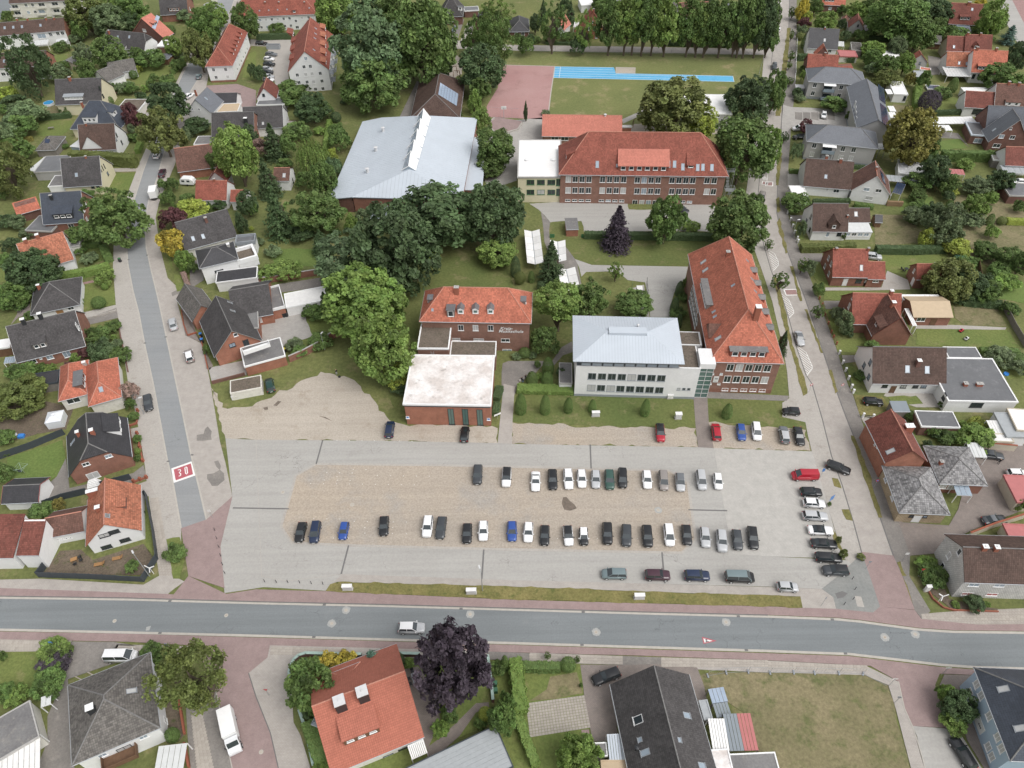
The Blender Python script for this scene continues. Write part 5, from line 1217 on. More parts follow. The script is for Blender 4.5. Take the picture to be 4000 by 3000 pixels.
# ---- music school
tile(1,1)
h=H('music_school',(1410,1119),(2379,1136),(1900,824),9.0,'hipx','brick_school','roof_orange','brick music school with orange hipped roof, small dormers and white lettering','school building',pitch=46,oh=.5)
h.dormer(1685,1080,1.7,2.0,'flat',1,'wood_grey','roof_felt_wet',ww=1.2,wh=1.6)
for x in(1770,1897,2027):h.dormer(x,1055,1.35,1.5,'gable',1,'white_paint','roof_felt_wet',rise=.4,ww=1.0,wh=.9,pm='glass_green')
h.dormer(1490,945,1.6,1.2,'flat',1,'wood_grey','roof_felt_wet').dormer(2330,960,1.6,1.2,'flat',1,'wood_grey','roof_felt_wet')
h.chim(1735,870,1.0,.8,1.6,'brick_plain','stone_grey').win([(1770,1172),(1897,1174),(2027,1175)],1.25,1.7).win([(2155,1281)],2.0,1.0).win([(2170,1368)],2.2,.8,pm='glass_sky').row(1720,1272,1925,1275,2,2.4,.7,W,BL).sky([(1525,1017)],.5,.6)
def text(s,h_,x,y,size,m='white_paint',ext=.03,shear=.25,polys=None,name='lettering'):
 p,n,t=h_.hit(x,y,polys or h_.walls)
 c=bpy.data.curves.new(name,'FONT');c.body=s;c.size=size;c.shear=shear;c.extrude=ext;c.align_x='LEFT';c.materials.append(mat(m));c.resolution_u=2;c.offset=.012*size
 o=link(name,c,h_.root,h_.toroot@frame(p+n*.05,V((0,0,1)).cross(n),n));me=bpy.data.meshes.new_from_object(o.evaluated_get(bpy.context.evaluated_depsgraph_get()))
 bpy.data.objects.remove(o);return link(name,me,h_.root,h_.toroot@frame(p+n*.05,V((0,0,1)).cross(n),n))
text('Kreis-',h,2108,1188,1.15);text('Musikschule',h,2095,1212,1.15)
MUS=h
f_=flat('flat_wing',(1390,1355),(1668,1357),(1702,1142),6.8,'roof_gravel','brick_school',None,root=h,edge=.3)
f2=flat('link_wing',(1672,1416),(2073,1419),(2082,1291),4.6,'roof_gravel','brick_school',None,root=h,edge=.25)
p=P(1515,1395,3.0);b=MB()
for sx_ in(-.3,.3):b.cyl((sx_,0,-3),(sx_,0,3.2),.04,n=6)
for k in range(14):b.cyl((-.3,0,-2.8+k*.42),(.3,0,-2.8+k*.42),.03,n=5)
tile(1,2)
f3=flat('concert_hall',(1266,177),(2033,190),(2070,-244),6.5,'roof_white_dirty','brick_orange',None,root=h,edge=.3,trim='white_paint',oh=.25)
b.build('roof_ladder',mat('steel'),h.root,h.root_M.inverted()@frame(f3.M@V((f3.lx*.25,f3.ly+.15,4.2)),f3.M.to_3x3()@V((1,0,0))))
b=MB();b.box(.24,.20,5.65,f3.lx-.24,.246,6.19);f3.add('fascia',b,'anthracite')
f3.win([(1687,282),(1810,285),(1935,289)],1.25,4.9,'dark_paint','glass_green').win([(1310,287),(2010,303)],.7,.7,W,'sign_blue',False)
tile(2,1)
b=MB()
# white annex building with metal roof
h=H('school_annex',(528,1464),(1493,1489),(1432,1088),11.2,'hip','anthracite','metal_roof_dark','white school annex with pale metal hipped roof and two rows of windows','school building',pitch=17,oh=.9,ridge=False,auto=False)
for i in range(4):h.panels(i,.62)
b=MB();b.box(h.ly/2+.2,h.ly/2-1.0,h.hr-.35,h.lx-h.ly/2-.2,h.ly/2+1.0,h.hr+.35);h.add('ridge_box',b,'metal_roof')
h.row(640,1487,1400,1503,9,1.9,.7,'grey_paint','glass_sky')
b=MB();e=.75;b.box(e,e,0,h.lx-e,h.ly-e,9.15);h.add('wall',b,'plaster_white')
b=MB();b.box(e-.05,e-.05,0,h.lx+3.8,h.ly-e,.7);h.add('plinth',b,'grey_paint')
h.walls[0]=[V((e,e,0)),V((h.lx+4,e,0)),V((h.lx+4,e,11)),V((e,e,11))]
h.row(692,1591,1290,1609,8,1.75,1.9,'grey_paint').row(685,1690,1272,1712,8,1.75,1.9,'grey_paint').win([(1440,1701),(1485,1702),(1527,1703)],.7,.7,'grey_paint')
ANX=h
x0=h.lx-e
def bx(nm,lo_,hi_,m):b=MB();b.box(*lo_,*hi_);return h.add(nm,b,m)
bx('wall',(x0,e,0),(h.lx+3.7,h.ly*.55,9.0),'plaster_white');bx('roof',(x0-.2,e+.35,9.0),(h.lx+3.4,h.ly*.55,9.1),'roof_gravel');bx('parapet',(x0+.02,e-.02,8.8),(h.lx+3.72,e+.3,9.35),'plaster_white')
bx('glazed_stair',(h.lx+3.7,e+.5,0),(h.lx+6.6,h.ly*.4,9.0),'glass_green');bx('stair_roof',(h.lx+3.5,e+.3,9.0),(h.lx+6.7,h.ly*.4,10.4),'plaster_white')
for k in range(7):bx('glazing_bar',(h.lx+3.7,e+.44,.1+k*1.3),(h.lx+6.6,e+.5,.2+k*1.3),'metal_light')
for k in range(3):bx('glazing_bar',(h.lx+3.7+k*1.4,e+.42,0),(h.lx+3.8+k*1.4,e+.49,9.0),'metal_light')
bx('rear_wing',(h.lx+.4,h.ly*.62,0),(h.lx+5.2,h.ly*.92,8.3),'plaster_white');bx('rear_wing_roof',(h.lx+.8,h.ly*.62+.3,8.3),(h.lx+4.8,h.ly*.92-.3,8.35),'roof_gravel')
h.vent(1088,1165,.2,.6)
# right brick school
h=H('school_building',(1703,1468),(2352,1484),(2090,548),9.6,'hip','brick_school','roof_orange','brick school wing with long orange roof and grey barrel dormers by the right street','school building',pitch=46,oh=.5,farf=0.5,base=(1.2,'brick_red'))
for i,(x,y)in enumerate(((1885,1515),(1965,1517),(2047,1519),(2127,1521),(2207,1524))):h.win([(x,y),(x-25,y+101)],1.5,2.0).win([(x-45,y+190)],1.4,.8)
h.win([(1733,1570),(1808,1572),(1712,1655),(1788,1657)],.6,.5)
h.dormer(2037,1422,7.6,1.5,'flat',4,'roof_red','roof_felt',ww=1.2,wh=1.2)
h.dormer(1648,905,9.2,1.5,'flat',8,'wood_grey','roof_felt',ww=.9,wh=.8)
h.dormer(1690,1215,4.0,.6,'gable',0,'brick_school','roof_brown_red',rise=2.0)
for x,y in((2100,705),(2132,818),(2170,940),(2200,1065),(2240,1200)):h.dormer(x,y,1.7,1.2,'gable',1,'roof_red','roof_felt',rise=.45,ww=.8,wh=.7)
h.sky([(1655,602),(1672,673),(1782,1263)],.9,1.5,BL).sky([(2030,590),(2072,750),(2100,855),(1755,1075),(1745,1033),(1912,805)],.6,.9)
h.chim(2105,1085,1.1,1.1,3.0,'brick_plain','white_paint').chim(1862,545,.8,.8,1.0)
for k,(xa,ya,xb,yb)in enumerate(((1572,800,1610,1010),(1553,860,1600,1120),(1538,930,1585,1150))):h.row(xa,ya,xb,yb,7,1.3,1.5)
p,n,t=h.hit(1762,1618,h.walls);b=MB();b.box(-.55,-.9,0,.55,.9,.06);sg=h.add('school_sign',b,'plate_white',frame(p,V((0,0,1)).cross(n),n))
b=MB()
for k in range(2):
 for j in range(3):b.box(-.28+j*.22,.05+k*.25,.06,-.12+j*.22,.2+k*.25,.075)
b.box(-.25,-.55,.06,.25,-.48,.075);b.build('sign_marks',mat('dark_paint'),sg)
BRK=h
# brick hut, bike shelters
H('hut',(467,326),(578,323),(557,222),2.3,'pent','brick_orange','roof_felt','small brick hut with grey roof and graffiti beside the hedge','hut',rise=.3,auto=False,oh=.15)
def shelter(name,A,B,C,label,n=4):
 a,b_,c=P(*A,2.2),P(*B,2.2),P(*C,2.2);x=(b_-a).normalized();M_=frame(V((a.x,a.y,0)),x);lx=(b_-a).length;ly=abs(V((-x.y,x.x,0)).dot(c-a))
 rt=empty(name,M_);tag(rt,label,'bike shelter','white bicycle shelters in the school park')
 for i in range(n):
  for k in(0,1):
   y0,y1=ly*i/n+.05,ly*(i+1)/n-.05
   q=[(0,y0,2.7),(lx/2-.1,y0,2.1),(lx/2-.1,y1,2.1),(0,y1,2.7)]if k==0 else[(lx/2+.1,y0,2.1),(lx,y0,2.7),(lx,y1,2.7),(lx/2+.1,y1,2.1)]
   t=MB();t.slab(q,.05);t.build('roof_sheet',mat('roof_white' if(i+k)%2 else 'corrugated_white'),rt)
  t=MB();t.cyl((lx/2,ly*(i+.5)/n,0),(lx/2,ly*(i+.5)/n,2.05),.07);t.build('post',mat('steel'),rt)
 t=MB();t.box(lx/2-.09,0,2.0,lx/2+.09,ly,2.12);t.build('gutter',mat('grey_paint'),rt)
shelter('bike_shelter',(132,625),(272,620),(280,332),'double row bicycle shelter with dirty white roof under the big trees',5)
shelter('bike_shelter',(335,602),(470,602),(464,425),'bicycle shelter with white roof right of the dark fir',3)
shelter('bike_shelter',(430,858),(588,848),(578,656),'lowest bicycle shelter with white roof behind the leafy tree',3)

# ---- right side, middle
tile(3,1)
h=H('house',(383,343),(693,346),(550,98),3.0,'gx','plaster_white','roof_brown','white house with dark brown roof, small gabled dormer and glazed veranda',pitch=45,verge=None)
h.dormer(565,318,3.0,1.4,'gable',1,'roof_brown',rise=1.5).win([(372,213),(333,252),(362,327)],1.0,1.4,DK).win([(517,362)],.9,1.8).win([(615,365)],1.2,1.1,DK).chim(685,215,.4,.4,.5)
w_=H('annex',(700,263),(889,263),(800,138),2.9,'gx','plaster_white','roof_brown',root=h,pitch=35);w_.sky([(760,190)],.9,1.4,BL)
w_=H('veranda',(690,346),(906,347),(886,264),2.5,'pent','plaster_white','acrylic',root=h,rise=.3,auto=False,oh=.1);w_.row(690,365,850,368,4,1.3,1.0).panels(0,.9,'acrylic')
h=H('house',(556,736),(864,741),(722,491),3.0,'gx','brick_red','roof_red','brick house with red brown roof and low side annex on the right street',pitch=44)
h.door(668,772).win([(783,770),(858,770)],1.5,1.2,DK).win([(525,570),(547,620),(493,640),(527,706)],1.0,1.3).sky([(807,655)],.8,1.5,BL).chim(590,498,.5,.5,.5).chim(865,500,.5,.5,.6)
H('annex',(862,753),(1018,758),(950,601),2.8,'gx','brick_red','roof_red',root=h,pitch=35).win([(930,772)],1.4,.6)
h=H('barn',(1283,758),(1570,762),(1440,620),3.0,'gx','brick_red','roof_red','brick barn with red roof half hidden by a dark bushy tree','barn',pitch=44);h.chim(1440,640,.5,.5,.8).win([(1262,682)],.7,1.2,W,BL).door(1248,780)
h=H('house',(722,1142),(1147,1152),(940,874),3.0,'gx','brick_red','roof_red','brick house with red brown cross gabled roof and two white capped chimneys',pitch=45)
w_=H('wing',(898,1246),(1247,1246),(1058,886),3.0,'gy','brick_red','roof_brown_red',root=h,pitch=50,verge='roof_red');w_.dormer(930,1155,3.6,1.1,'shed',1,'brick_dark','roof_brown_red',s2=25)
h.win([(703,985),(652,1030),(690,1112)],1.0,1.5).win([(728,920)],.5,.6).chim(1060,880,.7,.7,1.0,'brick_plain','white_paint');w_.chim(1075,985,.8,.8,1.2,'brick_plain','white_paint')
w_=H('tan_roof_wing',(1258,1083),(1604,1084),(1365,942),2.9,'gx','brick_red','tan_sheet',root=h,pitch=22,ridge=False);w_.win([(1322,1100)],2.0,1.2).door(1432,1112,1.2,2.0,'wood_brown')
canopy('glass_roof',(1165,932),(1492,933),(1396,885),2.9,'roof_white',None,.3,root=h,n=8)
canopy('side_canopy',(1250,1155),(1290,1155),(1220,1005),2.6,'white_paint',None,.3,root=h,n=3)
h=H('house',(903,1657),(1543,1668),(1240,1340),3.2,'gx','plaster_white','roof_brown','white house with wide brown roof and large flat roofed annex',pitch=43)
h.sky([(1205,1530),(1375,1536)],1.0,1.6,'glass_sky').chim(1290,1495,.8,.8,1.4,'brick_dark','white_paint').win([(885,1472),(832,1497),(872,1597)],1.1,1.4,'anthracite').win([(1170,1680),(1275,1680),(1345,1680),(1010,1676)],1.2,.9,DK).door(1085,1690,1.0,2.0,'wood_brown')
flat('annex',(1560,1434),(1850,1438),(1802,1342),3.2,'roof_felt_wet','plaster_white',None,root=h)
tile(3,2)
f_=flat('flat_annex',(1555,149),(2166,160),(1952,-219),3.4,'roof_felt_wet','plaster_white',None,root=h,edge=.3)
f_.chim(1700,12,.8,.8,.7,'brick_plain','stone_grey').chim(1820,15,1.3,.7,.7,'brick_plain','stone_grey').win([(1525,110)],1.2,1.8,DK).win([(1805,178)],2.6,1.7,DK)
h=H('house',(1012,682),(1378,668),(1046,216),5.0,'gy','brick_orange','roof_darkred','tall narrow brick house with dark red roof and big white capped chimney',pitch=40)
h.chim(1205,400,1.6,1.0,1.4,'brick_plain','white_paint').sky([(1060,580)],.9,1.6,BL).win([(925,520),(947,543),(967,566)],.4,.7)
h=H('house',(1132,1113),(1577,1132),(1016,705),3.4,'hip','panel_tan','roof_lichen','tan panelled corner house with lichen speckled grey hipped roof',pitch=27)
h.win([(1025,815),(1082,972)],1.2,1.7).door(1292,1150,1.3,2.0).win([(1358,1145),(1240,1140)],.8,.7,DK)
h=H('house',(1482,864),(1900,880),(1742,546),3.2,'hip','brick_red','roof_lichen','brick rear house with lichen speckled hipped roof and white porch',pitch=25)
h.chim(1490,690,.6,.6,.8).win([(1585,890),(1510,885)],1.4,1.2,W,BL)
canopy('porch',(1632,960),(1768,965),(1795,880),2.5,'glass_sky',None,.2,root=h,n=3)
flat('garage',(1325,369),(1663,380),(1591,240),2.8,'roof_felt_wet','brick_dark','flat black topped brick garage behind the tall brick house')
H('shed',(1085,239),(1231,239),(1206,146),2.2,'pent','wood_grey','metal_roof_dark','small shed with slate blue roof beside the black hatchback','shed',rise=.3,auto=False,oh=.1)
flat('garage',(2062,458),(2260,464),(2142,250),2.8,'corrugated_grey','plaster_white','white garage with ribbed grey roof at the right edge',trim='corrugated_grey')
canopy('lean_to',(1942,432),(2066,434),(2016,315),2.4,'corrugated_white','lean to with ribbed white roof beside the grey ribbed garage',.2,n=5)
flat('garage',(1905,496),(2130,505),(2060,432),2.4,'corrugated_white','plaster_beige','low beige garage with pale roof next to the carport',trim='plaster_beige')
flat('outbuilding',(2150,400),(2420,420),(2300,225),3.2,'roof_white','plaster_beige','beige outbuilding cut off by the right edge','outbuilding',trim='plaster_beige')
canopy('carport',(1762,630),(1896,634),(1832,508),2.6,'acrylic','open carport with slanted translucent white roof in the yard',.3,cat='carport',n=4)
flat('workshop',(2152,1024),(2420,1034),(2300,793),2.9,'corrugated_red','plaster_beige','long beige shed with pink corrugated roof in the rear yard','shed',trim='corrugated_red')
flat('workshop',(2080,1320),(2420,1332),(2300,1215),2.6,'corrugated_red','plaster_beige','lower shed with pink corrugated roof behind the shingled house','shed',trim='corrugated_red')
wall_run('garden_wall',[(1720,1325),(1940,1240),(2200,1160)],1.6,'plaster_beige','beige yard wall with brick coping behind the shingled house',cap='kerb_red')
wall_run('garden_wall',[(1900,560),(2120,580)],1.8,'plaster_beige','beige garden wall behind the translucent carport',cap='kerb_red')
h=H('house',(1700,1716),(2520,1744),(1950,1416),5.6,'gx','shingle_white','roof_brown','white shingled house with speckled brown roof at the right edge',pitch=36)
h.win([(1655,1450),(1565,1482),(1507,1572)],.9,1.5).chim(1865,1425,.8,.7,.8,'brick_plain','white_paint').chim(1965,1430,.7,.7,.8,'brick_plain','white_paint')
h.win([(1780,1735),(2000,1740)],1.8,.9).win([(1720,1812),(1935,1817)],1.9,.8,'white_paint','corrugated_red')
# ---- bottom
tile(0,3)
h=H('house',(620,1642),(1386,1313),(1306,655),5.6,'hip','plaster_white','roof_grey','white two storey house with weathered grey hipped roof beside the birch',pitch=30,oh=.5)
h.chim(805,1165,1.0,.9,1.4,'dark_paint','white_paint').sky([(1135,992)],.8,1.4,BL).win([(1378,890),(1405,1070),(1428,1245)],1.0,1.3).win([(1240,1390),(885,1548)],1.2,.9).win([(1075,1490)],2.0,1.2,DK).win([(925,1612)],.7,.7).win([(1150,1640)],2.2,1.4,DK)
p,n,t=h.hit(1090,1560,h.walls);b=MB();b.box(-2.4,0,0,2.4,2.0,.15);b.box(-2.4,1.9,.15,2.4,2.0,1.1);b.box(-2.4,0,.15,-2.3,1.9,1.1);b.box(2.3,0,.15,2.4,1.9,1.1);h.add('balcony',b,'wood_brown',frame(V((p.x,p.y,2.7)),-V((0,0,1)).cross(n)))
canopy('terrace_roof',(1325,1720),(1580,1690),(1552,1450),2.4,'acrylic','translucent terrace roof beside the white house with grey hipped roof',.3,cat='terrace roof',n=5)
h=flat('outbuilding',(-170,1690),(346,1388),(336,1030),3.4,'roof_felt','plaster_ivory','low building with dark felt roof in the bottom left corner','outbuilding',trim='stone_grey')
canopy('lean_to',(-90,1880),(345,1720),(222,1410),2.7,'corrugated_white','ribbed white lean to roof in the bottom left corner',.5,cat='lean-to',n=9)
canopy('entrance_canopy',(350,1135),(440,1105),(445,1018),2.4,'acrylic','small translucent entrance canopy beside the dark felt roof',.1,n=2)
reg(1200,2550,600)
h=H('house',(345,1760),(1688,1214),(660,545),3.4,'gx','plaster_ivory','roof_red_bright','house with bright orange red tiled roof, slate chimneys and white terrace',pitch=40,oh=.6)
h.chim(490,760,1.5,1.5,1.9,'dark_paint','metal_light').chim(815,625,1.5,1.5,1.9,'dark_paint','metal_light').dormer(800,1235,5.2,1.9,'shed',3,'wood_brown','roof_red_bright',s2=14,ww=1.0,wh=.5)
H('rear_gable',(395,520),(828,345),2.6,4.6,'hip','plaster_ivory','roof_red_bright',root=h,pitch=35,auto=False)
flat('roof_terrace',(1392,862),(1545,775),(1355,295),3.2,'concrete','plaster_ivory',None,root=h,parapet=.5)
canopy('awning',(1505,1540),(1735,1435),(1650,1245),2.6,'corrugated_white',None,.5,root=h,n=9)
H('bay',(55,1030),(200,1085),3.2,2.9,'hip','plaster_ivory','metal_roof_dark',root=h,pitch=20,auto=False)
h.win([(1170,1485),(1385,1385)],1.6,.9,DK)
tile(1,3)
h=flat('hall',(1290,1660),(2072,1286),(2235,1645),3.2,'corrugated_grey','brick_dark','low hall with grey sheet roof at the bottom edge','hall',trim='anthracite',edge=.15)
for k in range(9):
 b=MB();b.box(.3,.3+k*(h.ly-.6)/9+.02,3.22,h.lx-.3,.3+(k+1)*(h.ly-.6)/9-.02,3.26);h.add('roof_sheet',b,'corrugated_grey')
tile(2,3)
h=H('house',(845,937),(1531,851),(1462,1790),3.5,'gy','plaster_white','roof_dark','long house with black tiled saddle roof at the bottom edge beside the vacant lot',pitch=40,og=.3)
h.sky([(1090,1242)],1.2,1.6,'glass_dark','metal_light').sky([(1152,1525),(1510,1205),(1640,1640)],.9,1.5,'glass_sky').sky([(1107,1415),(1445,1417)],.7,.7).vent(1075,1497,.25,.9,'dark_paint')
canopy('lean_to',(842,1598),(978,1592),(930,1362),2.6,'metal_roof',None,.4,root=h,n=6)
flat('shed',(690,1565),(830,1560),(806,1436),2.3,'roof_felt','wood_grey','small black shed left of the ribbed lean to at the bottom edge','shed')
flat('lean_to',(775,1740),(1010,1740),(985,1590),2.5,'tan_sheet','wood_brown',None,root=h,trim='tan_sheet')
flat('shed',(1660,1246),(1737,1236),(1690,1066),2.5,'corrugated_grey','wood_grey','plain grey shed roof beside the black saddle roof','shed',trim='corrugated_grey')
canopy('solar_shed',(1730,1102),(1868,1082),(1836,957),2.3,'solar_bright','small shed roofed with a grid of solar panels by the vacant lot',.1,cat='shed',n=4,post='wood_grey')
canopy('shed_roof',(1770,1226),(1900,1206),(1872,1085),2.3,'metal_roof_dark','small shed with dark ribbed metal roof below the solar shed',.1,cat='shed',n=5,post='wood_grey')
canopy('glass_roof',(1735,1506),(1882,1506),(1796,1231),2.7,'roof_white','white glass roof in squares beside the black saddle roof',.3,n=6)
r_=canopy('workshop_roof',(1885,1512),(2132,1506),(2002,1186),2.7,'corrugated_red','workshop roof of red and grey corrugated sheets by the vacant lot',.2,cat='workshop',n=8,post='wood_grey')
for i,ch in enumerate([c for c in r_.children if c.name.startswith('roof_sheet')]):
 if i<4:ch.data.materials[0]=mat('metal_roof_dark')
flat('outbuilding',(1890,1760),(2330,1740),(2225,1522),2.9,'roof_felt','plaster_white','white edged felt roof building beside the workshop at the bottom edge','outbuilding')
flat('outbuilding',(1745,1760),(1930,1750),(1872,1492),3.1,'roof_white_dirty','plaster_white','narrow dirty white flat roof at the bottom edge','outbuilding')
tile(3,3)
h=H('house',(1778,790),(2094,1598),12.0,6.4,'hip','plaster_blue','roof_blueblack','light blue house with glossy black roof in the bottom right corner',pitch=38,oh=.35,auto=False)
for x,y in((1805,935),(1845,1032),(1745,1008),(1772,1080),(1913,1210),(1988,1392),(2020,1490),(1905,1475),(1935,1560)):h.win([(x,y)],1.1,1.6,W,BL)
h.sky([(2035,975),(2180,1315)],.9,1.5,BL)
p,n,t=h.hit(1832,1290,h.walls);b=MB();b.box(-1.1,-.9,0,1.1,.9,.08);sg=h.add('sign_board',b,'plate_white',frame(p,V((0,0,1)).cross(n),n))
b=MB();b.box(-.3,-.15,.08,-.1,.15,.095);b.box(.0,-.15,.08,.2,.15,.095);b.box(.3,-.15,.08,.5,.15,.095);b.build('sign_marks',mat('dark_paint'),sg)
# ================================================================ vehicles
CK={  # length width height | belt rear, belt front, roof rear, roof front (fractions from the tail) | belt z, bonnet z
 'hatch':(4.15,1.78,1.48,.03,.70,.11,.53,.92,.78),'suv':(4.45,1.86,1.66,.02,.72,.09,.56,1.05,.95),
 'estate':(4.70,1.83,1.48,.02,.68,.09,.52,.93,.78),'sedan':(4.70,1.83,1.44,.14,.68,.27,.53,.92,.77),
 'mpv':(4.40,1.83,1.68,.02,.79,.07,.59,1.0,.86),'small':(3.60,1.66,1.48,.03,.73,.10,.55,.92,.80),
 'van':(5.10,1.96,1.98,.01,.86,.03,.70,1.12,.98),'coupe':(4.55,1.82,1.38,.17,.67,.32,.50,.90,.76)}
def car_meshes(kind):
 def f():
  L_,W_,H_,xa,xb,xc,xd,zb,zh=CK[kind];hw=W_/2
  st=[(0,.86,zb*.80),(.015,.93,zb*.96),(.06,.98,zb),(xa+.02,1,zb),(.45,1,zb),(xb,.99,zb),(xb+.03,.985,zb-.02),(.86,.955,(zb+zh)/2),(.955,.90,zh),(.99,.80,zh*.86),(1.0,.74,zh*.62)]
  b=MB();rows=[]
  for fx,wf,zt in st:
   w=hw*wf;x=(fx-.5)*L_;lo=.20 if.03<fx<.97 else.30
   rows.append([Vector((x,-w*.86,lo)),Vector((x,-w,lo+.2)),Vector((x,-w,zt*.78)),Vector((x,-w*.93,zt)),Vector((x,-w*.5,zt+.035)),Vector((x,w*.5,zt+.035)),Vector((x,w*.93,zt)),Vector((x,w,zt*.78)),Vector((x,w,lo+.2)),Vector((x,w*.86,lo))])
  for i in range(len(rows)-1):
   for j in range(9):b.poly([rows[i][j],rows[i][j+1],rows[i+1][j+1],rows[i+1][j]])
   b.poly([rows[i][9],rows[i][0],rows[i+1][0],rows[i+1][9]])
  b.poly(rows[0][::-1]);b.poly(rows[-1])
  body=b.mesh('body',mat('car_paint'),True)
  X=lambda q:(q-.5)*L_
  wb,wr=hw*.91,hw*.72;zr=H_-.05
  B_=[Vector((X(xa),-wb*.93,zb)),Vector((X(xb),-wb*.97,zb)),Vector((X(xb),wb*.97,zb)),Vector((X(xa),wb*.93,zb))]
  T_=[Vector((X(xc),-wr*.95,zr)),Vector((X(xd),-wr,zr)),Vector((X(xd),wr,zr)),Vector((X(xc),wr*.95,zr))]
  def quad(nm,q):m=MB();m.poly(q);return m.mesh(nm,mat('glass_dark'))
  ws=quad('windshield',[B_[1],B_[2],T_[2],T_[1]]);rw=quad('rear_window',[B_[3],B_[0],T_[0],T_[3]])
  sl_=quad('side_window',[B_[0],B_[1],T_[1],T_[0]]);sr=quad('side_window',[B_[2],B_[3],T_[3],T_[2]])
  m=MB();nx,ny=6,4;g=[]
  for i in range(nx+1):
   fx=i/nx;row=[]
   for j in range(ny+1):
    fy=j/ny*2-1;w=(wr*.95+(wr*.05)*fx)*1.03
    row.append(Vector((X(xc)-.03+(X(xd)-X(xc)+.06)*fx,fy*w,zr+.07*(1-fy**4)*(1-abs(2*fx-1)**4)-.0)))
   g.append(row)
  for i in range(nx):
   for j in range(ny):m.poly([g[i][j],g[i+1][j],g[i+1][j+1],g[i][j+1]])
  roof=m.mesh('roof',mat('car_paint'),True)
  m=MB()
  for k in range(4):m.cyl(B_[k],T_[k],.05,.04,n=5)
  for s_ in(0,1):
   p,q=(B_[0].lerp(B_[1],.47),T_[0].lerp(T_[1],.55))if s_==0 else(B_[3].lerp(B_[2],.47),T_[3].lerp(T_[2],.55));m.cyl(p,q,.045,.04,n=5)
  pil=m.mesh('pillars',mat('car_paint'))
  m=MB();r=.33 if kind not in('small',)else.30;m.cyl((0,-.11,0),(0,.11,0),r,n=16);tyre=m.mesh('wheel',mat('rubber'))
  m=MB();m.cyl((0,-.12,0),(0,.12,0),r*.62,n=12);rim=m.mesh('rim',mat('metal_light'))
  m=MB();m.box(-.06,-.17,-.06,.04,.17,.07);hl=m.mesh('headlight',mat('lamp_clear'));m=MB();m.box(-.03,-.12,-.12,.03,.12,.14);tl=m.mesh('taillight',mat('lamp_red'))
  m=MB();m.box(-.07,-.1,-.06,.07,.1,.07);mi=m.mesh('mirror',mat('car_paint'));m=MB();m.box(-.012,-.26,-.055,.012,.26,.055);pl=m.mesh('number_plate',mat('plate_white'))
  return dict(body=body,roof=roof,pil=pil,ws=ws,rw=rw,sl=sl_,sr=sr,tyre=tyre,rim=rim,hl=hl,tl=tl,mi=mi,pl=pl,r=r)
 return cached(('car',kind),f)
CC={'black':(.012,.013,.015),'dgrey':(.045,.05,.056),'grey':(.14,.15,.16),'silver':(.46,.47,.48),'white':(.80,.80,.80),'blue':(.025,.075,.30),'dblue':(.014,.026,.065),'red':(.40,.014,.03),
      'green':(.035,.085,.068),'dgreen':(.012,.05,.04),'taupe':(.26,.235,.22),'plum':(.055,.02,.032),'cream':(.7,.68,.58),'tealgrey':(.16,.21,.22)}
def heading(x0,y0,x1,y1,z=.8):
 a,b_=P(x0,y0,z),P(x1,y1,z);return(a+b_)/2,math.atan2(b_.y-a.y,b_.x-a.x)
def car(kind,col,x0,y0,x1,y1,label,group=None,roof=None,cat='car',name='car',z=.12,solid=False):
 """x0,y0 tail and x1,y1 nose in the photo"""
 c,a=heading(x0,y0,x1,y1);m=car_meshes(kind);L_,W_,H_,xa,xb,xc,xd,zb,zh=CK[kind]
 rt=empty(name,rotz(Vector((c.x,c.y,z)),a));tag(rt,label,cat,group)
 col=CC[col];rc=CC[roof]if roof else col
 def ch(nm,me,cl=None,mw=None,par=rt):
  o=link(nm,me,par,mw)
  if cl:o.color=(*cl,1)
  return o
 ch('body',m['body'],col);ch('roof',m['roof'],rc);ch('pillars',m['pil'],col if not roof else rc)
 ch('windshield',m['ws']);
 if solid:
  for k in('rw','sl','sr'):
   mm=cached(('solid',kind,k),lambda:solidify(m[k]));ch('side_panel' if k!='rw' else 'rear_door',mm,col)
 else:ch('rear_window',m['rw']);ch('side_window',m['sl']);ch('side_window',m['sr'])
 T=Matrix.Translation;hw=W_/2
 for sx in(-.31,.31):
  for sy in(-1,1):
   w_=ch('wheel',m['tyre'],None,T((sx*L_,sy*(hw-.10),m['r'])));ch('rim',m['rim'],None,None,w_)
 for sy in(-1,1):
  ch('headlight',m['hl'],None,T((.465*L_,sy*hw*.66,zh*.82)));ch('taillight',m['tl'],None,T((-.49*L_,sy*hw*.76,zb*.82)));ch('mirror',m['mi'],rc,T(((xb-.5)*L_-.15,sy*(hw+.08),zb+.05)))
 ch('number_plate',m['pl'],None,T((.502*L_,0,.42)));ch('number_plate',m['pl'],None,T((-.502*L_,0,.6)))
 return rt
def solidify(me):
 n=me.copy();n.materials.clear();n.materials.append(mat('car_paint'));return n
ORD=['first','second','third','fourth','fifth','sixth','seventh','eighth','ninth','tenth','eleventh','twelfth','thirteenth','fourteenth','fifteenth','sixteenth','seventeenth','eighteenth','nineteenth','twentieth','twenty first','twenty second']
WD={'hatch':'hatchback','suv':'tall crossover car','estate':'estate car','sedan':'saloon car','mpv':'people carrier','small':'small hatchback','van':'van','coupe':'coupe'}
CW={'dgrey':'dark grey','dblue':'dark blue','dgreen':'dark green','tealgrey':'blue grey','plum':'dark plum'}
G1,G2,G3,G4,G5='cars in the near row of the gravel field','cars in the far row of the gravel field','cars along the upper edge of the lot','cars parked sideways beside the right street','cars along the lower edge of the lot'
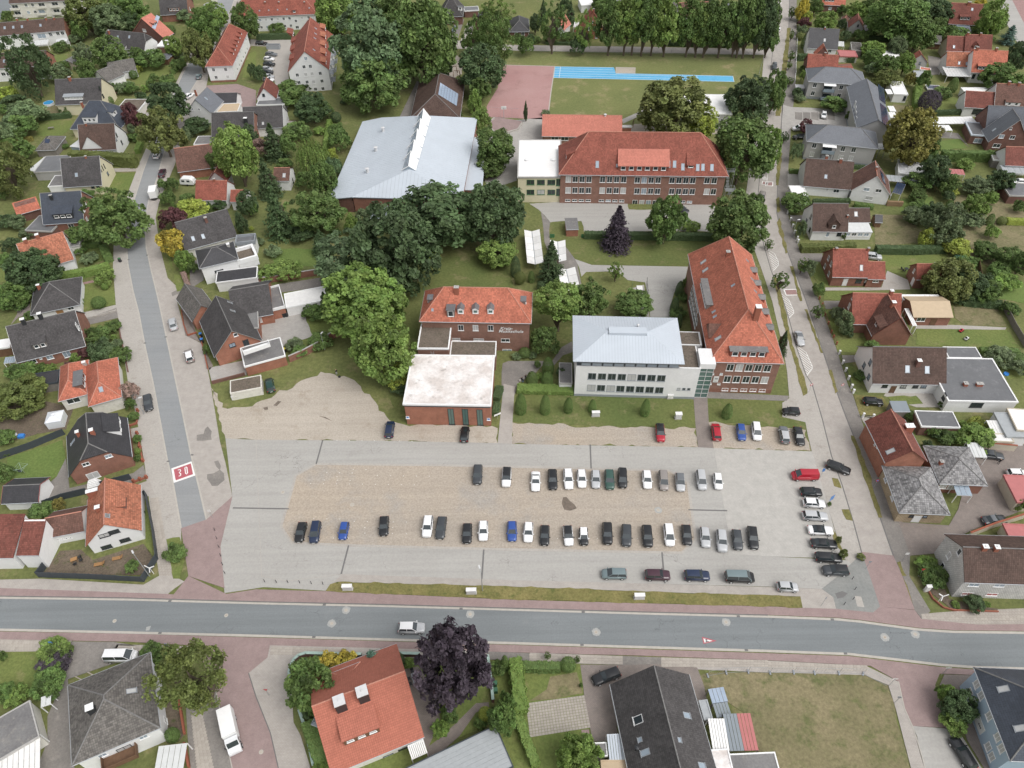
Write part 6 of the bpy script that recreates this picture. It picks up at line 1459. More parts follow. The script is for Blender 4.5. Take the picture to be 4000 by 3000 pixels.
near=[('hatch','black',405,1195,365,1360),('mpv','dblue',525,1190,495,1370),('small','blue',775,1180,740,1355),('hatch','black',1110,1140,1100,1310),('suv','white',1495,1130,1470,1332),('estate','dgrey',1612,1140,1585,1340),('hatch','black',1828,1195,1820,1382),('hatch','white',1965,1170,1962,1362),
  ('hatch','blue',2212,1172,2212,1368),('hatch','white',2357,1185,2350,1370),('hatch','black',2497,1215,2492,1395),('hatch','white',2690,1217,2707,1397,'black'),('small','black',2827,1227,2837,1402,'white'),('suv','black',3032,1190,3040,1392),('suv','dgrey',3200,1207,3202,1410),('suv','black',3372,1213,3392,1415),('mpv','white',3557,1205,3582,1405),('hatch','black',3712,1213,3732,1390),('hatch','silver',3872,1230,3892,1415),('suv','silver',4017,1256,4034,1455),('hatch','dgrey',4147,1252,4172,1435),('estate','black',4282,1224,4307,1430)]
tile(1,2)
for i,c in enumerate(near):
 car(*c[:6],'%s %s, %s from left in the near gravel row'%(CW.get(c[1],c[1])+(' %s roofed'%c[6]if len(c)>6 else ''),WD[c[0]],ORD[i]),G1,c[6]if len(c)>6 else None,z=.075)
far=[('suv','dgrey',1920,697,1910,870),('suv','white',2170,722,2160,887,'black'),('coupe','white',2417,740,2415,937),('estate','black',2560,735,2567,912),('estate','white',2692,725,2707,912),('hatch','white',2809,733,2820,897),('hatch','silver',2934,733,2939,908),('suv','green',3049,745,3060,908),('mpv','black',3164,725,3170,902),('hatch','white',3372,742,3387,905),('mpv','taupe',3514,745,3530,922),('hatch','silver',3659,760,3674,932,'grey'),('mpv','silver',3837,740,3862,920),('small','white',3982,762,4002,917)]
for i,c in enumerate(far):
 car(*c[:6],'%s %s, %s from left in the far gravel row'%(CW.get(c[1],c[1])+(' %s roofed'%c[6]if len(c)>6 else ''),WD[c[0]],ORD[i]),G2,c[6]if len(c)>6 else None,z=.075)
car('mpv','dblue',1145,460,1165,322,'dark blue people carrier alone at the sand yard edge',G3)
car('hatch','black',1795,500,1812,362,'black hatchback parked against the low brick concert hall',G3)
car('mpv','dgreen',135,78,105,-60,'dark green estate parked beside the beige hut',G3)
tile(2,2)
car('suv','red',1275,348,1288,497,'red crossover with black roof on the gravel strip',G3,'black')
car('mpv','red',1775,485,1755,340,'red high roofed van car right of the brown path',G3)
car('hatch','blue',1970,340,1992,492,'bright blue hatchback between red and white cars',G3)
car('mpv','white',2100,320,2125,503,'white people carrier right of the blue hatchback',G3)
car('suv','grey',2365,510,2338,367,'silver roofed dark hatchback seen from behind by the lawn corner',G3,'silver')
car('sedan','black',2462,372,2500,525,'black saloon beside the silver roofed hatchback',G3)
tile(3,2)
car('small','black',290,238,110,232,'small black hatchback parked sideways below the brick school')
car('van','red',450,790,187,790,'bright red panel van with roof racks',G4,cat='van',name='van',solid=True,z=.09)
car('estate','black',507,682,714,757,'black estate turning out onto the right street',z=.07)
for i,c in enumerate((('hatch','black',288,928,460,932),('hatch','white',310,1022,490,1032),('estate','silver',296,1132,522,1142),('coupe','white',336,1254,576,1266,'black'),('sedan','black',366,1370,605,1384),('estate','black',406,1490,645,1504))):
 car(*c[:6],['black hatchback just below the red van','white hatchback, second below the red van','silver estate, third below the red van','white convertible with black soft top','black saloon below the white convertible','black estate, second below the white convertible'][i],G4,c[6]if len(c)>6 else None,z=.08)
car('suv','dgrey',702,1610,465,1608,'dark grey crossover with black roof, last of the sideways column',G4,'black',z=.08)
tile(2,2)
car('mpv','tealgrey',1000,1640,765,1638,'grey people carrier, leftmost along the lower edge of the lot',G5,z=.07)
car('suv','plum',1135,1648,1380,1652,'dark plum crossover, second along the lower edge of the lot',G5,z=.07)
car('suv','dblue',1476,1652,1722,1657,'dark blue crossover, third along the lower edge of the lot',G5,z=.07)
car('van','black',1838,1664,2098,1670,'black minibus with glass roof panels',G5,'tealgrey',z=.07)
tile(3,3)
car('small','silver',80,88,262,96,'small silver hatchback alone on the pale paving',G5,z=.1)
car('estate','black',1762,1650,1610,1408,'black car beside the light blue house at the bottom right',z=.12)
tile(1,3)
car('suv','silver',1238,447,1450,447,'silver white car driving on the main road',roof='white',z=.03)
tile(0,3)
car('van','white',890,695,1202,690,'white minibus parked behind the grey hipped roof house',cat='van',name='van',z=.12)
tile(2,3)
car('estate','black',935,818,690,912,'black estate on the herringbone driveway',z=.13)
tile(0,1)
car('mpv','taupe',1652,1482,1618,1345,'white topped taupe people carrier on the left street pavement',roof='white')
car('sedan','silver',1506,1192,1478,1085,'silver saloon with dark sunroof parked on the left street')
tile(0,2)
car('estate','dgrey',1268,85,1287,238,'dark grey estate parked on the pavement beside the orange hipped house')
tile(0,0)
car('hatch','white',1338,1368,1372,1305,'white car driving up the left street',z=.07)
car('suv','plum',1388,1532,1415,1455,'dark car with brown roof on the left street',z=.07)
car('hatch','tealgrey',1708,682,1726,632,'blue grey hatchback by the red hipped apartment house',z=.1)
car('hatch','white',1612,838,1662,806,'white car half hidden behind the big street tree',z=.1)
car('sedan','silver',1760,40,1850,46,'silver car at the top edge of the left street',z=.1)
car('hatch','black',1560,408,1630,414,'black car in the shade beside the white garage',z=.1)
tile(1,0)
for i,c in enumerate((('estate','grey',87,462,178,468),('hatch','white',66,504,160,508),('suv','black',62,550,166,555),('hatch','silver',50,590,148,594),('hatch','black',60,618,146,622),('hatch','silver',72,655,148,660),('hatch','white',76,682,140,686))):
 car(*c,'%s %s, %s from the top in the column beside the gabled apartment house'%(c[1],WD[c[0]],ORD[i]),'cars beside the apartment house',z=.06)
car('estate','black',0,368,92,372,'black estate next to the grey container wall',z=.06)
car('hatch','tealgrey',1718,228,1708,272,'dark car with pale bonnet on the drive of the dark brick house',z=.06)
tile(2,0)
car('hatch','red',556,265,560,308,'red car under the white carport by the narrow brick house',z=.02)
car('hatch','tealgrey',1460,330,1452,372,'pale blue car standing beyond the tree row',z=.06)
tile(3,0)
car('hatch','white',88,278,90,222,'white car driving at the top of the right street',z=.07)
car('suv','dgrey',58,542,54,602,'dark grey car at the top of the right street near the grey block',z=.07)
car('small','white',486,968,480,1018,'white car in the small parking court of the grey block',z=.1)
car('hatch','black',325,1178,218,1182,'black car at the street end of the grey block',z=.1)
car('mpv','white',300,1106,236,1108,'white van half behind the purple leaved shrub',z=.1)
car('sedan','white',2245,1568,2090,1562,'white saloon at the right edge below the clipped shrubs',z=.03)
tile(3,1)
car('suv','silver',860,548,958,560,'silver pickup behind the red brown brick house',z=.03)
car('sedan','silver',256,1202,292,1322,'silver white car driving down the right street',roof='grey',z=.07)
tile(2,1)
car('suv','taupe',2166,2,2150,82,'silver grey crossover parked by the school stairs',z=.08)
car('hatch','dgrey',1440,132,1500,158,'dark car under the round tree in the school forecourt',z=.06)
tile(3,2)
car('hatch','black',815,142,1005,156,'black hatchback on the drive left of the blue roofed shed',z=.08)
car('sedan','dgrey',1868,600,1998,618,'dark car half under the translucent carport',z=.09)
car('coupe','dgrey',1850,1182,2066,1160,'dark convertible car in the brown paved yard',roof='grey',z=.09)
car('hatch','white',2085,770,2240,775,'white car beside the pink corrugated shed',z=.09)
# box lorry, delivery truck, camper, caravan, boat
def lorry(x0,y0,x1,y1,label,L_=6.6,cabL=2.0):
 c,a=heading(x0,y0,x1,y1,1.2);rt=empty('box_truck',rotz(Vector((c.x,c.y,.12)),a));tag(rt,label,'truck')
 xr=-L_/2;xf=L_/2;b=MB();b.box(xr,-1.05,.85,xf-cabL-.15,1.05,3.0);o=b.build('cargo_box',mat('white_paint'),rt)
 b=MB();b.box(xr+.05,-1.0,3.0,xf-cabL-.2,1.0,3.03);b.build('box_roof',mat('cream_sheet')if 'cream_sheet' in MATS else mat('roof_white'),rt)
 b=MB();b.box(xr,-.5,.55,xf-.3,.5,.85);b.build('chassis',mat('dark_paint'),rt)
 x2=xf-cabL;prof=[(x2,.45),(x2,2.25),(x2+.75,2.3),(x2+1.25,1.45),(xf-.12,1.25),(xf,.95),(xf,.4)]
 b=MB();l=[Vector((x,-.95,z))for x,z in prof];r=[Vector((x,.95,z))for x,z in prof]
 b.poly(l[::-1]);b.poly(r)
 for i in range(len(prof)):j=(i+1)%len(prof);b.poly([l[i],l[j],r[j],r[i]])
 o=b.build('cab',mat('car_paint'),rt);o.color=(.72,.73,.74,1)
 b=MB();b.poly([Vector((x2+.80,-.82,2.24)),Vector((x2+1.27,-.82,1.50)),Vector((x2+1.27,.82,1.50)),Vector((x2+.80,.82,2.24))]);b.build('windshield',mat('glass_dark'),rt)
 for sy in(-1,1):
  b=MB();q=[Vector((x2+.25,sy*.96,1.45)),Vector((x2+1.1,sy*.96,1.45)),Vector((x2+.75,sy*.96,2.1)),Vector((x2+.25,sy*.96,2.1))];b.poly(q if sy<0 else q[::-1]);b.build('side_window',mat('glass_dark'),rt)
  for x in(xr+1.2,xf-.85):
   b=MB();b.cyl((0,-.14,0),(0,.14,0),.38,n=16);w_=b.build('wheel',mat('rubber'),rt,Matrix.Translation((x,sy*.9,.38)));b=MB();b.cyl((0,-.15,0),(0,.15,0),.22,n=12);b.build('rim',mat('metal_light'),w_)
  b=MB();b.box(-.1,-.06,-.15,.1,.06,.15);b.build('mirror',mat('dark_paint'),rt,Matrix.Translation((x2+1.1,sy*1.15,1.7)))
  b=MB();b.box(-.04,-.15,-.08,.03,.15,.08);b.build('headlight',mat('lamp_clear'),rt,Matrix.Translation((xf,sy*.7,.8)))
tile(0,3);lorry(1948,1140,2042,1560,'white box truck with pale cargo roof on the red paved side street')
tile(0,1);lorry(1325,62,1342,-50,'white box truck driving up the left street',5.6,1.7)
tile(0,0)
car('van','white',1290,868,1335,962,'white camper van beside the double garage',cat='camper van',name='camper_van',z=.08,solid=True)
c,a=heading(1565,1562,1680,1566,1.2);rt=empty('caravan',rotz(Vector((c.x,c.y,0)),a));tag(rt,'white rounded caravan behind the red roofed cottage','caravan')
prof=[(-2.1,.55),(-2.2,1.3),(-1.9,2.1),(-1.3,2.45),(1.2,2.45),(1.9,2.0),(2.2,1.2),(2.1,.55)]
b=MB();l=[Vector((x,-1.0,z))for x,z in prof];r=[Vector((x,1.0,z))for x,z in prof];b.poly(l);b.poly(r[::-1])
for i in range(len(prof)):j=(i+1)%len(prof);b.poly([l[j],l[i],r[i],r[j]])
b.build('body',mat('white_paint'),rt)
for x in(-1.0,.6):
 b=MB();b.box(x-.45,-1.02,1.4,x+.45,-1.0,1.95);b.build('side_window',mat('glass_dark'),rt)
b=MB();b.cyl((0,-1.0,.32),(0,-.8,.32),.32,n=12);b.build('wheel',mat('rubber'),rt);b=MB();b.cyl((0,.8,.32),(0,1.0,.32),.32,n=12);b.build('wheel',mat('rubber'),rt)
b=MB();b.box(2.1,-.06,.5,3.2,.06,.6);b.build('drawbar',mat('steel'),rt)
tile(3,1)
c=P(1690,590,.8);rt=empty('covered_boat',rotz(Vector((c.x,c.y,0)),R(-60)));tag(rt,'boat or load under pale green tarpaulin on the garden lawn','boat')
b=MB();ring=[]
for x,w_,z in((-2.4,.7,1.1),(-1.4,1.15,1.5),(0,1.25,1.8),(1.3,1.0,1.6),(2.4,.25,1.2)):ring.append([Vector((x,-w_,.3)),Vector((x,-w_*.8,z*.8)),Vector((x,0,z)),Vector((x,w_*.8,z*.8)),Vector((x,w_,.3))])
for i in range(4):
 for j in range(4):b.poly([ring[i][j],ring[i+1][j],ring[i+1][j+1],ring[i][j+1]])
b.poly(ring[0]);b.poly(ring[-1][::-1]);b.build('tarpaulin',mat('tarp_green'),rt)
b=MB();b.box(-2,-.5,.1,2,.5,.3);b.build('trailer',mat('steel'),rt)
# ================================================================ plants
def leaf_mesh(name,quads,tones,hues,m='leaf'):
 me=bpy.data.meshes.new(name);v=[];f=[]
 for q in quads:
  b=len(v);v+=q;f.append(tuple(range(b,b+len(q))))
 me.from_pydata(v,[],f)
 for nm,arr in(('tone',tones),('hue',hues)):
  a=me.attributes.new(nm,'FLOAT','FACE');a.data.foreach_set('value',arr)
 me.materials.append(mat(m));me.update();return me
def leaf(p,n,s,rnd,asp=1.0):
 x=n.orthogonal().normalized();a=rnd.random()*6.283;y=n.cross(x)
 u=(x*math.cos(a)+y*math.sin(a))*s;w_=(y*math.cos(a)-x*math.sin(a))*s*asp
 k=n*(s*.25)
 return[tuple(p-u-k),tuple(p-w_*.9),tuple(p+u-k),tuple(p+w_*.9)]
def rdir(rnd):
 while True:
  d=Vector((rnd.uniform(-1,1),rnd.uniform(-1,1),rnd.uniform(-1,1)))
  if.05<d.length<1:return d.normalized()
def broad(seed,clumps=170,per=58,lobes=.30,ls=.062,cr=(.13,.25),low=-.75,droop=0.0,pw=1.0):
 rnd=random.Random(seed);off=Vector((seed*3.1,seed*1.7,seed));Q=[];T_=[];Hh=[]
 for c in range(clumps):
  d=rdir(rnd)
  if d.z<low:continue
  lob=1-lobes+lobes*1.9*(noise.noise(d*1.7+off)*.5+.5)
  rr=lob*(rnd.uniform(.72,.98)if rnd.random()<.82 else rnd.uniform(.25,.7))
  taper=(1-max(0,d.z)*(1-pw));ctr=Vector((d.x*rr*taper,d.y*rr*taper,d.z*rr));r=rnd.uniform(*cr);tone=rnd.gauss(.5,.17);hue=rnd.random()
  for k in range(per):
   e=rdir(rnd);e=(e+d*.55+Vector((0,0,.35))).normalized()*r*rnd.uniform(.55,1.0)
   p=ctr+e;n=(e.normalized()*.8+rdir(rnd)*.75+Vector((0,0,.35-droop))).normalized()
   Q.append(leaf(p,n,ls*rnd.uniform(.6,1.25),rnd,rnd.uniform(.55,1)));T_.append(min(1,max(0,tone+rnd.gauss(0,.13))));Hh.append(min(1,max(0,hue*.5+rnd.random()*.5)))
 return leaf_mesh('crown',Q,T_,Hh)
def conifer(seed,levels=19,nb=17,per=20,up=0.0,pw=.85,ls=.085):
 rnd=random.Random(seed);Q=[];T_=[];Hh=[]
 for l in range(levels):
  z=-1+2*(l+.5)/levels;rad=(1-(z+1)/2)**pw*rnd.uniform(.88,1.1)+.04
  for b_ in range(max(4,int(nb*(rad+.25)))):
   a=rnd.random()*6.283;R_=rad*rnd.uniform(.7,1.12);tone=rnd.gauss(.5,.18)
   for k in range(per):
    t=(k+rnd.random())/per;r=R_*t;zz=z-.16*r+up*r+rnd.gauss(0,.018);sw=rnd.gauss(0,.05+.07*t)
    p=Vector((math.cos(a+sw/(r+.2))*r,math.sin(a+sw/(r+.2))*r,zz));n=(Vector((math.cos(a)*.4,math.sin(a)*.4,.8))+rdir(rnd)*.55).normalized()
    Q.append(leaf(p,n,ls*rnd.uniform(.6,1.3)*(.75+.45*(1-t)),rnd,.6));T_.append(min(1,max(0,tone+rnd.gauss(0,.12))));Hh.append(rnd.random())
 return leaf_mesh('crown',Q,T_,Hh)
def clipped(seed,shape,n=5200,ls=.05,jit=.035):
 rnd=random.Random(seed);Q=[];T_=[];Hh=[]
 for i in range(n):
  d=rdir(rnd)
  if shape=='ball':p=d*rnd.uniform(.9,1.0)
  else:
   z=rnd.uniform(-1,1)if rnd.random()>.1 else-rnd.uniform(.9,1);t=(z+1)/2;a=rnd.random()*6.283
   r=math.sqrt(max(0,1-t**2.2))*(.80+.2*min(1,t*4));p=Vector((math.cos(a)*r,math.sin(a)*r,z));d=Vector((math.cos(a),math.sin(a),.25+t*.8)).normalized()
  p=p*(1+rnd.gauss(0,jit)+.07*noise.noise(d*4+Vector((seed,0,0))))
  nn=(d+rdir(rnd)*.6).normalized();Q.append(leaf(p,nn,ls*rnd.uniform(.6,1.2),rnd,.8));T_.append(min(1,max(0,rnd.gauss(.5,.2))));Hh.append(rnd.random())
 return leaf_mesh('crown',Q,T_,Hh,'leaf_clip')
def willow(seed):
 rnd=random.Random(seed);Q=[];T_=[];Hh=[]
 for s in range(330):
  d=rdir(rnd)
  if d.z<-.1:d.z=abs(d.z)
  st=Vector((d.x,d.y,d.z))*rnd.uniform(.55,.95);tone=rnd.gauss(.5,.18);ln=rnd.uniform(.5,1.35)*(.5+.6*math.hypot(st.x,st.y));out=Vector((d.x,d.y,0))*.18
  for k in range(20):
   t=k/20;p=st+out*t+Vector((0,0,-ln*t*(.6+.4*t)))+rdir(rnd)*.022
   n=(Vector((d.x,d.y,.5))+rdir(rnd)*.6).normalized();Q.append(leaf(p,n,.045*rnd.uniform(.7,1.2),rnd,.5));T_.append(min(1,max(0,tone+rnd.gauss(0,.1))));Hh.append(rnd.random())
 return leaf_mesh('crown',Q,T_,Hh)
PRO={'broad':[broad(1),broad(2,lobes=.38),broad(3,190,54,.26),broad(11,150,64,.42,cr=(.14,.3))],
       'airy':[broad(4,110,40,.45,.052,(.10,.2)),broad(5,100,42,.5,.052,(.1,.22))],
       'birch':[broad(6,120,62,.4,.05,(.12,.26),-.9,.5)],
       'bush':[broad(7,90,60,.25,.085,(.2,.36),-.35),broad(8,80,62,.34,.085,(.22,.4),-.3),broad(12,90,60,.45,.08,(.2,.34),-.4)],
       'conifer':[conifer(1),conifer(2,17,18,20)],'spiky':[conifer(3,11,20,22,.35,.8,.075)],'spire':[broad(9,150,58,.2,.06,(.14,.26),-.95,pw=.35)],
       'cone':[clipped(1,'cone')],'ball':[clipped(2,'ball')],'willow':[willow(1)]}
def trunk_mesh(seed,limbs=5):
 rnd=random.Random(seed);b=MB();b.cyl((0,0,-.05),(0,0,.55),1.0,.72,8);b.cyl((0,0,.55),(rnd.uniform(-.6,.6),rnd.uniform(-.6,.6),1.0),.72,.3,7)
 for i in range(limbs):
  a=i*2.4+rnd.random();z=rnd.uniform(.42,.7);b.cyl((0,0,z),(math.cos(a)*6.5,math.sin(a)*6.5,z+rnd.uniform(.15,.3)),.42,.12,6)
 return b.mesh('trunk',mat('bark'),False)
TRK=[trunk_mesh(1),trunk_mesh(2),trunk_mesh(3,4)]
LK=2.0
LC={'dg':((.046,.070,.030),'dark green'),'g':((.066,.100,.030),'green'),'lg':((.100,.145,.038),'light green'),'yg':((.165,.195,.04),'yellow green'),'y':((.48,.40,.075),'golden yellow'),'p':((.075,.060,.075),'blackish purple'),'m':((.075,.033,.034),'dark red'),
      'gg':((.085,.112,.055),'grey green'),'bg':((.065,.11,.085),'blue green'),'br':((.125,.115,.033),'golden brown'),'ol':((.085,.10,.032),'olive green'),'pk':((.17,.12,.10),'reddish'),'sg':((.070,.105,.050),'silvery green')}
KW={'broad':'tree','airy':'thin tree','birch':'birch','bush':'bush','conifer':'conifer','spiky':'spruce','spire':'narrow tree','cone':'clipped cone','ball':'clipped ball','willow':'weeping willow'}
PLANTS=[];PK=random.Random(99)
def pl(kind,cx,cy,w,h,col,label=None,f=None,base=None,group=None):
 """plant whose outline in the photo is centred at cx,cy and measures w by h; it stands on the ground below"""
 f=f if f is not None else(1.32 if kind in('broad','airy','birch','willow')else 1.0);dcam=Vector((0,0,CAM_H));zc=3.0
 for _ in range(12):
  c=P(cx,cy,zc);v=c-dcam;dist=v.dot(CAM_R@Vector((0,0,-1)));mpp=dist/FPX/SCL;phi=math.atan2(-v.z,math.hypot(v.x,v.y));rx=w/2*mpp;hh=h/2*mpp
  if kind in('broad','airy','birch','bush'):rx*=1.12;hh*=1.08
  rz=math.sqrt(max(hh*hh-(rx*math.sin(phi))**2,(.55*hh)**2))/math.cos(phi);rz=min(max(rz,.55*rx),2.2*rx if kind not in('spire','cone','conifer')else 5*rx)
  if base:
   g=P(*base);lo,hi=.3,40.0
   for _ in range(30):
    m_=(lo+hi)/2;q=P(cx,cy,m_)
    if q.y>g.y:lo=m_
    else:hi=m_
   zc=max(lo,rz*.9)
  else:zc=zc*.4+f*rz*.6
 c=P(cx,cy,zc);gp=Vector((c.x,c.y,0));me=PK.choice(PRO[kind]);rot=PK.random()*6.283;rgb,cw=LC[col];jit=PK.uniform(.88,1.14)*(LK if col not in 'yp' else 1.1)
 treelike=kind in('broad','airy','birch','willow','conifer','spire','spiky')
 cm=Matrix.Translation((0,0,zc))@Matrix.Rotation(rot,4,'Z')@Matrix.Diagonal((rx,rx,rz,1))
 nm={'broad':'tree','airy':'tree','birch':'birch_tree','bush':'bush','conifer':'conifer_tree','spiky':'spruce_tree','spire':'cypress_tree','cone':'clipped_yew','ball':'clipped_bush','willow':'willow_tree'}[kind]
 if treelike:
  rt=empty(nm,Matrix.Translation(gp));o=link('crown',me,rt,cm);tr=min(.42,.035*rx+.045*zc*.5);tr=max(.06,tr)
  link('trunk',PK.choice(TRK),rt,Matrix.Rotation(rot,4,'Z')@Matrix.Diagonal((tr,tr,zc*(1.0 if kind!='conifer' else 1.3),1)))
 else:rt=o=link(nm,me,None,Matrix.Translation(gp)@cm)
 o.color=(rgb[0]*jit,rgb[1]*jit*PK.uniform(.96,1.04),rgb[2]*jit,1)
 u,v=OX+cx/SCL,OY+cy/SCL
 PLANTS.append([rt,label,('large ' if rx>4.2 else 'small ' if rx<1.0 else '')+cw+' '+KW[kind],nm.replace('_',' '),u,v,rx])
 if group:rt['group']=group
 return rt
def hedge(pts,w,h,col,label=None,clip=True,name='hedge'):
 a=[P(x,y)for x,y in pts];rnd=random.Random(len(PLANTS)+5);Q=[];T_=[];Hh=[];g=a[0];rgb,cw=LC[col];ls=.15
 for i in range(len(a)-1):
  d=a[i+1]-a[i];L_=d.length;t=d.normalized();s=Vector((-t.y,t.x,0));A=L_*(2*h+w)+2*w*h;n=min(5200,int(A*42))
  for k in range(n):
   q=rnd.random()*A
   if q<L_*w:p=Vector((rnd.random()*L_,rnd.uniform(-w/2,w/2),h));nn=Vector((0,0,1))
   elif q<L_*(w+2*h):sg=rnd.choice((-1,1));p=Vector((rnd.random()*L_,sg*w/2,rnd.random()*h));nn=s*sg
   else:e=rnd.choice((0,1));p=Vector((e*L_,rnd.uniform(-w/2,w/2),rnd.random()*h));nn=t*(1 if e else-1)
   wp=a[i]-g+t*p.x+s*p.y+Vector((0,0,p.z));jn=noise.noise((wp+g)*.9);wp+=nn*(jn*(.14 if clip else.65)+rnd.gauss(0,.05));
   n2=(nn+rdir(rnd)*.65+Vector((0,0,.25))).normalized();Q.append(leaf(wp,n2,ls*rnd.uniform(.6,1.25),rnd,.8));T_.append(min(1,max(0,rnd.gauss(.5,.17)+jn*.25)));Hh.append(rnd.random())
  c=[a[i]-g+s*(w*.46),a[i]-g-s*(w*.46),a[i+1]-g-s*(w*.46),a[i+1]-g+s*(w*.46)];top=[p+Vector((0,0,h-.08))for p in c]
  for fc in(top,[c[0],c[1],top[1],top[0]],[c[1],c[2],top[2],top[1]],[c[2],c[3],top[3],top[2]],[c[3],c[0],top[0],top[3]]):Q.append([tuple(p)for p in fc]);T_.append(.5);Hh.append(.5)
 o=link(name,leaf_mesh('hedge',Q,T_,Hh,'leaf_clip' if clip else 'leaf'),None,Matrix.Translation(g));j=PK.uniform(.9,1.1)*LK;o.color=(rgb[0]*j,rgb[1]*j,rgb[2]*j,1)
 m=pts[len(pts)//2];u,v=OX+(pts[0][0]+m[0])/2/SCL,OY+(pts[0][1]+m[1])/2/SCL
 PLANTS.append([o,label,cw+' hedge','hedge',u,v,2]);return o
def many(s):
 """kind cx cy w h colour; ... one plant each"""
 for e in s.replace('\n',' ').split(';'):
  q=e.split()
  if q:pl(q[0],float(q[1]),float(q[2]),float(q[3]),float(q[4]),q[5],f=float(q[6])if len(q)>6 else None)
tile(0,0)
many('''birch 240 570 330 450 dg 1.1; broad 740 110 300 260 ol; broad 930 170 260 220 gg; broad 1130 80 250 230 g; broad 1000 25 220 110 lg; broad 1130 190 160 150 dg; broad 930 455 235 225 g; broad 720 470 140 165 gg; bush 500 630 160 125 gg; broad 735 605 150 180 g;
broad 1780 250 250 300 g; broad 1702 420 215 285 ol; broad 1850 130 180 170 lg; broad 2110 190 190 250 g; broad 1460 900 290 320 dg; broad 1395 1130 320 345 ol;
ball 1468 258 92 84 g; ball 1450 306 62 62 g; ball 1152 645 72 72 g; bush 1325 675 72 62 g; bush 1312 735 84 84 g; bush 1445 700 120 66 g; bush 1250 772 62 62 lg; bush 1225 842 74 84 dg; bush 1130 770 105 82 g; bush 1050 765 84 84 gg; bush 980 762 74 74 g;
broad 1490 400 130 150 lg; bush 1300 510 210 120 g; broad 1180 475 125 115 g; bush 1190 600 70 60 yg; bush 1100 735 90 40 gg; bush 1540 560 110 90 g;
bush 210 990 280 175 gg 1.0; bush 195 1100 220 165 g; bush 70 1140 150 150 gg; bush 40 945 95 75 g; bush 120 890 180 95 dg; bush 55 815 160 110 yg; bush 585 935 125 85 g; ball 945 872 72 80 g; bush 955 828 80 44 m; broad 1135 1000 130 190 m; bush 1137 1120 60 84 gg; bush 1160 1190 100 40 g;
birch 60 1470 340 390 ol 1.1; broad 140 1285 220 165 g; bush 130 1390 125 85 gg; bush 60 1225 90 50 g; bush 560 1265 50 40 g; broad 2040 1330 300 420 lg; broad 1850 1400 110 145 g; broad 2150 1180 130 180 dg; bush 1600 1180 95 125 gg; bush 1700 1085 190 70 dg; bush 1480 1605 100 120 g; bush 1660 205 70 60 g; bush 2180 620 60 120 dg; bush 60 140 80 80 g; bush 1530 470 90 60 gg; bush 530 405 110 80 g; bush 650 330 90 70 gg; broad 690 240 130 150 g; bush 880 280 70 60 g; bush 560 565 90 70 g; bush 1400 1600 60 90 g; bush 1600 140 110 90 gg; bush 1340 490 70 50 g; bush 1200 560 50 50 gg''')
hedge([(350,1035),(620,1015)],1.6,1.6,'dg');hedge([(640,1400),(930,1415),(1190,1440)],2.6,3.6,'ol',clip=False);hedge([(1195,1330),(1250,1180)],1.6,1.6,'lg');hedge([(1070,1215),(1230,1185)],1.2,1.2,'g');hedge([(1500,640),(1590,520)],1.4,1.6,'g');hedge([(0,1225),(290,1215)],1.2,1.3,'br');hedge([(900,1075),(1060,1160)],.8,.8,'g')
tile(1,0)
many('''broad 960 400 540 560 sg 1.5; broad 1010 690 480 440 g 1.05; broad 1450 370 490 620 g 1.15; broad 700 130 300 290 lg; broad 930 60 300 200 sg; broad 1180 110 310 250 g; broad 1340 480 210 300 dg 1.2; broad 610 150 170 260 lg; broad 1560 560 220 220 dg; airy 1910 310 230 320 g 1.2; birch 2050 360 280 420 g 1.15; airy 2080 110 260 230 lg; broad 1940 590 340 320 dg; broad 1935 770 160 180 g; spire 1890 880 125 200 lg; bush 1950 1040 130 180 lg;
broad 2060 1275 290 290 g; broad 2020 1440 220 170 g 1.0; broad 480 930 260 210 dg; bush 350 840 210 150 g; bush 565 960 160 140 g; ball 690 1012 92 92 dg; conifer 145 1220 270 320 dg; bush 262 1270 125 165 g; bush 345 1140 210 125 g; willow 480 1345 320 330 lg 1.0; broad 590 1540 190 260 g; bush 660 1455 125 165 sg; bush 715 1210 160 185 g; conifer 90 1530 270 350 dg; bush 40 1290 115 155 pk; bush 30 640 90 120 dg; bush 300 770 200 70 g; bush 420 750 110 60 dg; bush 700 1130 120 110 g; bush 545 1130 90 60 lg; bush 660 1350 80 120 yg; bush 250 1420 120 90 g; bush 420 1560 130 140 g; bush 700 240 120 120 g; broad 1500 130 240 220 g; bush 1750 980 60 50 g; bush 760 880 60 40 dg; bush 180 250 120 90 g; airy 1840 330 120 170 g''')
hedge([(10,345),(340,335)],1.6,2.2,'dg');hedge([(600,1330),(640,1070)],1.4,1.8,'lg',clip=False)
tile(2,0)
for cx,cy,w,h,k,col,bx_,by_ in((350,195,185,330,'airy','g',350,465),(622,260,130,330,'airy','lg',620,470),(850,200,200,350,'broad','g',860,480),(990,190,200,360,'broad','lg',990,480),(1150,160,220,380,'broad','g',1160,485),(1235,185,200,360,'broad','lg',1197,482),(1345,205,210,350,'broad','lg',1332,490),(1545,205,190,340,'broad','g',1540,492),(1622,240,170,320,'broad','lg',1606,495),(1695,225,190,330,'broad','g',1682,496),(1830,220,210,350,'broad','g',1815,500),(1955,215,180,330,'broad','dg',1956,492),(2000,190,190,350,'broad','g',1992,500),(2060,170,210,380,'broad','g',2032,502),(2150,200,200,390,'broad','dg',2102,502),(1070,110,200,250,'broad','lg',1075,478)):
 pl(k,cx,cy,w*1.15,h,col,base=(bx_,by_),group='tall trees in the row beyond the sports field')
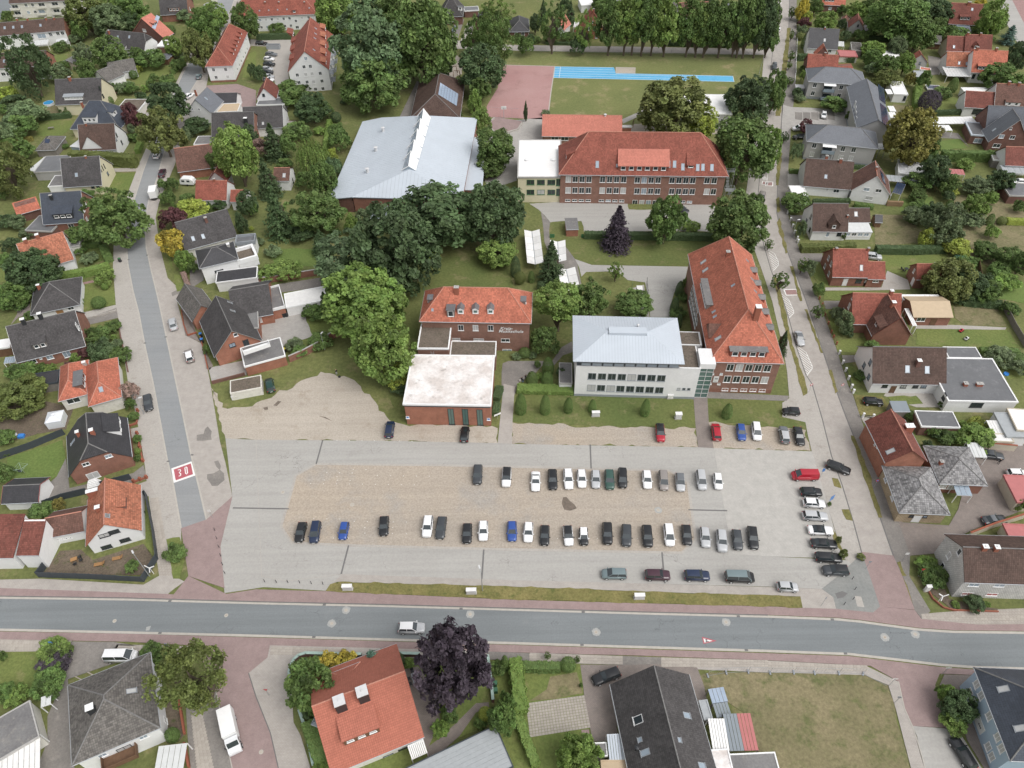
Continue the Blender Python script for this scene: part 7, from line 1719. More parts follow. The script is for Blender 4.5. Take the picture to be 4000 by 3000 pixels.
many('''bush 120 400 115 145 g; bush 570 400 115 135 dg; broad 1385 935 500 450 ol 1.15; broad 1620 1045 250 230 yg 1.1; spire 118 965 36 172 dg; bush 290 972 64 34 gg; broad 2050 860 330 330 dg; broad 2000 1290 460 480 g; broad 2170 760 160 140 g; conifer 505 110 130 190 dg; conifer 270 100 110 190 dg; broad 800 40 190 110 g; ball 1360 30 210 120 g; bush 1700 20 100 70 dg; bush 60 330 90 60 g; bush 210 340 70 50 g; bush 480 320 100 70 g; broad 200 200 80 130 dg; bush 340 330 120 60 g; bush 40 180 60 60 lg; bush 460 60 90 120 dg; bush 160 340 60 70 dg''')
hedge([(0,372),(210,378)],1.0,1.0,'g');hedge([(290,382),(520,388)],1.0,1.0,'dg');hedge([(1350,395),(1900,408)],1.4,2.2,'dg',clip=False)
tile(3,0)
many('''broad 15 120 160 260 g; broad 10 330 140 230 g; broad 60 790 160 310 g 1.15; broad 10 1290 170 330 lg 1.15; airy 212 105 60 90 g; airy 205 300 36 100 lg; airy 205 480 56 80 g; airy 186 560 44 60 lg; airy 190 700 66 70 g; airy 145 1180 70 84 dg; spire 300 80 112 195 y; bush 312 200 95 75 m; bush 300 265 76 72 gg; ball 280 312 72 62 ol; cone 330 350 74 120 g; bush 340 150 70 90 yg; broad 410 50 115 115 g; broad 500 185 155 145 lg; bush 640 90 80 70 g; broad 765 90 155 125 lg; broad 880 60 125 145 g; broad 1000 110 165 165 lg; bush 640 215 60 90 dg; bush 790 310 110 90 g; bush 670 310 80 80 gg;
broad 1130 170 430 350 g 1.15; broad 1300 290 265 235 g; broad 1440 90 260 185 dg; broad 1120 400 135 135 gg; broad 910 420 175 115 lg; broad 905 500 145 125 g; broad 1030 570 165 155 g; broad 1185 540 145 155 lg; birch 1030 680 205 125 ol; bush 1232 690 75 105 br; bush 900 600 115 95 gg; broad 1460 230 135 135 g; broad 1930 160 195 255 lg; bush 1840 25 85 60 y; broad 1990 190 125 125 g; spiky 2090 300 185 165 bg; broad 2150 490 155 225 dg; broad 2020 670 295 205 g; bush 1790 265 105 62 g; bush 1610 300 205 72 g; cone 1605 730 82 115 g; bush 1500 800 130 72 g; ball 1400 875 185 185 p 1.2; broad 1240 1190 370 430 br 1.12; broad 1400 1330 135 200 g; broad 1450 1480 225 240 dg; broad 1560 1590 155 155 g; bush 1710 1420 130 62 lg; broad 2010 1560 195 165 dg; broad 1820 1610 205 115 gg; bush 1290 1580 210 115 g; broad 330 1090 95 105 m; bush 240 1320 80 150 gg; bush 255 800 80 70 dg; bush 280 850 80 60 gg; bush 690 1010 40 80 g; bush 570 905 180 40 g; bush 1600 1660 90 50 yg; bush 1350 700 90 150 g; bush 1440 1200 90 110 gg; bush 1890 330 120 80 g; bush 960 240 50 70 pk; bush 700 210 60 60 lg; bush 890 190 50 50 gg; broad 1190 80 160 120 lg; bush 310 660 60 90 lg; bush 300 600 50 60 g; bush 1480 1560 120 90 g; bush 1340 1420 70 90 g''')
hedge([(1270,960),(1285,790)],2.2,2.4,'lg',clip=False);hedge([(1420,995),(1680,985)],1.4,1.5,'dg');hedge([(1480,1385),(1960,1390)],2.2,3.0,'g',clip=False);hedge([(180,1495),(312,1500)],1.2,1.2,'g');hedge([(640,1452),(830,1462)],1.0,1.2,'dg');hedge([(250,520),(350,520)],1.8,2.2,'dg');hedge([(860,345),(1080,360)],1.4,1.8,'dg',clip=False);hedge([(600,530),(740,540)],1.4,2.2,'dg')
tile(0,1)
many('''broad 990 225 455 440 g 1.12; bush 690 375 185 155 g; broad 290 680 370 330 dg 1.05; broad 105 895 250 220 g 1.0; bush 905 742 145 125 lg; ball 905 815 62 62 lg; ball 850 955 122 108 g; ball 695 855 42 40 g; ball 694 882 34 34 g; ball 707 935 38 38 g; ball 705 966 34 34 g; ball 705 990 26 26 g; bush 970 1165 118 92 g; bush 840 1240 175 145 g; bush 880 1375 185 160 dg; bush 1030 1410 165 85 g; bush 720 1400 105 95 m; bush 650 1440 75 85 lg; bush 190 1545 195 115 g; bush 430 1520 85 62 lg; bush 355 1515 90 60 g; bush 90 250 150 90 dg; broad 150 255 125 105 gg; bush 240 350 125 85 gg; bush 90 460 125 115 dg; bush 50 585 130 90 g; bush 740 30 125 75 g; bush 770 575 120 70 gg; bush 250 1070 80 70 g; bush 460 690 90 90 ol;
bush 1490 240 185 190 m; bush 1495 440 190 225 y; broad 1590 590 140 160 lg 1.1; bush 1655 150 235 130 yg; spire 1520 170 62 175 g; bush 1620 55 115 75 g; bush 1600 125 110 62 dg; bush 1440 60 100 115 g; conifer 1810 120 90 85 g; bush 1900 115 100 90 dg; spire 2080 265 105 185 dg; broad 2130 95 150 185 dg; bush 1790 1365 60 85 g; bush 1660 660 80 90 g; bush 690 500 90 40 g; bush 985 1260 50 50 lg; bush 1010 1310 70 70 gg; bush 160 10 60 110 ol; bush 590 1500 60 60 m; ball 1480 20 40 60 g; bush 1930 70 80 60 lg; bush 2180 150 70 150 g; bush 30 30 80 70 g; bush 40 860 60 60 dg; bush 2170 320 40 40 yg''')
hedge([(725,478),(885,472)],1.6,1.5,'g');hedge([(905,500),(955,610)],2.0,1.8,'g');hedge([(530,755),(740,725),(960,670)],2.0,1.9,'lg');hedge([(1590,720),(1640,850)],1.2,1.2,'pk');hedge([(0,960),(230,990)],2.6,2.6,'dg',clip=False)
tile(1,1)
many('''conifer 170 175 330 440 dg; broad 510 175 410 350 g 1.1; conifer 560 430 240 240 dg; spire 825 280 125 185 lg; bush 930 230 135 155 gg; broad 1190 500 610 670 dg 1.1; broad 800 610 500 470 sg 1.1; broad 1550 230 700 530 dg 1.2; broad 2050 190 470 500 dg 1.2; broad 1110 720 230 240 sg 1.1; broad 940 960 620 570 lg 1.15; broad 1110 1350 460 520 lg 1.15; bush 1215 1600 180 190 yg; broad 2085 520 290 230 lg 1.1; spire 600 970 92 215 dg; bush 280 670 195 155 lg; bush 120 700 175 105 lg; bush 500 1040 175 95 g; bush 330 1320 130 95 gg; bush 560 1290 165 75 g; bush 155 515 115 92 gg; bush 400 350 185 135 dg; bush 1520 540 130 60 yg; bush 1240 1700 130 110 dg; bush 380 1370 120 80 g; bush 690 350 80 60 g; bush 40 430 60 60 gg''')
hedge([(30,690),(185,670)],1.6,1.8,'ol')
tile(2,1)
many('''broad 1335 230 290 350 g 1.3; bush 1540 300 125 95 lg; broad 1965 270 430 450 g 1.2; conifer 340 600 300 390 dg; ball 68 742 102 112 ol; cone 168 730 62 95 g; ball 250 812 74 84 dg; cone 30 640 90 170 dg; airy 900 675 112 140 lg 1.5; ball 678 745 36 38 g; broad 1060 965 270 200 g; bush 290 1290 205 220 g; ball 110 1388 112 95 g; bush 40 1420 72 62 gg; bush 180 1412 64 54 gg; bush 1430 1050 115 65 g; bush 1480 910 85 65 g; bush 1500 790 52 95 lg; cone 1450 830 72 122 dg; cone 1408 975 78 132 dg; cone 1445 1110 62 115 dg; broad 680 920 270 270 g; bush 150 900 60 50 g; bush 420 1560 60 80 dg; bush 220 1490 50 60 g; bush 240 1590 60 40 lg''')
broadp=pl('conifer',915,300,350,400,'p','purple leaved fir shaped tree standing on the park lawn');pl('broad',405,945,350,310,'lg','light green tree with straight trunk right of the music school',base=(405,1200))
for i,(x,y)in enumerate(((312,1500),(172,1605),(305,1605))):pl('cone',x,y,105,150 if i==0 else 120,'g',['tallest clipped yew by the dark paved yard','left of the two lower clipped yews by the dark paved yard','right of the two lower clipped yews by the dark paved yard'][i],group='clipped yews')
hedge([(625,395),(1050,402),(1440,408),(1760,412)],1.7,1.8,'dg','long straight clipped hedge in front of the school forecourt')
tile(2,2)
for i,(x,y,w_,h_)in enumerate(((75,168,105,172),(287,175,94,162),(488,180,82,128),(695,185,74,108),(1155,200,86,142),(1865,230,92,128))):
 pl('cone',x,y,w_,h_,'g','%s clipped yew from left on the lawn below the white annex'%ORD[i]if i<5 else 'lone clipped yew on the lawn below the brick school',group='clipped yews')
hedge([(45,55),(280,62),(530,68)],2.4,1.1,'lg','bright hedge at the left foot of the white annex')
tile(1,2)
hedge([(2075,150),(2110,50)],1.6,1.4,'dg','dark hedge block beside the concert hall wall');hedge([(2065,275),(2085,180)],1.4,1.1,'dg','lower hedge block by the path corner of the concert hall')
tile(3,1)
many('''conifer 130 1300 145 230 dg; airy 110 770 135 150 g 1.4; airy 300 630 85 120 g 1.4; airy 440 1030 105 110 g 1.5; airy 12 450 70 80 g; bush 260 95 205 145 g; broad 1540 280 300 330 gg 1.0; spire 1370 390 130 175 yg; bush 1250 200 160 135 gg; broad 1420 180 175 155 dg; ball 1570 110 62 82 g; broad 1790 125 185 185 lg 1.2; ball 1900 150 64 76 g; cone 1925 235 74 95 g; ball 2020 247 84 72 ol; broad 1780 230 165 105 gg; bush 1940 350 95 105 lg; broad 1880 500 185 125 g; broad 2100 570 205 165 g; broad 2190 620 130 175 g; broad 1930 50 105 95 lg; broad 1560 760 330 320 ol 1.0; broad 1750 800 300 250 dg 1.0; broad 1880 860 200 200 g 1.0; bush 2000 680 160 125 g; bush 2060 780 175 105 lg; bush 440 850 88 105 g; bush 590 1050 95 105 gg; bush 660 1140 125 190 gg; bush 690 1205 90 80 dg; bush 900 1345 135 62 g; bush 365 660 90 135 gg; bush 290 330 72 135 gg; bush 2090 1010 125 105 g; bush 2010 1425 190 85 gg; ball 2170 1440 145 100 g; bush 2170 1520 135 115 gg; bush 800 1590 85 74 g; bush 1620 470 205 125 yg; bush 1440 790 150 120 ol; bush 1310 120 120 60 g; bush 1560 40 90 90 dg; broad 1300 40 120 90 g; bush 2180 130 90 100 g; bush 1800 600 80 60 g; bush 1700 900 180 80 dg; bush 230 1500 0.1 0.1 g; bush 650 380 40 70 g; bush 1230 240 70 60 g; broad 1700 620 160 120 g'''.replace('bush 230 1500 0.1 0.1 g;',''))
hedge([(275,510),(500,505),(740,495)],1.9,1.8,'ol','clipped hedge between the veranda house and the brick house');hedge([(920,525),(1230,530),(1525,520)],1.8,2.0,'dg','dark hedge behind the silver pickup');hedge([(740,130),(900,150)],1.4,1.4,'g');hedge([(2050,275),(2210,280)],1.6,1.6,'yg');hedge([(1820,1390),(2150,1400)],1.4,1.3,'g');hedge([(1680,970),(2000,1000)],1.6,1.8,'dg',clip=False);hedge([(380,100),(700,95)],1.2,1.3,'dg')
tile(3,2)
many('''bush 1400 400 84 95 g; bush 1455 425 95 84 dg; bush 1550 450 155 74 g; bush 1680 350 62 62 lg; bush 1805 345 125 84 yg; bush 1790 480 265 62 lg; bush 1230 270 95 84 g; bush 1370 1560 145 95 lg; bush 1425 1640 185 115 g; bush 2200 1050 85 125 lg; bush 1930 70 155 82 dg; bush 1380 530 70 80 dg; bush 1510 180 60 60 g; bush 610 1350 40 100 ol; bush 655 1470 60 80 ol; bush 805 1495 60 50 ol; bush 530 1040 30 40 g; bush 1250 100 0.1 0.1 g'''.replace('; bush 1250 100 0.1 0.1 g',''))
tile(3,3)
many('''bush 1425 15 175 65 g; bush 1785 240 145 115 dg; bush 1620 245 60 40 lg; bush 1890 245 50 40 lg; bush 1520 1010 112 150 lg; broad 1645 1125 245 255 dg 1.0; bush 1600 1270 185 135 lg''')
tile(0,2)
many('''broad 150 110 400 300 ol 1.0; bush 1120 60 125 145 pk; bush 1125 180 74 95 g; bush 1150 280 84 72 g; bush 1190 470 64 64 g; ball 1190 580 52 60 lg; bush 1188 640 50 50 g; bush 40 460 140 115 g; bush 50 605 56 44 g; bush 30 770 140 145 g; bush 510 1050 95 112 br; bush 370 1110 205 84 g; bush 1140 1580 95 95 g; bush 1520 1460 152 112 g; ball 1240 1110 30 30 dg; bush 300 60 120 120 ol''')
tile(0,3)
many('''bush 460 650 225 115 lg; bush 480 745 215 130 p; bush 430 840 205 84 g; bush 420 930 225 190 g; bush 50 1010 145 155 g; bush 140 1030 165 135 lg; bush 20 690 64 125 g; bush 1300 660 145 115 g; bush 1420 690 135 135 g; bush 1400 800 105 125 lg; ball 1490 1375 122 140 g; bush 570 680 60 90 g''')
pl('birch',1640,860,540,560,'ol','birch with feathery hanging branches over the red side street',base=(1775,1115))
tile(1,3)
many('''bush 470 960 360 400 g; bush 630 750 165 135 y; bush 780 750 155 135 y; bush 700 870 125 95 yg; spiky 1010 720 265 225 bg; ball 1200 740 172 190 dg; bush 570 1640 135 84 lg; bush 1590 1330 115 145 lg; bush 1675 1200 125 85 g; ball 1980 1195 118 132 yg; bush 2120 1240 205 330 g; bush 1310 750 85 62 lg; bush 450 1190 84 145 dg; cone 2150 750 74 125 g; bush 2090 800 115 105 g; bush 1940 1275 95 64 g; bush 400 770 100 60 dg; bush 540 720 90 50 gg; bush 1870 740 80 50 g''')
pl('broad',1690,790,560,680,'p','huge blackish purple copper beech beside the main road',f=1.1)
hedge([(480,1290),(520,1420),(600,1640)],2.4,2.2,'g','thick hedge along the left side of the orange red house')
tile(2,3)
hedge([(85,805),(415,810)],1.4,1.7,'g','straight clipped hedge along the pavement left of the black estate');hedge([(30,760),(50,980),(80,1210)],2.0,2.6,'lg','tall leafy hedge down the side of the small lawn',clip=False);hedge([(55,1230),(120,1440),(205,1650)],1.4,1.8,'lg','low curving hedge below the concrete slab patio')
many('''ball 485 765 138 100 g; airy 308 685 52 62 g; airy 562 720 48 74 g; broad 580 1570 330 230 lg 1.0; bush -40 1100 120 300 g; bush 595 945 30 40 g''')

# ---------------------------------------------------------------- say which plant is which: by the landmark it stands next to
LM=[('row of terraced houses',300,120),('brick gabled terraced house',100,260),('pink roofed house',590,95),('dark tiled half hipped house',480,160),('L shaped bungalow',450,275),('house with the long dormer',300,355),('blue black hipped house',380,450),('steep brown roofed house',380,540),('yellow gabled house',310,670),('hipped carport',185,560),('double garage',500,415),('blue grey roofed house',790,400),('house with tall black chimney',905,490),('long brick barn',780,620),('red roofed cottage',820,730),('red hipped apartment house',870,200),('tall gabled apartment house',1205,250),('long pale apartment house',1080,60),('gymnasium',1560,620),('solar roofed hall',1700,380),('modern white cube house',1130,680),('dark pointed brick house',1760,40),
      ('red sports court',2040,340),('salmon roofed pavilion',2270,490),('long brick school',2500,620),('container block',2800,420),('narrow red brick house',2310,90),('black hipped bungalow',2030,90),('tree row',2600,120),('black roofed white house',3210,150),('grey barn',3350,90),('grey apartment block',3300,380),('white garden cube',3520,350),('brown roofed gabled house',3280,680),('three window dormer house',3770,70),('dark semi detached pair',3790,175),('orange semi detached pair',3810,240),('orange topped garden house',3590,220),('wide red roofed house',3840,395),('blue black steep house',3920,480),('long white carport',3730,470),('white metal topped garage',3560,660),('corner balcony house',3960,610),
      ('glossy blue black roofed house',240,810),('mossy orange roofed house',180,970),('white hipped bungalow',210,1150),('dark roofed brick house',190,1320),('orange hipped house',350,1520),('plain dark saddle roof',810,900),('modern white terrace house',880,1010),('rambling brick house',900,1230),('white ribbed garage',1180,1160),('music school',1850,1200),('white annex',2440,1370),('brick school by the right street',2860,1200),('bike shelters',2170,1000),('school forecourt',2530,850),('brick hut',2235,880),('veranda house',3270,860),('brick house with side annex',3340,1040),('red roofed brick barn',3640,1060),('cross gabled brick house',3450,1230),('tan roofed annex',3640,1220),('wide brown roofed house',3550,1430),('large flat annex',3850,1500),('tall narrow brick house',3500,1690),('lichen roofed corner house',3580,1900),('lichen roofed rear house',3760,1800),('shingled house',3850,2220),('meadow',3850,920),
      ('black half hipped house',380,1750),('white corner house',450,2030),('garden tent',220,1640),('grey hipped house',450,2750),('bottom left felt roof',80,2820),('orange red tiled house',1430,2780),('grey sheet roofed hall',1780,2940),('black saddle roof house',2600,2800),('light blue house',3900,2800),('concrete slab patio',2180,2790),('curved brick wall',1200,1360),('sand yard',1280,1480),('left street',600,1200)]
byk={}
for p in PLANTS:
 if p[1]:tag(p[0],p[1],p[3].split()[-1]if p[3]!='clipped bush' else 'bush');continue
 ld=min(LM,key=lambda l:math.hypot(l[1]-p[4],(l[2]-p[5])*1.2));dx,dy=p[4]-ld[1],p[5]-ld[2]
 d=('right of' if dx>0 else 'left of')if abs(dx)>abs(dy)*1.1 else('below' if dy>0 else 'behind')
 byk.setdefault((p[2],d,ld[0]),[]).append((math.hypot(dx,dy),p))
NTH=['nearest','second nearest','third nearest','fourth nearest','fifth nearest','sixth nearest','seventh nearest','eighth nearest']
for(ds,d,l),q in byk.items():
 q.sort(key=lambda t:t[0])
 for i,(_,p)in enumerate(q):
  s_='%s %s the %s'%(ds,d,l)
  if len(q)>1:s_+=', %s'%NTH[min(i,7)]
  tag(p[0],s_,'hedge' if p[3]=='hedge' else 'bush' if 'bush' in p[3]else 'shrub' if 'yew' in p[3]else 'tree')
# ================================================================ markings, street furniture, small things
plain('coping_green',(.36,.47,.42),.7,var=.2)
plain('stain',(.16,.13,.105),.9,var=.3,s=1.5)
plain('pale_patch',(.36,.36,.345),.9,var=.2,s=3)
Z=Vector((0,0,1))
# --- painted road markings
tile(0,2)
def mark(name,quad,m,z,parent=None):
 return sheet(name,quad,m,z,parent=parent)
rm_=mark('road_marking',[(1480,730),(1655,668),(1688,790),(1500,855)],'white_line',.058)
mark('marking_field',[(1501,739),(1649,686),(1668,779),(1518,833)],'red_line',.063,rm_)
ribbon('digit',[(1536,744),(1556,738),(1561,753),(1548,764),(1562,776),(1561,791),(1544,796)],.2,'white_line',.068,parent=rm_,z0=.05)
ribbon('digit',[(1597,722),(1608,717),(1615,722),(1621,770),(1612,778),(1604,772),(1597,722)],.2,'white_line',.068,parent=rm_,z0=.05)
def hatch(pts,n,dx=0):
 o=ribbon('road_marking',pts,.12,'white_line',.062);a,b_=pts[0],pts[-1]
 for i in range(1,n):
  t=i/n;x0,y0=a[0]+(b_[0]-a[0])*t,a[1]+(b_[1]-a[1])*t
  # stripe from the kerb side up to the outer line
  best=None
  for k in range(len(pts)-1):
   for s in range(20):
    u=s/20;q=(pts[k][0]+(pts[k+1][0]-pts[k][0])*u,pts[k][1]+(pts[k+1][1]-pts[k][1])*u)
    d=abs(q[1]-(y0-0+(q[0]-x0)*.75))
    if q[0]>x0+4 and(best is None or d<best[0]):best=(d,q)
  if best and best[0]<12:ribbon('marking_stripe',[(x0,y0),best[1]],.15,'white_line',.061,parent=o)
tile(3,1)
hatch([(0,500),(55,530),(90,600),(90,632),(46,682)],8);hatch([(108,872),(180,930),(222,1026),(222,1046),(181,1092)],9);hatch([(246,1326),(330,1386),(382,1502),(382,1526),(336,1586)],10)
def frame_mark(q,w_=.35):
 o=ribbon('road_marking',q+[q[0]],w_,'white_line',.064);mark('marking_field',q,'paving_pink',.058,o)
frame_mark([(138,843),(243,840),(258,889),(158,891)])
tile(3,0)
frame_mark([(-20,1572),(42,1572),(40,1606),(-20,1604)]);hatch([(70,-20),(112,0),(114,30),(98,38)],4)
tile(2,0);hatch([(2150,1490),(2212,1480),(2206,1560),(2160,1545)],5);frame_mark([(2165,1565),(2212,1568),(2208,1595),(2160,1592)],.25)
tile(2,3)
tr_=mark('road_marking',[(1640,525),(1770,560),(1655,586)],'red_line',.03);mark('marking_field',[(1653,538),(1733,560),(1663,575)],'white_line',.035,tr_)
ribbon('marking_figure',[(1668,549),(1690,553)],.1,'dark_paint',.04,parent=tr_);ribbon('marking_figure',[(1672,562),(1700,566)],.12,'dark_paint',.04,parent=tr_);ribbon('marking_figure',[(1680,545),(1678,572)],.09,'dark_paint',.041,parent=tr_)
tile(3,3)
ribbon('road_marking',[(1210,458),(1535,487)],.10,'pale_patch',.028)
# --- manholes, gullies, patches
def manhole(x,y,z,patch=True,r=.34):
 c=P(x,y,z);b=MB();n=20;o=None
 if patch:
  rn=random.Random(int(x));pp=[(math.cos(6.283*i/n)*.72*rn.uniform(.88,1.12),math.sin(6.283*i/n)*.72*rn.uniform(.88,1.12))for i in range(n)]
  b.prism(pp,-.03,.006);o=b.build('manhole',mat('pale_patch'),None,Matrix.Translation(c))
 b=MB();b.prism([(math.cos(6.283*i/n)*r,math.sin(6.283*i/n)*r)for i in range(n)],-.02,.012);q=b.build('manhole_cover',mat('kerb_stone'),o,None if o else Matrix.Translation(c));
 b=MB();b.prism([(math.cos(6.283*i/n)*r*.6,math.sin(6.283*i/n)*r*.6)for i in range(n)],.0,.016);b.build('cover_plate',mat('sand'),q)
 tag(o or q,kind='structure')
for c_,r_,pts,pt in((0,3,((990,388),(1955,340)),False),(1,3,((778,295),(655,410),(1850,330)),True),(2,3,((727,485),(1850,398)),True),(3,3,((1010,530),(1273,503)),True)):
 tile(c_,r_)
 for x,y in pts:manhole(x,y,.02,pt)
tile(1,2);manhole(832,1043,.076,False,.4);manhole(232,935,.061,False,.4);tile(2,2);manhole(1265,1090,.076,True,.4);tile(3,2);manhole(655,480,.051,False);tile(0,2);manhole(1330,525,.076,False,.3);tile(1,3);manhole(45,1520,.107,False)
def gully(x,y,z=.05):
 c=P(x,y,z);b=MB();b.box(-.28,-.17,-.02,.28,.17,.012);tag(b.build('gully_grate',mat('line_dark'),None,Matrix.Translation(c)),kind='structure')
for c_,r_,pts in((0,3,((1468,215),(1382,493))),(1,3,((590,248),(500,527),(1772,282))),(2,3,((615,310),(605,595),(1955,347),(2025,640))),(3,3,((555,375),(670,670))),(0,2,((1660,612),(1453,668))),(0,1,((1272,545),(1110,585),(1432,1252),(1252,1305)))):
 tile(c_,r_)
 for x,y in pts:gully(x,y,.052 if r_==3 else.087)
def blob(name,pts,m,z):return sheet(name,pts,m,z)
tile(0,2)
blob('pavement_patch',[(1700,440),(1760,430),(1770,390),(1795,365),(1830,410),(1830,480),(1760,490),(1700,490)],'dark_paving',.082);blob('pavement_patch',[(1790,780),(1850,770),(1900,740),(1935,770),(1940,830),(1880,880),(1830,880),(1790,820)],'dark_paving',.082);blob('pavement_patch',[(1850,670),(1885,660),(1910,710),(1900,745),(1870,715)],'dark_paving',.083)
tile(2,2);blob('gravel_stain',[(440,980),(470,975),(500,1010),(540,1040),(560,1075),(500,1095),(450,1085),(430,1030)],'stain',.079)
tile(1,2)
for q in([(150,185),(190,145),(220,150),(180,190)],[(60,205),(100,195),(105,220),(75,225)],[(540,275),(600,285),(660,320),(620,305)]):blob('sand_stain',q,'stain',.058)
tile(3,3);blob('wet_patch',[(580,150),(640,130),(690,150),(650,185),(600,195)],'line_dark',.103);sheet('concrete_slab',[(748,172),(806,178),(833,270),(772,262)],'concrete',.108)
tile(0,3);sheet('road_patch',[(1265,440),(1305,430),(1290,470),(1258,472)],'pale_patch',.024)
for q in([(700,800),(1000,960),(1300,1180)],[(560,820),(900,1000),(1200,1240),(1400,1300)],[(1000,1030),(1150,1120),(1300,1240)],[(1900,960),(2300,990),(2700,1000)],[(2900,1040),(3300,1050),(3700,1045)]):ribbon('tyre_track',q,.16,'sand',.078)
# marker studs of the parking bays
tile(1,2);b=MB()
rs=random.Random(3)
for y0,xs in((735,range(840,1000,110)),(766,range(612,900,110)),(786,range(1050,1560,112)),(800,range(700,760,110)),(830,range(590,830,112)),(862,range(472,1400,112)),(1165,range(500,800,112)),(1185,range(850,1400,112)),(1235,range(700,1240,120)),(1285,range(940,1400,120)),(1330,range(670,860,130)),(485,range(700,1360,108))):
 for x in xs:
  p=P(x,y0+(x-600)*.012,.08);b.box(p.x-.07,p.y-.05,.03,p.x+.07,p.y+.05,.115)
for x in range(2640,3600,115):
 p=P(x,908,.08);b.box(p.x-.07,p.y-.05,.03,p.x+.07,p.y+.05,.115);p=P(x-150,1335,.08);b.box(p.x-.07,p.y-.05,.03,p.x+.07,p.y+.05,.115)
tag(b.build('bay_marker_studs',mat('white_line')),'small white marker studs of the parking bays on the gravel','marker studs',kind='stuff')
# --- slab pavements: every slab its own piece
def slabs(quad,nx,ny,m,z,gap=.025,th=.03,name='paving_slab',sname='slab_pavement'):
 q=[P(x,y,z)for x,y in quad];me=MB();me.box(-.5,-.5,-.5,.5,.5,.5);me=me.mesh('slab',mat(m));root=None;root=empty(sname,Matrix.Translation(q[0]));tag(root,kind='structure')
 rs_=random.Random(int(quad[0][0]))
 for i in range(nx):
  for j in range(ny):
   c4_=[]
   for u,v in((i/nx,j/ny),((i+1)/nx,j/ny),((i+1)/nx,(j+1)/ny),(i/nx,(j+1)/ny)):
    c4_.append(q[0].lerp(q[1],u).lerp(q[3].lerp(q[2],u),v))
   ce=sum(c4_,Vector())/4;ex,ey=((c4_[1]-c4_[0])+(c4_[2]-c4_[3]))/2,((c4_[3]-c4_[0])+(c4_[2]-c4_[1]))/2
   o=link(name,me,root,Matrix.Translation(-q[0])@frame(ce+Vector((0,0,rs_.uniform(-.004,.004))),ex)@Matrix.Diagonal((ex.length-gap,ey.length-gap,th,1)));k=rs_.uniform(.92,1.08);o.color=(.40*k,.36*k,.315*k,1)
 return root
by_object('slab_mat',.9,0,.12,.3)
full()
slabs([(0,1383),(153,1386),(150,1405),(0,1405)],24,3,'slab_mat',.122);slabs([(256,1394),(421,1398),(426,1411),(250,1405)],26,2,'slab_mat',.122)
tile(1,3);slabs([(130,605),(880,640),(880,690),(120,680)],24,3,'slab_mat',.122)
tile(2,3);slabs([(150,668),(955,692),(955,765),(150,735)],26,3,'slab_mat',.122);slabs([(1290,702),(2212,727),(2212,785),(1290,786)],30,3,'slab_mat',.122)
tile(3,3);slabs([(0,740),(860,772),(860,822),(0,800)],28,2,'slab_mat',.122);slabs([(1320,330),(2212,345),(2212,386),(1345,372)],28,2,'slab_mat',.122)
tile(0,3);slabs([(1650,1190),(1748,1180),(1850,1670),(1700,1670)],4,18,'slab_mat',.122)
tile(2,3);r_=slabs([(120,1100),(625,1030),(680,1310),(155,1395)],20,12,'slab_mat',.125,.04,name='paver',sname='patio')
tile(0,2);slabs([(1305,987),(1368,980),(1442,1400),(1388,1420)],2,12,'slab_mat',.105)
# --- street cabinets
def cabinet(x,y,label,w=1.7,d=.55,h=1.25,rz=0.0,m='metal_light'):
 c=P(x,y);rt=empty('street_cabinet',rotz(Vector((c.x,c.y,.1)),rz));tag(rt,label,'cabinet','grey street cabinets')
 b=MB();b.box(-w/2-.1,-d/2-.05,-.1,w/2+.1,d/2+.05,.12);b.build('plinth',mat('concrete'),rt);b=MB();b.box(-w/2,-d/2,.12,w/2,d/2,h);b.build('body',mat(m),rt)
 b=MB();b.slab([(-w/2-.06,-d/2-.08,h+.04),(w/2+.06,-d/2-.08,h+.04),(w/2+.06,d/2+.05,h+.12),(-w/2-.06,d/2+.05,h+.12)],.05);b.build('lid',mat('corrugated_white'),rt)
 for sx in(-1,1):
  b=MB();b.box(sx*w/4-w/4+.04,-d/2-.02,.18,sx*w/4+w/4-.04,-d/2,h-.05);b.build('door',mat(m),rt)
tile(1,3);cabinet(795,118,'left of the three grey cabinets on the grass verge by the main road');cabinet(1862,150,'middle of the three grey cabinets on the grass verge by the main road')
tile(2,3);cabinet(1097,195,'right of the three grey cabinets on the grass verge by the main road')
tile(2,2);cabinet(722,278,'wide grey cabinet on the lawn below the white annex',1.6);cabinet(1433,298,'tall grey cabinet on the lawn beside the brown path',1.3,.7,1.5);cabinet(1363,120,'white ventilation unit against the white annex wall',1.2,.8,1.1,m='corrugated_white')
tile(3,3);cabinet(1365,128,'white cabinet at the front garden corner of the shingled house',.8,.45,1.5,m='corrugated_white')
tile(1,1)
# --- bollards
def bollard(x,y,label,group,m='dark_paint',h=.95,r=.055,z=.1,hat=None):
 c=P(x,y);b=MB();b.cyl((0,0,0),(0,0,h),r,n=8);b.cyl((0,0,h),(0,0,h+.06),r*1.15,r*.5,n=8);o=b.build('bollard',mat(m),None,Matrix.Translation((c.x,c.y,z-.05)));tag(o,label,'bollard',group)
tile(0,2)
for i,(x,y)in enumerate(((1860,1270),(1877,1342),(1896,1416),(1911,1490),(1927,1566),(1946,1640))):bollard(x,y,'%s bollard down the line along the red side street mouth'%ORD[i],'black bollards at the lot entrance')
tile(1,3)
for i,(x,y)in enumerate(((78,55),(178,58),(278,60),(380,64),(480,70),(580,74))):bollard(x,y,'%s bollard from the left along the lower left lot edge'%ORD[i],'black bollards at the lot entrance')
tile(3,3)
for i,(x,y)in enumerate(((725,30),(748,120),(732,205),(655,250))):bollard(x,y,'%s bollard from the top on the dark asphalt patch'%ORD[i],'black bollards at the lot exit')
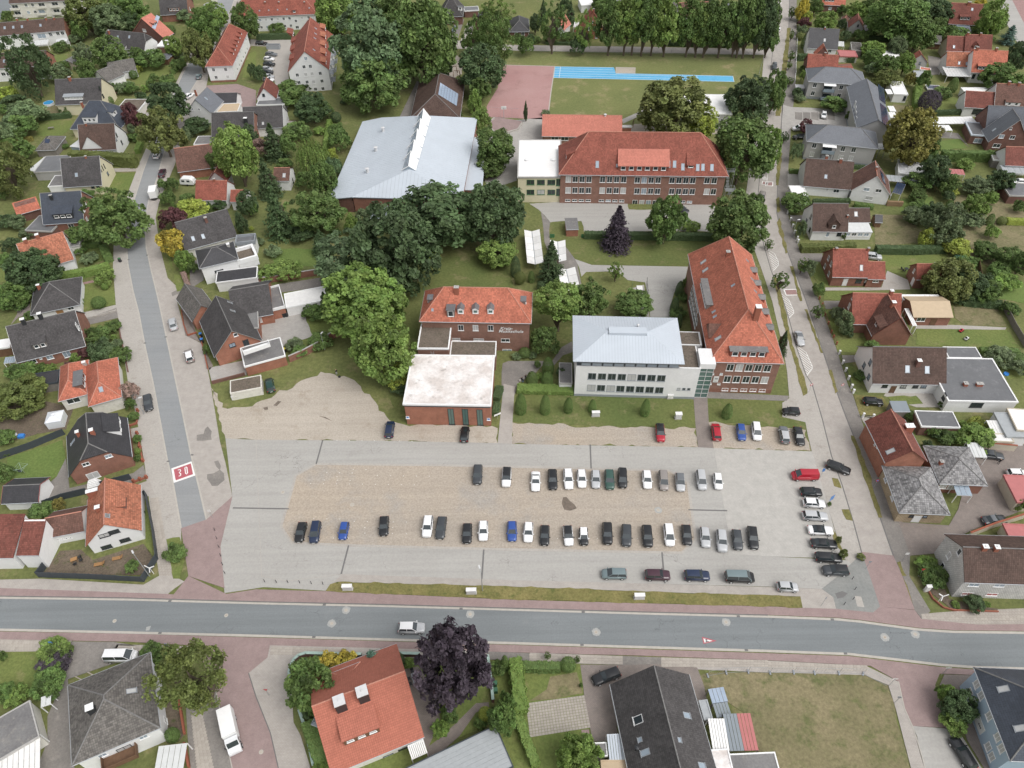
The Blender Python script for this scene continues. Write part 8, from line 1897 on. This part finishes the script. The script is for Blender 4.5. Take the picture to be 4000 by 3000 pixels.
# --- signs and lamps
def sign(x,y,kind,label,h=2.3,m='sign_blue',z=.1,rz=0.0,w=.6,hh=.6):
 """x,y: the plate in the photo"""
 c=P(x,y,h);rt=empty('traffic_sign',rotz(Vector((c.x,c.y,z)),rz));tag(rt,label,'sign');b=MB();b.cyl((0,0,-.1),(0,0,h+.25),.035,n=8);b.build('pole',mat('steel'),rt);b=MB();n=16
 if kind=='round':b.cyl((0,-.05,h),(0,-.02,h),.32,n=n)
 elif kind=='tri':b.poly([(-.38,-.04,h+.3),(.38,-.04,h+.3),(0,-.04,h-.36)][::-1]);b.poly([(-.38,-.02,h+.3),(.38,-.02,h+.3),(0,-.02,h-.36)])
 else:b.box(-w/2,-.06,h-hh/2,w/2,-.03,h+hh/2)
 o=b.build('plate',mat(m),rt)
 if kind=='round':b=MB();b.cyl((0,-.056,h),(0,-.05,h),.21,n=n);b.build('plate_centre',mat('sign_blue' if m=='sign_red' and rz==0 else 'plate_white'),o)
tile(0,3);sign(437,575,'rect','blue sign beside the pavement above the bottom left garden');sign(1443,592,'rect','blue bus stop style sign by the birch');
tile(3,2);sign(480,745,'rect','blue sign with dark board beside the red van',w=.5,hh=.9);sign(553,985,'rect','large blue and white sign beside the parked white hatchback',w=1.0,hh=1.4,rz=.5);sign(945,836,'round','round red and blue no stopping sign by the tan panelled house',m='sign_red');sign(1203,1468,'rect','white sign at the drive opposite the tan panelled house',m='plate_white',w=.7,hh=.6);sign(880,1540,'tri','triangular sign lying grey side up at the right street mouth',m='grey_paint')
sign(375,8,'round','round red no entry sign left of the right street',m='sign_red',rz=.2);sign(645,8,'round','round red no entry sign right of the right street',m='sign_red',rz=.2)
tile(3,3);sign(1558,795,'rect','street name sign by the light blue house',m='plate_white',w=.9,hh=.25,h=2.8);sign(1097,890,'rect','street name sign at the vacant lot corner',m='plate_white',w=.9,hh=.2,h=2.8);sign(1135,1052,'round','round sign seen from behind on the vacant lot pavement',m='grey_paint',rz=3.0);sign(500,190,'rect','slim sign post on the pale paving by the dark asphalt patch',m='grey_paint',w=.2,hh=.6,h=2.8)
tile(0,2);sign(1807,1097,'rect','zone sign at the end of the grey street surface',m='plate_white');tile(1,3);sign(85,985,'tri','give way triangle on the red side street corner',m='sign_red')
tile(3,3);sign(1590,985,'tri','give way sign in the bushes by the light blue house',m='grey_paint')
tile(1,2);sign(2085,265,'rect','white slanted music school notice board at the hall corner',m='plate_white',w=1.6,hh=.5,h=1.3,rz=.5)
tile(3,2);sign(1340,1605,'tri','give way triangle in the front garden of the shingled house',m='sign_red')
def lamp(x,y,hgt,label,arm=(0,0),m='steel'):
 c=P(x,y,hgt);bx_=Vector((c.x-arm[0],c.y-arm[1],0));rt=empty('street_lamp',Matrix.Translation(bx_));tag(rt,label,'street lamp','street lamps');b=MB();b.cyl((0,0,0),(0,0,hgt-.1),.09,.05,n=8);b.build('pole',mat(m),rt)
 b=MB();b.cyl((0,0,hgt-.1),(arm[0],arm[1],hgt),.05,n=6);b.build('arm',mat(m),rt)
 d=Vector((arm[0],arm[1],0));d=d.normalized()if d.length>.01 else Vector((0,1,0));b=MB();b.box(-.35,-.14,-.08,.35,.14,.05);b.build('lamp_head',mat('metal_light'),rt,frame(Vector((arm[0],arm[1],hgt)),d))
tile(0,2);lamp(1145,1450,7.5,'street lamp leaning over the black fence of the corner house',(-.4,.5));lamp(1210,116,5.0,'curved street lamp above the dark grey estate',(.8,.3))
tile(0,0);lamp(65,1242,6.0,'street lamp among the gardens at the left edge',(-.6,.1));tile(1,1);lamp(568,1215,5.0,'slim lamp at the curved brick wall',(.2,.4));tile(1,2);lamp(1930,1580,6.5,'street lamp on the lower edge of the lot',(-.3,1.0));tile(3,1);lamp(268,238,5.5,'street lamp beside the veranda house',(.5,.1));
# --- fences and walls
full()
wall_run('fence',[(85,1247),(200,1251),(311,1257),(342,1208),(334,1150),(318,1071),(300,1078)],1.8,'anthracite','black board fence around the white corner house garden','fence',.06)
wall_run('fence',[(0,992),(70,968),(142,938)],1.8,'anthracite','black board fence above the bright green lawn','fence',.06);wall_run('fence',[(80,1100),(140,1078),(192,1066)],1.8,'anthracite','black board fence between the garage and the white corner house','fence',.06);wall_run('fence',[(222,1052),(286,1035)],1.8,'anthracite','short black board fence behind the white corner house','fence',.06)
wall_run('fence',[(85,1247),(98,1230),(112,1205)],1.8,'anthracite','black board fence slanting up to the white corner house steps','fence',.06)
tile(0,2)
for pts,lb in(([(1195,240),(1185,345),(1112,370)],'low brick front wall with posts at the upper drive of the black roofed house'),([(1190,435),(1215,560),(1240,670)],'low brick front wall with posts beside the black roofed house'),([(1160,850),(1270,815)],'short brick wall at the drive below the black roofed house')):
 r_=wall_run('front_wall',pts,.5,'brick_plain',lb,t=.25)
 for k in range(3):
  a,b_=P(*pts[0]),P(*pts[-1]);p=a.lerp(b_,k/2)-r_.location;q=MB();q.box(p.x-.22,p.y-.22,0,p.x+.22,p.y+.22,.95);q.build('pillar',mat('kerb_red'),r_)
tile(3,1)
wall_run('fence',[(2020,985),(2110,1170),(2225,1360)],1.8,'wood_grey','long weathered board fence at the right edge','fence',.08)
wall_run('fence',[(1810,640),(1830,755)],1.6,'wood_brown','brown board fence beside the trailers','fence',.08)
def posts(name,pts,label,m='white_paint',h=1.1,w_=.35,rail='dark_paint',cap=None):
 a=[P(x,y)for x,y in pts];rt=empty(name,Matrix.Translation(a[0]));tag(rt,label,'fence')
 for p in a:
  b=MB();b.box(-w_/2,-w_/2,0,w_/2,w_/2,h);b.prism([(-w_/2-.04,-w_/2-.04),(w_/2+.04,-w_/2-.04),(w_/2+.04,w_/2+.04),(-w_/2-.04,w_/2+.04)],h,h+.08);b.build('post',mat(m),rt,Matrix.Translation(p-a[0]))
 for i in range(len(a)-1):
  d=a[i+1]-a[i]
  for zz in(.3,.8):
   b=MB();b.box(w_/2,-.03,zz,d.length-w_/2,.03,zz+.1);b.build('rail',mat(rail),rt,Matrix.Translation(-a[0])@frame(a[i],d))
posts('front_fence',[(168,190),(192,252),(210,308),(228,362),(250,414),(257,440),(283,512)],'white post fence in front of the veranda house')
posts('front_fence',[(612,1402),(642,1486),(667,1551),(692,1621),(718,1695),(733,1738)],'white post fence in front of the wide brown roofed house')
posts('front_fence',[(440,930),(465,985),(490,1070),(518,1145),(543,1220),(563,1262),(590,1320)],'brown post fence in front of the cross gabled brick house','kerb_red',.9,.25,'wood_brown')
tile(3,2);posts('gate_post',[(815,290),(900,300)],'white gate post with low kerb left of the tall brick house',h=1.3)
tile(3,0);posts('front_fence',[(262,240),(252,330),(248,400),(244,480),(240,560),(238,640),(230,710)],'white railing along the gardens of the upper right street',w_=.14,rail='white_paint')
tile(1,3)
wall_run('garden_wall',[(300,905),(300,850),(312,800),(340,745),(380,710),(440,690),(640,695),(920,700)],1.2,'brick_dark','curved garden wall with green coping around the orange red house corner',cap='coping_green',t=.35)
wall_run('garden_wall',[(1240,692),(1420,696)],1.2,'brick_dark','garden wall with green coping by the copper beech',cap='coping_green',t=.35);wall_run('garden_wall',[(2005,710),(2030,900),(2050,1095)],1.3,'brick_dark','garden wall with green coping right of the copper beech',cap='coping_green',t=.35);wall_run('garden_wall',[(385,1180),(430,1310),(470,1480),(510,1660)],1.2,'brick_dark','garden wall with green coping along the left hedge',cap='coping_green',t=.35)
tile(3,3);wall_run('front_wall',[(1345,60),(1420,200),(1510,275),(1600,300),(1985,312)],.4,'brick_plain','low brick garden edge around the shingled house',t=.2);tile(0,3);wall_run('front_wall',[(1545,1030),(1600,1370)],.6,'kerb_red','low brick wall beside the white hipped house bed',t=.3);wall_run('front_wall',[(1600,1450),(1640,1659)],.8,'kerb_red','low brick wall beside the translucent terrace roof',t=.3)
tile(0,1);wall_run('front_wall',[(1570,1030),(1590,1150),(1625,1245),(1705,1220)],.5,'kerb_red','low brick edge around the front beds of the rambling house',t=.2);wall_run('front_wall',[(1735,1260),(1770,1400),(1800,1535)],.6,'kerb_red','brick edge beside the blue bins',t=.2);wall_run('front_wall',[(1020,1110),(1045,1250),(1075,1380),(1110,1560)],.5,'brick_dark','low wall along the pavement of the dark roofed brick house',t=.2)
wall_run('front_wall',[(690,1115),(850,1075),(1010,1030)],.5,'concrete','low concrete wall between two drives by the left street',t=.25);wall_run('yard_wall',[(1835,1659),(2120,1585)],.9,'brick_dark','brick edge of the yard above the beige hut',t=.25)
# mesh fence of the sports ground and building fence of the vacant lot
def mesh_fence(name,pts,h,label,step=3.0,foot=False,m='steel'):
 a=[P(x,y)for x,y in pts];rt=empty(name,Matrix.Translation(a[0]));tag(rt,label,'fence')
 for i in range(len(a)-1):
  d=a[i+1]-a[i];L_=d.length;k=max(1,round(L_/step));s=L_/k;fr_=Matrix.Translation(-a[0])
  def pm():
   b=MB();b.cyl((0,0,.1),(0,0,h),.03,n=6);b.cyl((0,0,h),(s,0,h),.022,n=5);b.cyl((0,0,.15),(s,0,.15),.022,n=5)
   for q in range(1,8):b.cyl((s*q/8,0,.15),(s*q/8,0,h),.006,n=3)
   return b.mesh('fence_panel',mat(m))
  me=pm();fb=MB();fb.box(-.35,-.12,0,.35,.12,.14);fm_=fb.mesh('fence_foot',mat('grey_paint'))
  for j in range(k):
   link('fence_panel',me,rt,fr_@frame(a[i]+d*(j/k),d))
   if foot:link('fence_foot',fm_,rt,fr_@frame(a[i]+d*(j/k)+Vector((0,0,.1)),Vector((-d.y,d.x,0))))
tile(2,0);mesh_fence('mesh_fence',[(0,440),(500,450),(1000,462),(1500,470),(2180,478)],2.2,'wire mesh fence between sports field and path',6.0);mesh_fence('mesh_fence',[(2180,478),(2120,700)],2.2,'wire mesh fence at the right end of the sports field',6.0)
tile(1,0);mesh_fence('ball_fence',[(2010,1010),(2110,1018),(2212,1022),(2270,1025)],3.6,'tall ball fence behind the basketball hoop',3.2)
tile(2,3);mesh_fence('building_fence',[(1690,865),(1850,838),(2040,830),(2225,838)],1.9,'left run of mobile building fence with grey feet at the vacant lot',3.4,True);tile(3,3);mesh_fence('building_fence',[(15,838),(220,836),(400,840),(610,842),(820,848),(1020,950)],1.9,'right run of mobile building fence with grey feet at the vacant lot',3.4,True)
tile(2,1);mesh_fence('bar_fence',[(1160,800),(1168,900),(1175,1010)],2.4,'dark bar fence around the generator box',2.5,m='dark_paint');cabinet(1095,885,'generator box with white top inside the bar fence',1.3,1.5,2.0,m='grey_paint');mesh_fence('bar_fence',[(1030,870),(1040,800)],2.0,'short green fence left of the generator box',2.0,m='green_paint')
wall_run('green_gate',[(328,395),(368,395)],1.2,'green_paint','small green gate left of the brick hut','fence',.05);wall_run('green_gate',[(600,395),(620,396)],1.2,'green_paint','short green fence right of the brick hut','fence',.05)
tile(2,1);flat('storage_box',(405,1655),(522,1658),(522,1478),2.2,'roof_felt','plaster_white','grey flat topped storage building left of the white annex','shed',trim='stone_grey')
# --- bins, boxes, garden things
def bin_(x,y,body,lid,label,h=1.05,w_=.58):
 c=P(x,y);rt=empty('waste_bin',rotz(Vector((c.x,c.y,.08)),random.uniform(-.3,.3)));tag(rt,label,'bin');b=MB();b.slab([(-w_/2,-w_/2,h),(w_/2,-w_/2,h),(w_/2,w_/2,h),(-w_/2,w_/2,h)],h);b.build('body',mat(body),rt);b=MB();b.box(-w_/2-.03,-w_/2-.05,h,w_/2+.03,w_/2+.03,h+.08);b.build('lid',mat(lid),rt)
 for sx in(-1,1):b=MB();b.cyl((sx*w_/2,w_/2,.1),(sx*w_/2+sx*.05,w_/2,.1),.1,n=8);b.build('wheel',mat('rubber'),rt)
tile(0,1);bin_(1742,1252,'dark_paint','blue_plastic','upper blue lidded bin beside the rambling brick house');bin_(1752,1300,'dark_paint','blue_plastic','lower blue lidded bin beside the rambling brick house');bin_(1042,605,'dark_paint','green_paint','dark bin standing on the pavement of the left street')
tile(1,1);bin_(250,1385,'dark_paint','yellow_box','yellow lidded bin by the flat brick wing');bin_(245,1080,'dark_paint','dark_paint','black bin at the garage end of the patio');bin_(268,1076,'dark_paint','dark_paint','second black bin at the garage end of the patio, further right')
tile(1,3);bin_(2068,945,'green_box','green_box','upper green bin behind the green coped wall');bin_(2072,1005,'green_box','green_box','lower green bin behind the green coped wall')
tile(0,2)
for i in range(5):
 c=P(2030+i*36,128-i*9);b=MB();b.box(-.55,-.4,0,.55,.4,1.0);b.slab([(-.58,-.45,1.02),(.58,-.45,1.02),(.58,.42,1.15),(-.58,.42,1.15)],.06);tag(b.build('recycling_bin',mat('corrugated_white'),None,rotz(Vector((c.x,c.y,.05)),.22)),'%s white recycling bin from the left in front of the beige hut'%ORD[i],'bin','white recycling bins')
c=P(190,458);b=MB();b.box(-.6,-.45,0,.6,.45,.6);tag(b.build('plastic_crate',mat('blue_plastic'),None,rotz(c,.1)),'blue plastic crate on the bare garden beside the black fence','crate');c=P(118,445);b=MB();b.cyl((0,0,0),(0,0,.7),.75,.5,n=12);tag(b.build('white_sack',mat('tent_white'),None,Matrix.Translation(c)),'white covered bundle left of the blue crate','bundle')
c=P(215,770);rt=empty('rotary_dryer',Matrix.Translation(c));tag(rt,'rotary clothes dryer with washing on the bright green lawn','clothes dryer');b=MB();b.cyl((0,0,0),(0,0,1.9),.03);b.build('pole',mat('steel'),rt)
for k in range(4):a=k*1.571+.6;b=MB();b.cyl((0,0,1.5),(math.cos(a)*1.4,math.sin(a)*1.4,1.95),.025,n=5);b.cyl((math.cos(a)*1.4,math.sin(a)*1.4,1.95),(math.cos(a+1.571)*1.4,math.sin(a+1.571)*1.4,1.95),.012,n=4);b.cyl((math.cos(a)*.9,math.sin(a)*.9,1.8),(math.cos(a+1.571)*.9,math.sin(a+1.571)*.9,1.8),.012,n=4);b.build('arm',mat('coping_green'),rt)
b=MB();b.box(-.5,-.55,1.0,.3,-.5,1.78);b.build('washing',mat('cloth_black'),rt)
def lounger(x,y,a,label):
 rt=empty('sun_lounger',rotz(P(x,y,.06),a));tag(rt,label,'sun lounger','wooden sun loungers in the corner garden')
 for k in range(7):b=MB();b.box(-.95+k*.2,-.35,.30,-.78+k*.2,.35,.34);b.build('slat',mat('wood_teak'),rt)
 b=MB();b.slab([(.45,-.35,.34),(1.0,-.35,.75),(1.0,.35,.75),(.45,.35,.34)],.04);b.build('backrest',mat('wood_teak'),rt)
 for sx in(-.8,.5):
  for sy in(-.3,.3):b=MB();b.box(sx-.03,sy-.03,0,sx+.03,sy+.03,.3);b.build('leg',mat('wood_teak'),rt)
lounger(865,1562,.2,'left wooden sun lounger in the brown corner garden');lounger(1022,1510,.25,'right wooden sun lounger in the brown corner garden')
def table(x,y,w_,d,h,m,label,a=0.0,chairs=(),cm='dark_paint',z=.06):
 c=P(x,y,z);rt=empty('garden_table',rotz(c,a));tag(rt,label,'table');b=MB();b.box(-w_/2,-d/2,h-.05,w_/2,d/2,h);b.build('tabletop',mat(m),rt)
 for sx in(-1,1):
  for sy in(-1,1):b=MB();b.box(sx*(w_/2-.1)-.03,sy*(d/2-.1)-.03,0,sx*(w_/2-.1)+.03,sy*(d/2-.1)+.03,h-.05);b.build('leg',mat(m),rt)
 for i,(px,py,ra)in enumerate(chairs):
  q=rotz(c,a)@Matrix.Translation((px,py,0))@Matrix.Rotation(ra,4,'Z');r2=empty('garden_chair',q);tag(r2,'%s chair around the %s'%(ORD[i],label.split(' on ')[0].split(' in ')[0]),'chair','garden chairs');b=MB();b.box(-.25,-.25,.4,.25,.25,.45);b.build('seat',mat(cm),r2);b=MB();b.box(-.25,.22,.45,.25,.27,.9);b.build('backrest',mat(cm),r2)
  for sx in(-.2,.2):
   for sy in(-.2,.2):b=MB();b.box(sx-.02,sy-.02,0,sx+.02,sy+.02,.4);b.build('leg',mat(cm),r2)
table(650,1530,1.1,.8,.72,'wood_teak','small wooden table in the brown corner garden',.4,((.9,.3,-1.5),(1.1,-.5,-1.8),(.1,-.9,3.1)))
tile(1,3);table(1385,905,1.1,2.2,.74,'grey_paint','long dark table on the patio beside the copper beech',.35,((-1.0,.6,1.57),(-1.0,-.3,1.57),(-.2,1.6,0)),'dark_paint',.13)
tile(0,0);table(447,1118,1.8,.8,.72,'wood_grey','wooden picnic table on the lawn left of the brown roofed house',.2);table(1045,690,1.2,1.2,.72,'plate_white','white table on the bungalow patio',0,((1.0,0,-1.57),(-1.0,0,1.57)),'plate_white')
c=P(427,905);b=MB();n=24;rt=empty('garden_pool',Matrix.Translation(c));tag(rt,'round blue above ground pool beside the dark roofed house','pool');b.cyl((0,0,0),(0,0,.85),1.75,n=n);b.build('pool_wall',mat('tent_white'),rt);b=MB();b.cyl((0,0,.84),(0,0,.86),1.65,n=n);plain('pool_water',(.06,.32,.60),.08,spec=.8);b.build('water',mat('pool_water'),rt)
tile(3,2);b=MB();c=P(1775,430);b.cyl((0,0,0),(0,0,.35),.45,.35,n=12);tag(b.build('play_tub',mat('corrugated_red'),None,Matrix.Translation(c)),'pink plastic play tub on the lawn behind the brick garage','play tub')
tile(3,1);b=MB();c=P(2055,1575);b.cyl((0,0,0),(0,0,.3),.6,.55,n=14);tag(b.build('paddling_pool',mat('blue_plastic'),None,Matrix.Translation(c)),'small blue paddling pool on the lawn at the right','paddling pool')
c=P(1085,118);b=MB()
rt=empty('wood_stack',rotz(c,-.1));tag(rt,'stacked firewood under the gabled house eaves','firewood')
lg_=MB();lg_.cyl((0,-.4,0),(0,.4,0),.13,n=7);lgm=lg_.mesh('log',mat('wood_stack'))
for j in range(6):
 for i in range(16):link('log',lgm,rt,Matrix.Translation((-2.0+i*.27+(j%2)*.13,0,.13+j*.235)))
for x,y,lb in((1190,680,'dark garden table set beside the brick barn'),):table(x,y,.9,.9,.72,'dark_paint',lb,.1,((-.9,.5,1.57),(-.9,-.4,1.57)))
b=MB();c=P(958,235);b=None;H('playhouse',(925,262),(992,265),(985,200),1.7,'gx','wood_brown','roof_black','small brown playhouse with black roof beside the dry lawn','playhouse',pitch=35,auto=False,oh=.15)
def ride(x,y,label,m):
 rt=empty('garden_machine',rotz(P(x,y),.6));tag(rt,label,'garden machine');b=MB();b.box(-.6,-.3,.25,.6,.3,.5);b.build('body',mat(m),rt);b=MB();b.box(-.3,-.22,.5,.05,.22,.62);b.box(-.35,-.22,.62,-.28,.22,.95);b.build('seat',mat('dark_paint'),rt)
 for sx in(-.4,.4):
  for sy in(-.35,.35):b=MB();b.cyl((sx,sy-.05,.2),(sx,sy+.05,.2),.2,n=10);b.build('wheel',mat('rubber'),rt)
ride(1665,1205,'red pedal kart on the lawn right of the cross gabled house','sign_red');ride(1710,1275,'black and white garden cart on the lawn right of the cross gabled house','plate_white')
tile(1,0);rt=empty('waste_container',rotz(P(155,420),-.05));tag(rt,'open grey waste container beside the apartment car park','container');b=MB();b.box(-2.6,-1.1,.1,2.6,-1.0,1.6);b.box(-2.6,1.0,.1,2.6,1.1,1.6);b.box(-2.6,-1.0,.1,-2.5,1.0,1.6);b.box(2.5,-1.0,.1,2.6,1.0,1.6);b.build('side_wall',mat('grey_paint'),rt);b=MB();b.box(-2.5,-1.0,.1,2.5,1.0,.9);b.build('load',mat('wood_grey'),rt)
# basketball hoop, swing, climbing frame, round bench
c=P(2142,1025);rt=empty('basketball_hoop',Matrix.Translation(c));tag(rt,'white basketball board on a pole at the edge of the red court','basketball hoop');b=MB();b.cyl((0,0,0),(0,.6,3.6),.08);b.build('pole',mat('steel'),rt);b=MB();b.box(-.9,.6,3.0,.9,.66,4.1);b.build('backboard',mat('plate_white'),rt);b=MB()
for k in range(12):a,a2=k*.5236,(k+1)*.5236;b.cyl((math.cos(a)*.23,.92+math.sin(a)*.23,3.1),(math.cos(a2)*.23,.92+math.sin(a2)*.23,3.1),.015,n=4)
b.build('rim',mat('sign_red'),rt)
rt=empty('round_bench',Matrix.Translation(P(2100,1110)));tag(rt,'curved concrete bench around the seating circle','bench');a0=[P(x,y,.45)-P(2100,1110)for x,y in((2060,1012),(2018,1050),(2015,1092),(2060,1132),(2160,1142),(2262,1112),(2302,1052))]
for i in range(len(a0)-1):d=a0[i+1]-a0[i];b=MB();b.box(0,-.25,-.5,d.length*.97,.25,0);b.build('bench_block',mat('concrete'),rt,frame(a0[i],d))
def frame_play(x,y,label,w_,h,m='wood_brown',name='swing'):
 rt=empty(name,Matrix.Translation(P(x,y)));tag(rt,label,'play equipment');b=MB();b.cyl((-w_/2,0,h),(w_/2,0,h),.09);b.build('beam',mat(m),rt)
 for sx in(-1,1):
  for sy in(-1,1):b=MB();b.cyl((sx*w_/2,0,h),(sx*(w_/2+.3),sy*1.1,0),.08);b.build('leg',mat(m),rt)
tile(2,0);frame_play(1090,1090,'wooden swing frame on sand behind the school',3.2,2.6);tile(1,0);frame_play(1700,640,'wooden climbing frame on the sand beyond the solar hall',3.0,2.8,name='climbing_frame');frame_play(1735,660,'second wooden play frame nearer the court tree',2.0,2.2,name='climbing_frame')
# wind vane ornaments
def vane(x,y,label):
 rt=empty('garden_windmill',Matrix.Translation(P(x,y)));tag(rt,label,'garden ornament');b=MB();b.cyl((0,0,0),(0,0,2.2),.06,.04);b.build('pole',mat('white_paint'),rt)
 for k in range(3):a=k*2.094+.4;b=MB();b.box(0,-.09,0,1.0,.09,.03);b.build('blade',mat('white_paint'),rt,Matrix.Translation((0,-.1,2.2))@Matrix.Rotation(1.2,4,'X')@Matrix.Rotation(a,4,'Z'))
tile(0,2);vane(1330,1640,'white three bladed ornament at the black fence corner');tile(3,3);vane(1465,225,'white three bladed ornament in the front garden of the shingled house')
# --- people
def person(x,y,a,label,top='cloth_black',legs='cloth_pale',pose='stand',z=.06):
 J={'stand':[(0,0,.95),(0,0,1.2),(0,.01,1.42),(0,.02,1.52),(0,.03,1.66),(.19,0,1.42),(.25,-.05,1.14),(.22,-.2,.95),(-.19,0,1.42),(-.25,-.04,1.14),(-.22,-.18,.96),(.1,0,.9),(.12,-.03,.5),(.12,.03,.09),(.13,-.14,.04),(-.1,0,.9),(-.12,.05,.5),(-.12,.14,.09),(-.13,0,.04)],
         'sit':[(0,0,.52),(0,.03,.78),(0,.02,1.0),(0,-.01,1.1),(0,-.05,1.24),(.18,.02,1.0),(.25,-.1,.75),(.15,-.32,.66),(-.18,.02,1.0),(-.25,-.1,.75),(-.15,-.32,.66),(.1,-.05,.5),(.13,-.45,.52),(.13,-.5,.09),(.13,-.66,.05),(-.1,-.05,.5),(-.13,-.45,.52),(-.13,-.5,.09),(-.13,-.66,.05)]}[pose]
 E=[(0,1),(1,2),(2,3),(3,4),(2,5),(5,6),(6,7),(2,8),(8,9),(9,10),(0,11),(11,12),(12,13),(13,14),(0,15),(15,16),(16,17),(17,18)];RR=[.15,.14,.15,.06,.10,.075,.05,.04,.075,.05,.04,.1,.065,.05,.045,.1,.065,.05,.045]
 me=bpy.data.meshes.new('person');me.from_pydata(J,E,[]);o=link('person',me,None,rotz(P(x,y,z),a));tag(o,label,'person')
 sk=o.modifiers.new('skin','SKIN');sb=o.modifiers.new('sub','SUBSURF');sb.levels=sb.render_levels=1;me.skin_vertices[0].data[0].use_root=True
 for i,r in enumerate(RR):me.skin_vertices[0].data[i].radius=(r,r)
 dg=bpy.context.evaluated_depsgraph_get();m2=bpy.data.meshes.new_from_object(o.evaluated_get(dg));o.modifiers.clear();o.data=m2;m2.name='person'
 m2.materials.clear()
 for m in('skin',top,legs,'rubber','hair_dark'):m2.materials.append(mat(m))
 zs=J[0][2]
 for p in m2.polygons:
  c=p.center;hz=c.z;head=J[4][2]
  p.material_index=4 if hz>head+.03 or(hz>head-.08 and c.y>J[4][1]+.03)else 0 if hz>J[3][2]-.03 else 3 if hz<.1 else(2 if(hz<zs-.02 and abs(c.x)<.21)else(0 if(abs(c.x)>.13 and hz<J[7][2]+.05 and pose=='stand')else 1));p.use_smooth=True
 return o
tile(1,1);person(700,1578,1.2,'person in black top and pale trousers standing on the sand yard','cloth_black','cloth_pale')
b=MB();c=P(722,1600);b.cyl((0,0,0),(0,0,.22),.3,.26,n=10);b.cyl((0,0,.22),(0,0,.45),.26,.08,n=10);tag(b.build('bag',mat('cloth_black'),None,Matrix.Translation((c.x,c.y,.055))),'black bag on the sand near the standing person','bag')
tile(3,2);person(1985,692,2.2,'person in dark clothes walking beside the translucent carport','cloth_black','cloth_black',z=.08)
tile(2,1)
ring_=wall_run('seat_wall',[(62,1640),(110,1615),(165,1585)],.45,'concrete','low curved seat wall at the edge of the dark paved yard',t=.4)
for i,(x,y)in enumerate(((85,1630),(118,1612),(150,1595))):person(x,y,.5,['left','middle','right'][i]+' of three people in dark clothes sitting on the low wall','cloth_black','cloth_black' if i else 'sign_blue','sit',z=.03)
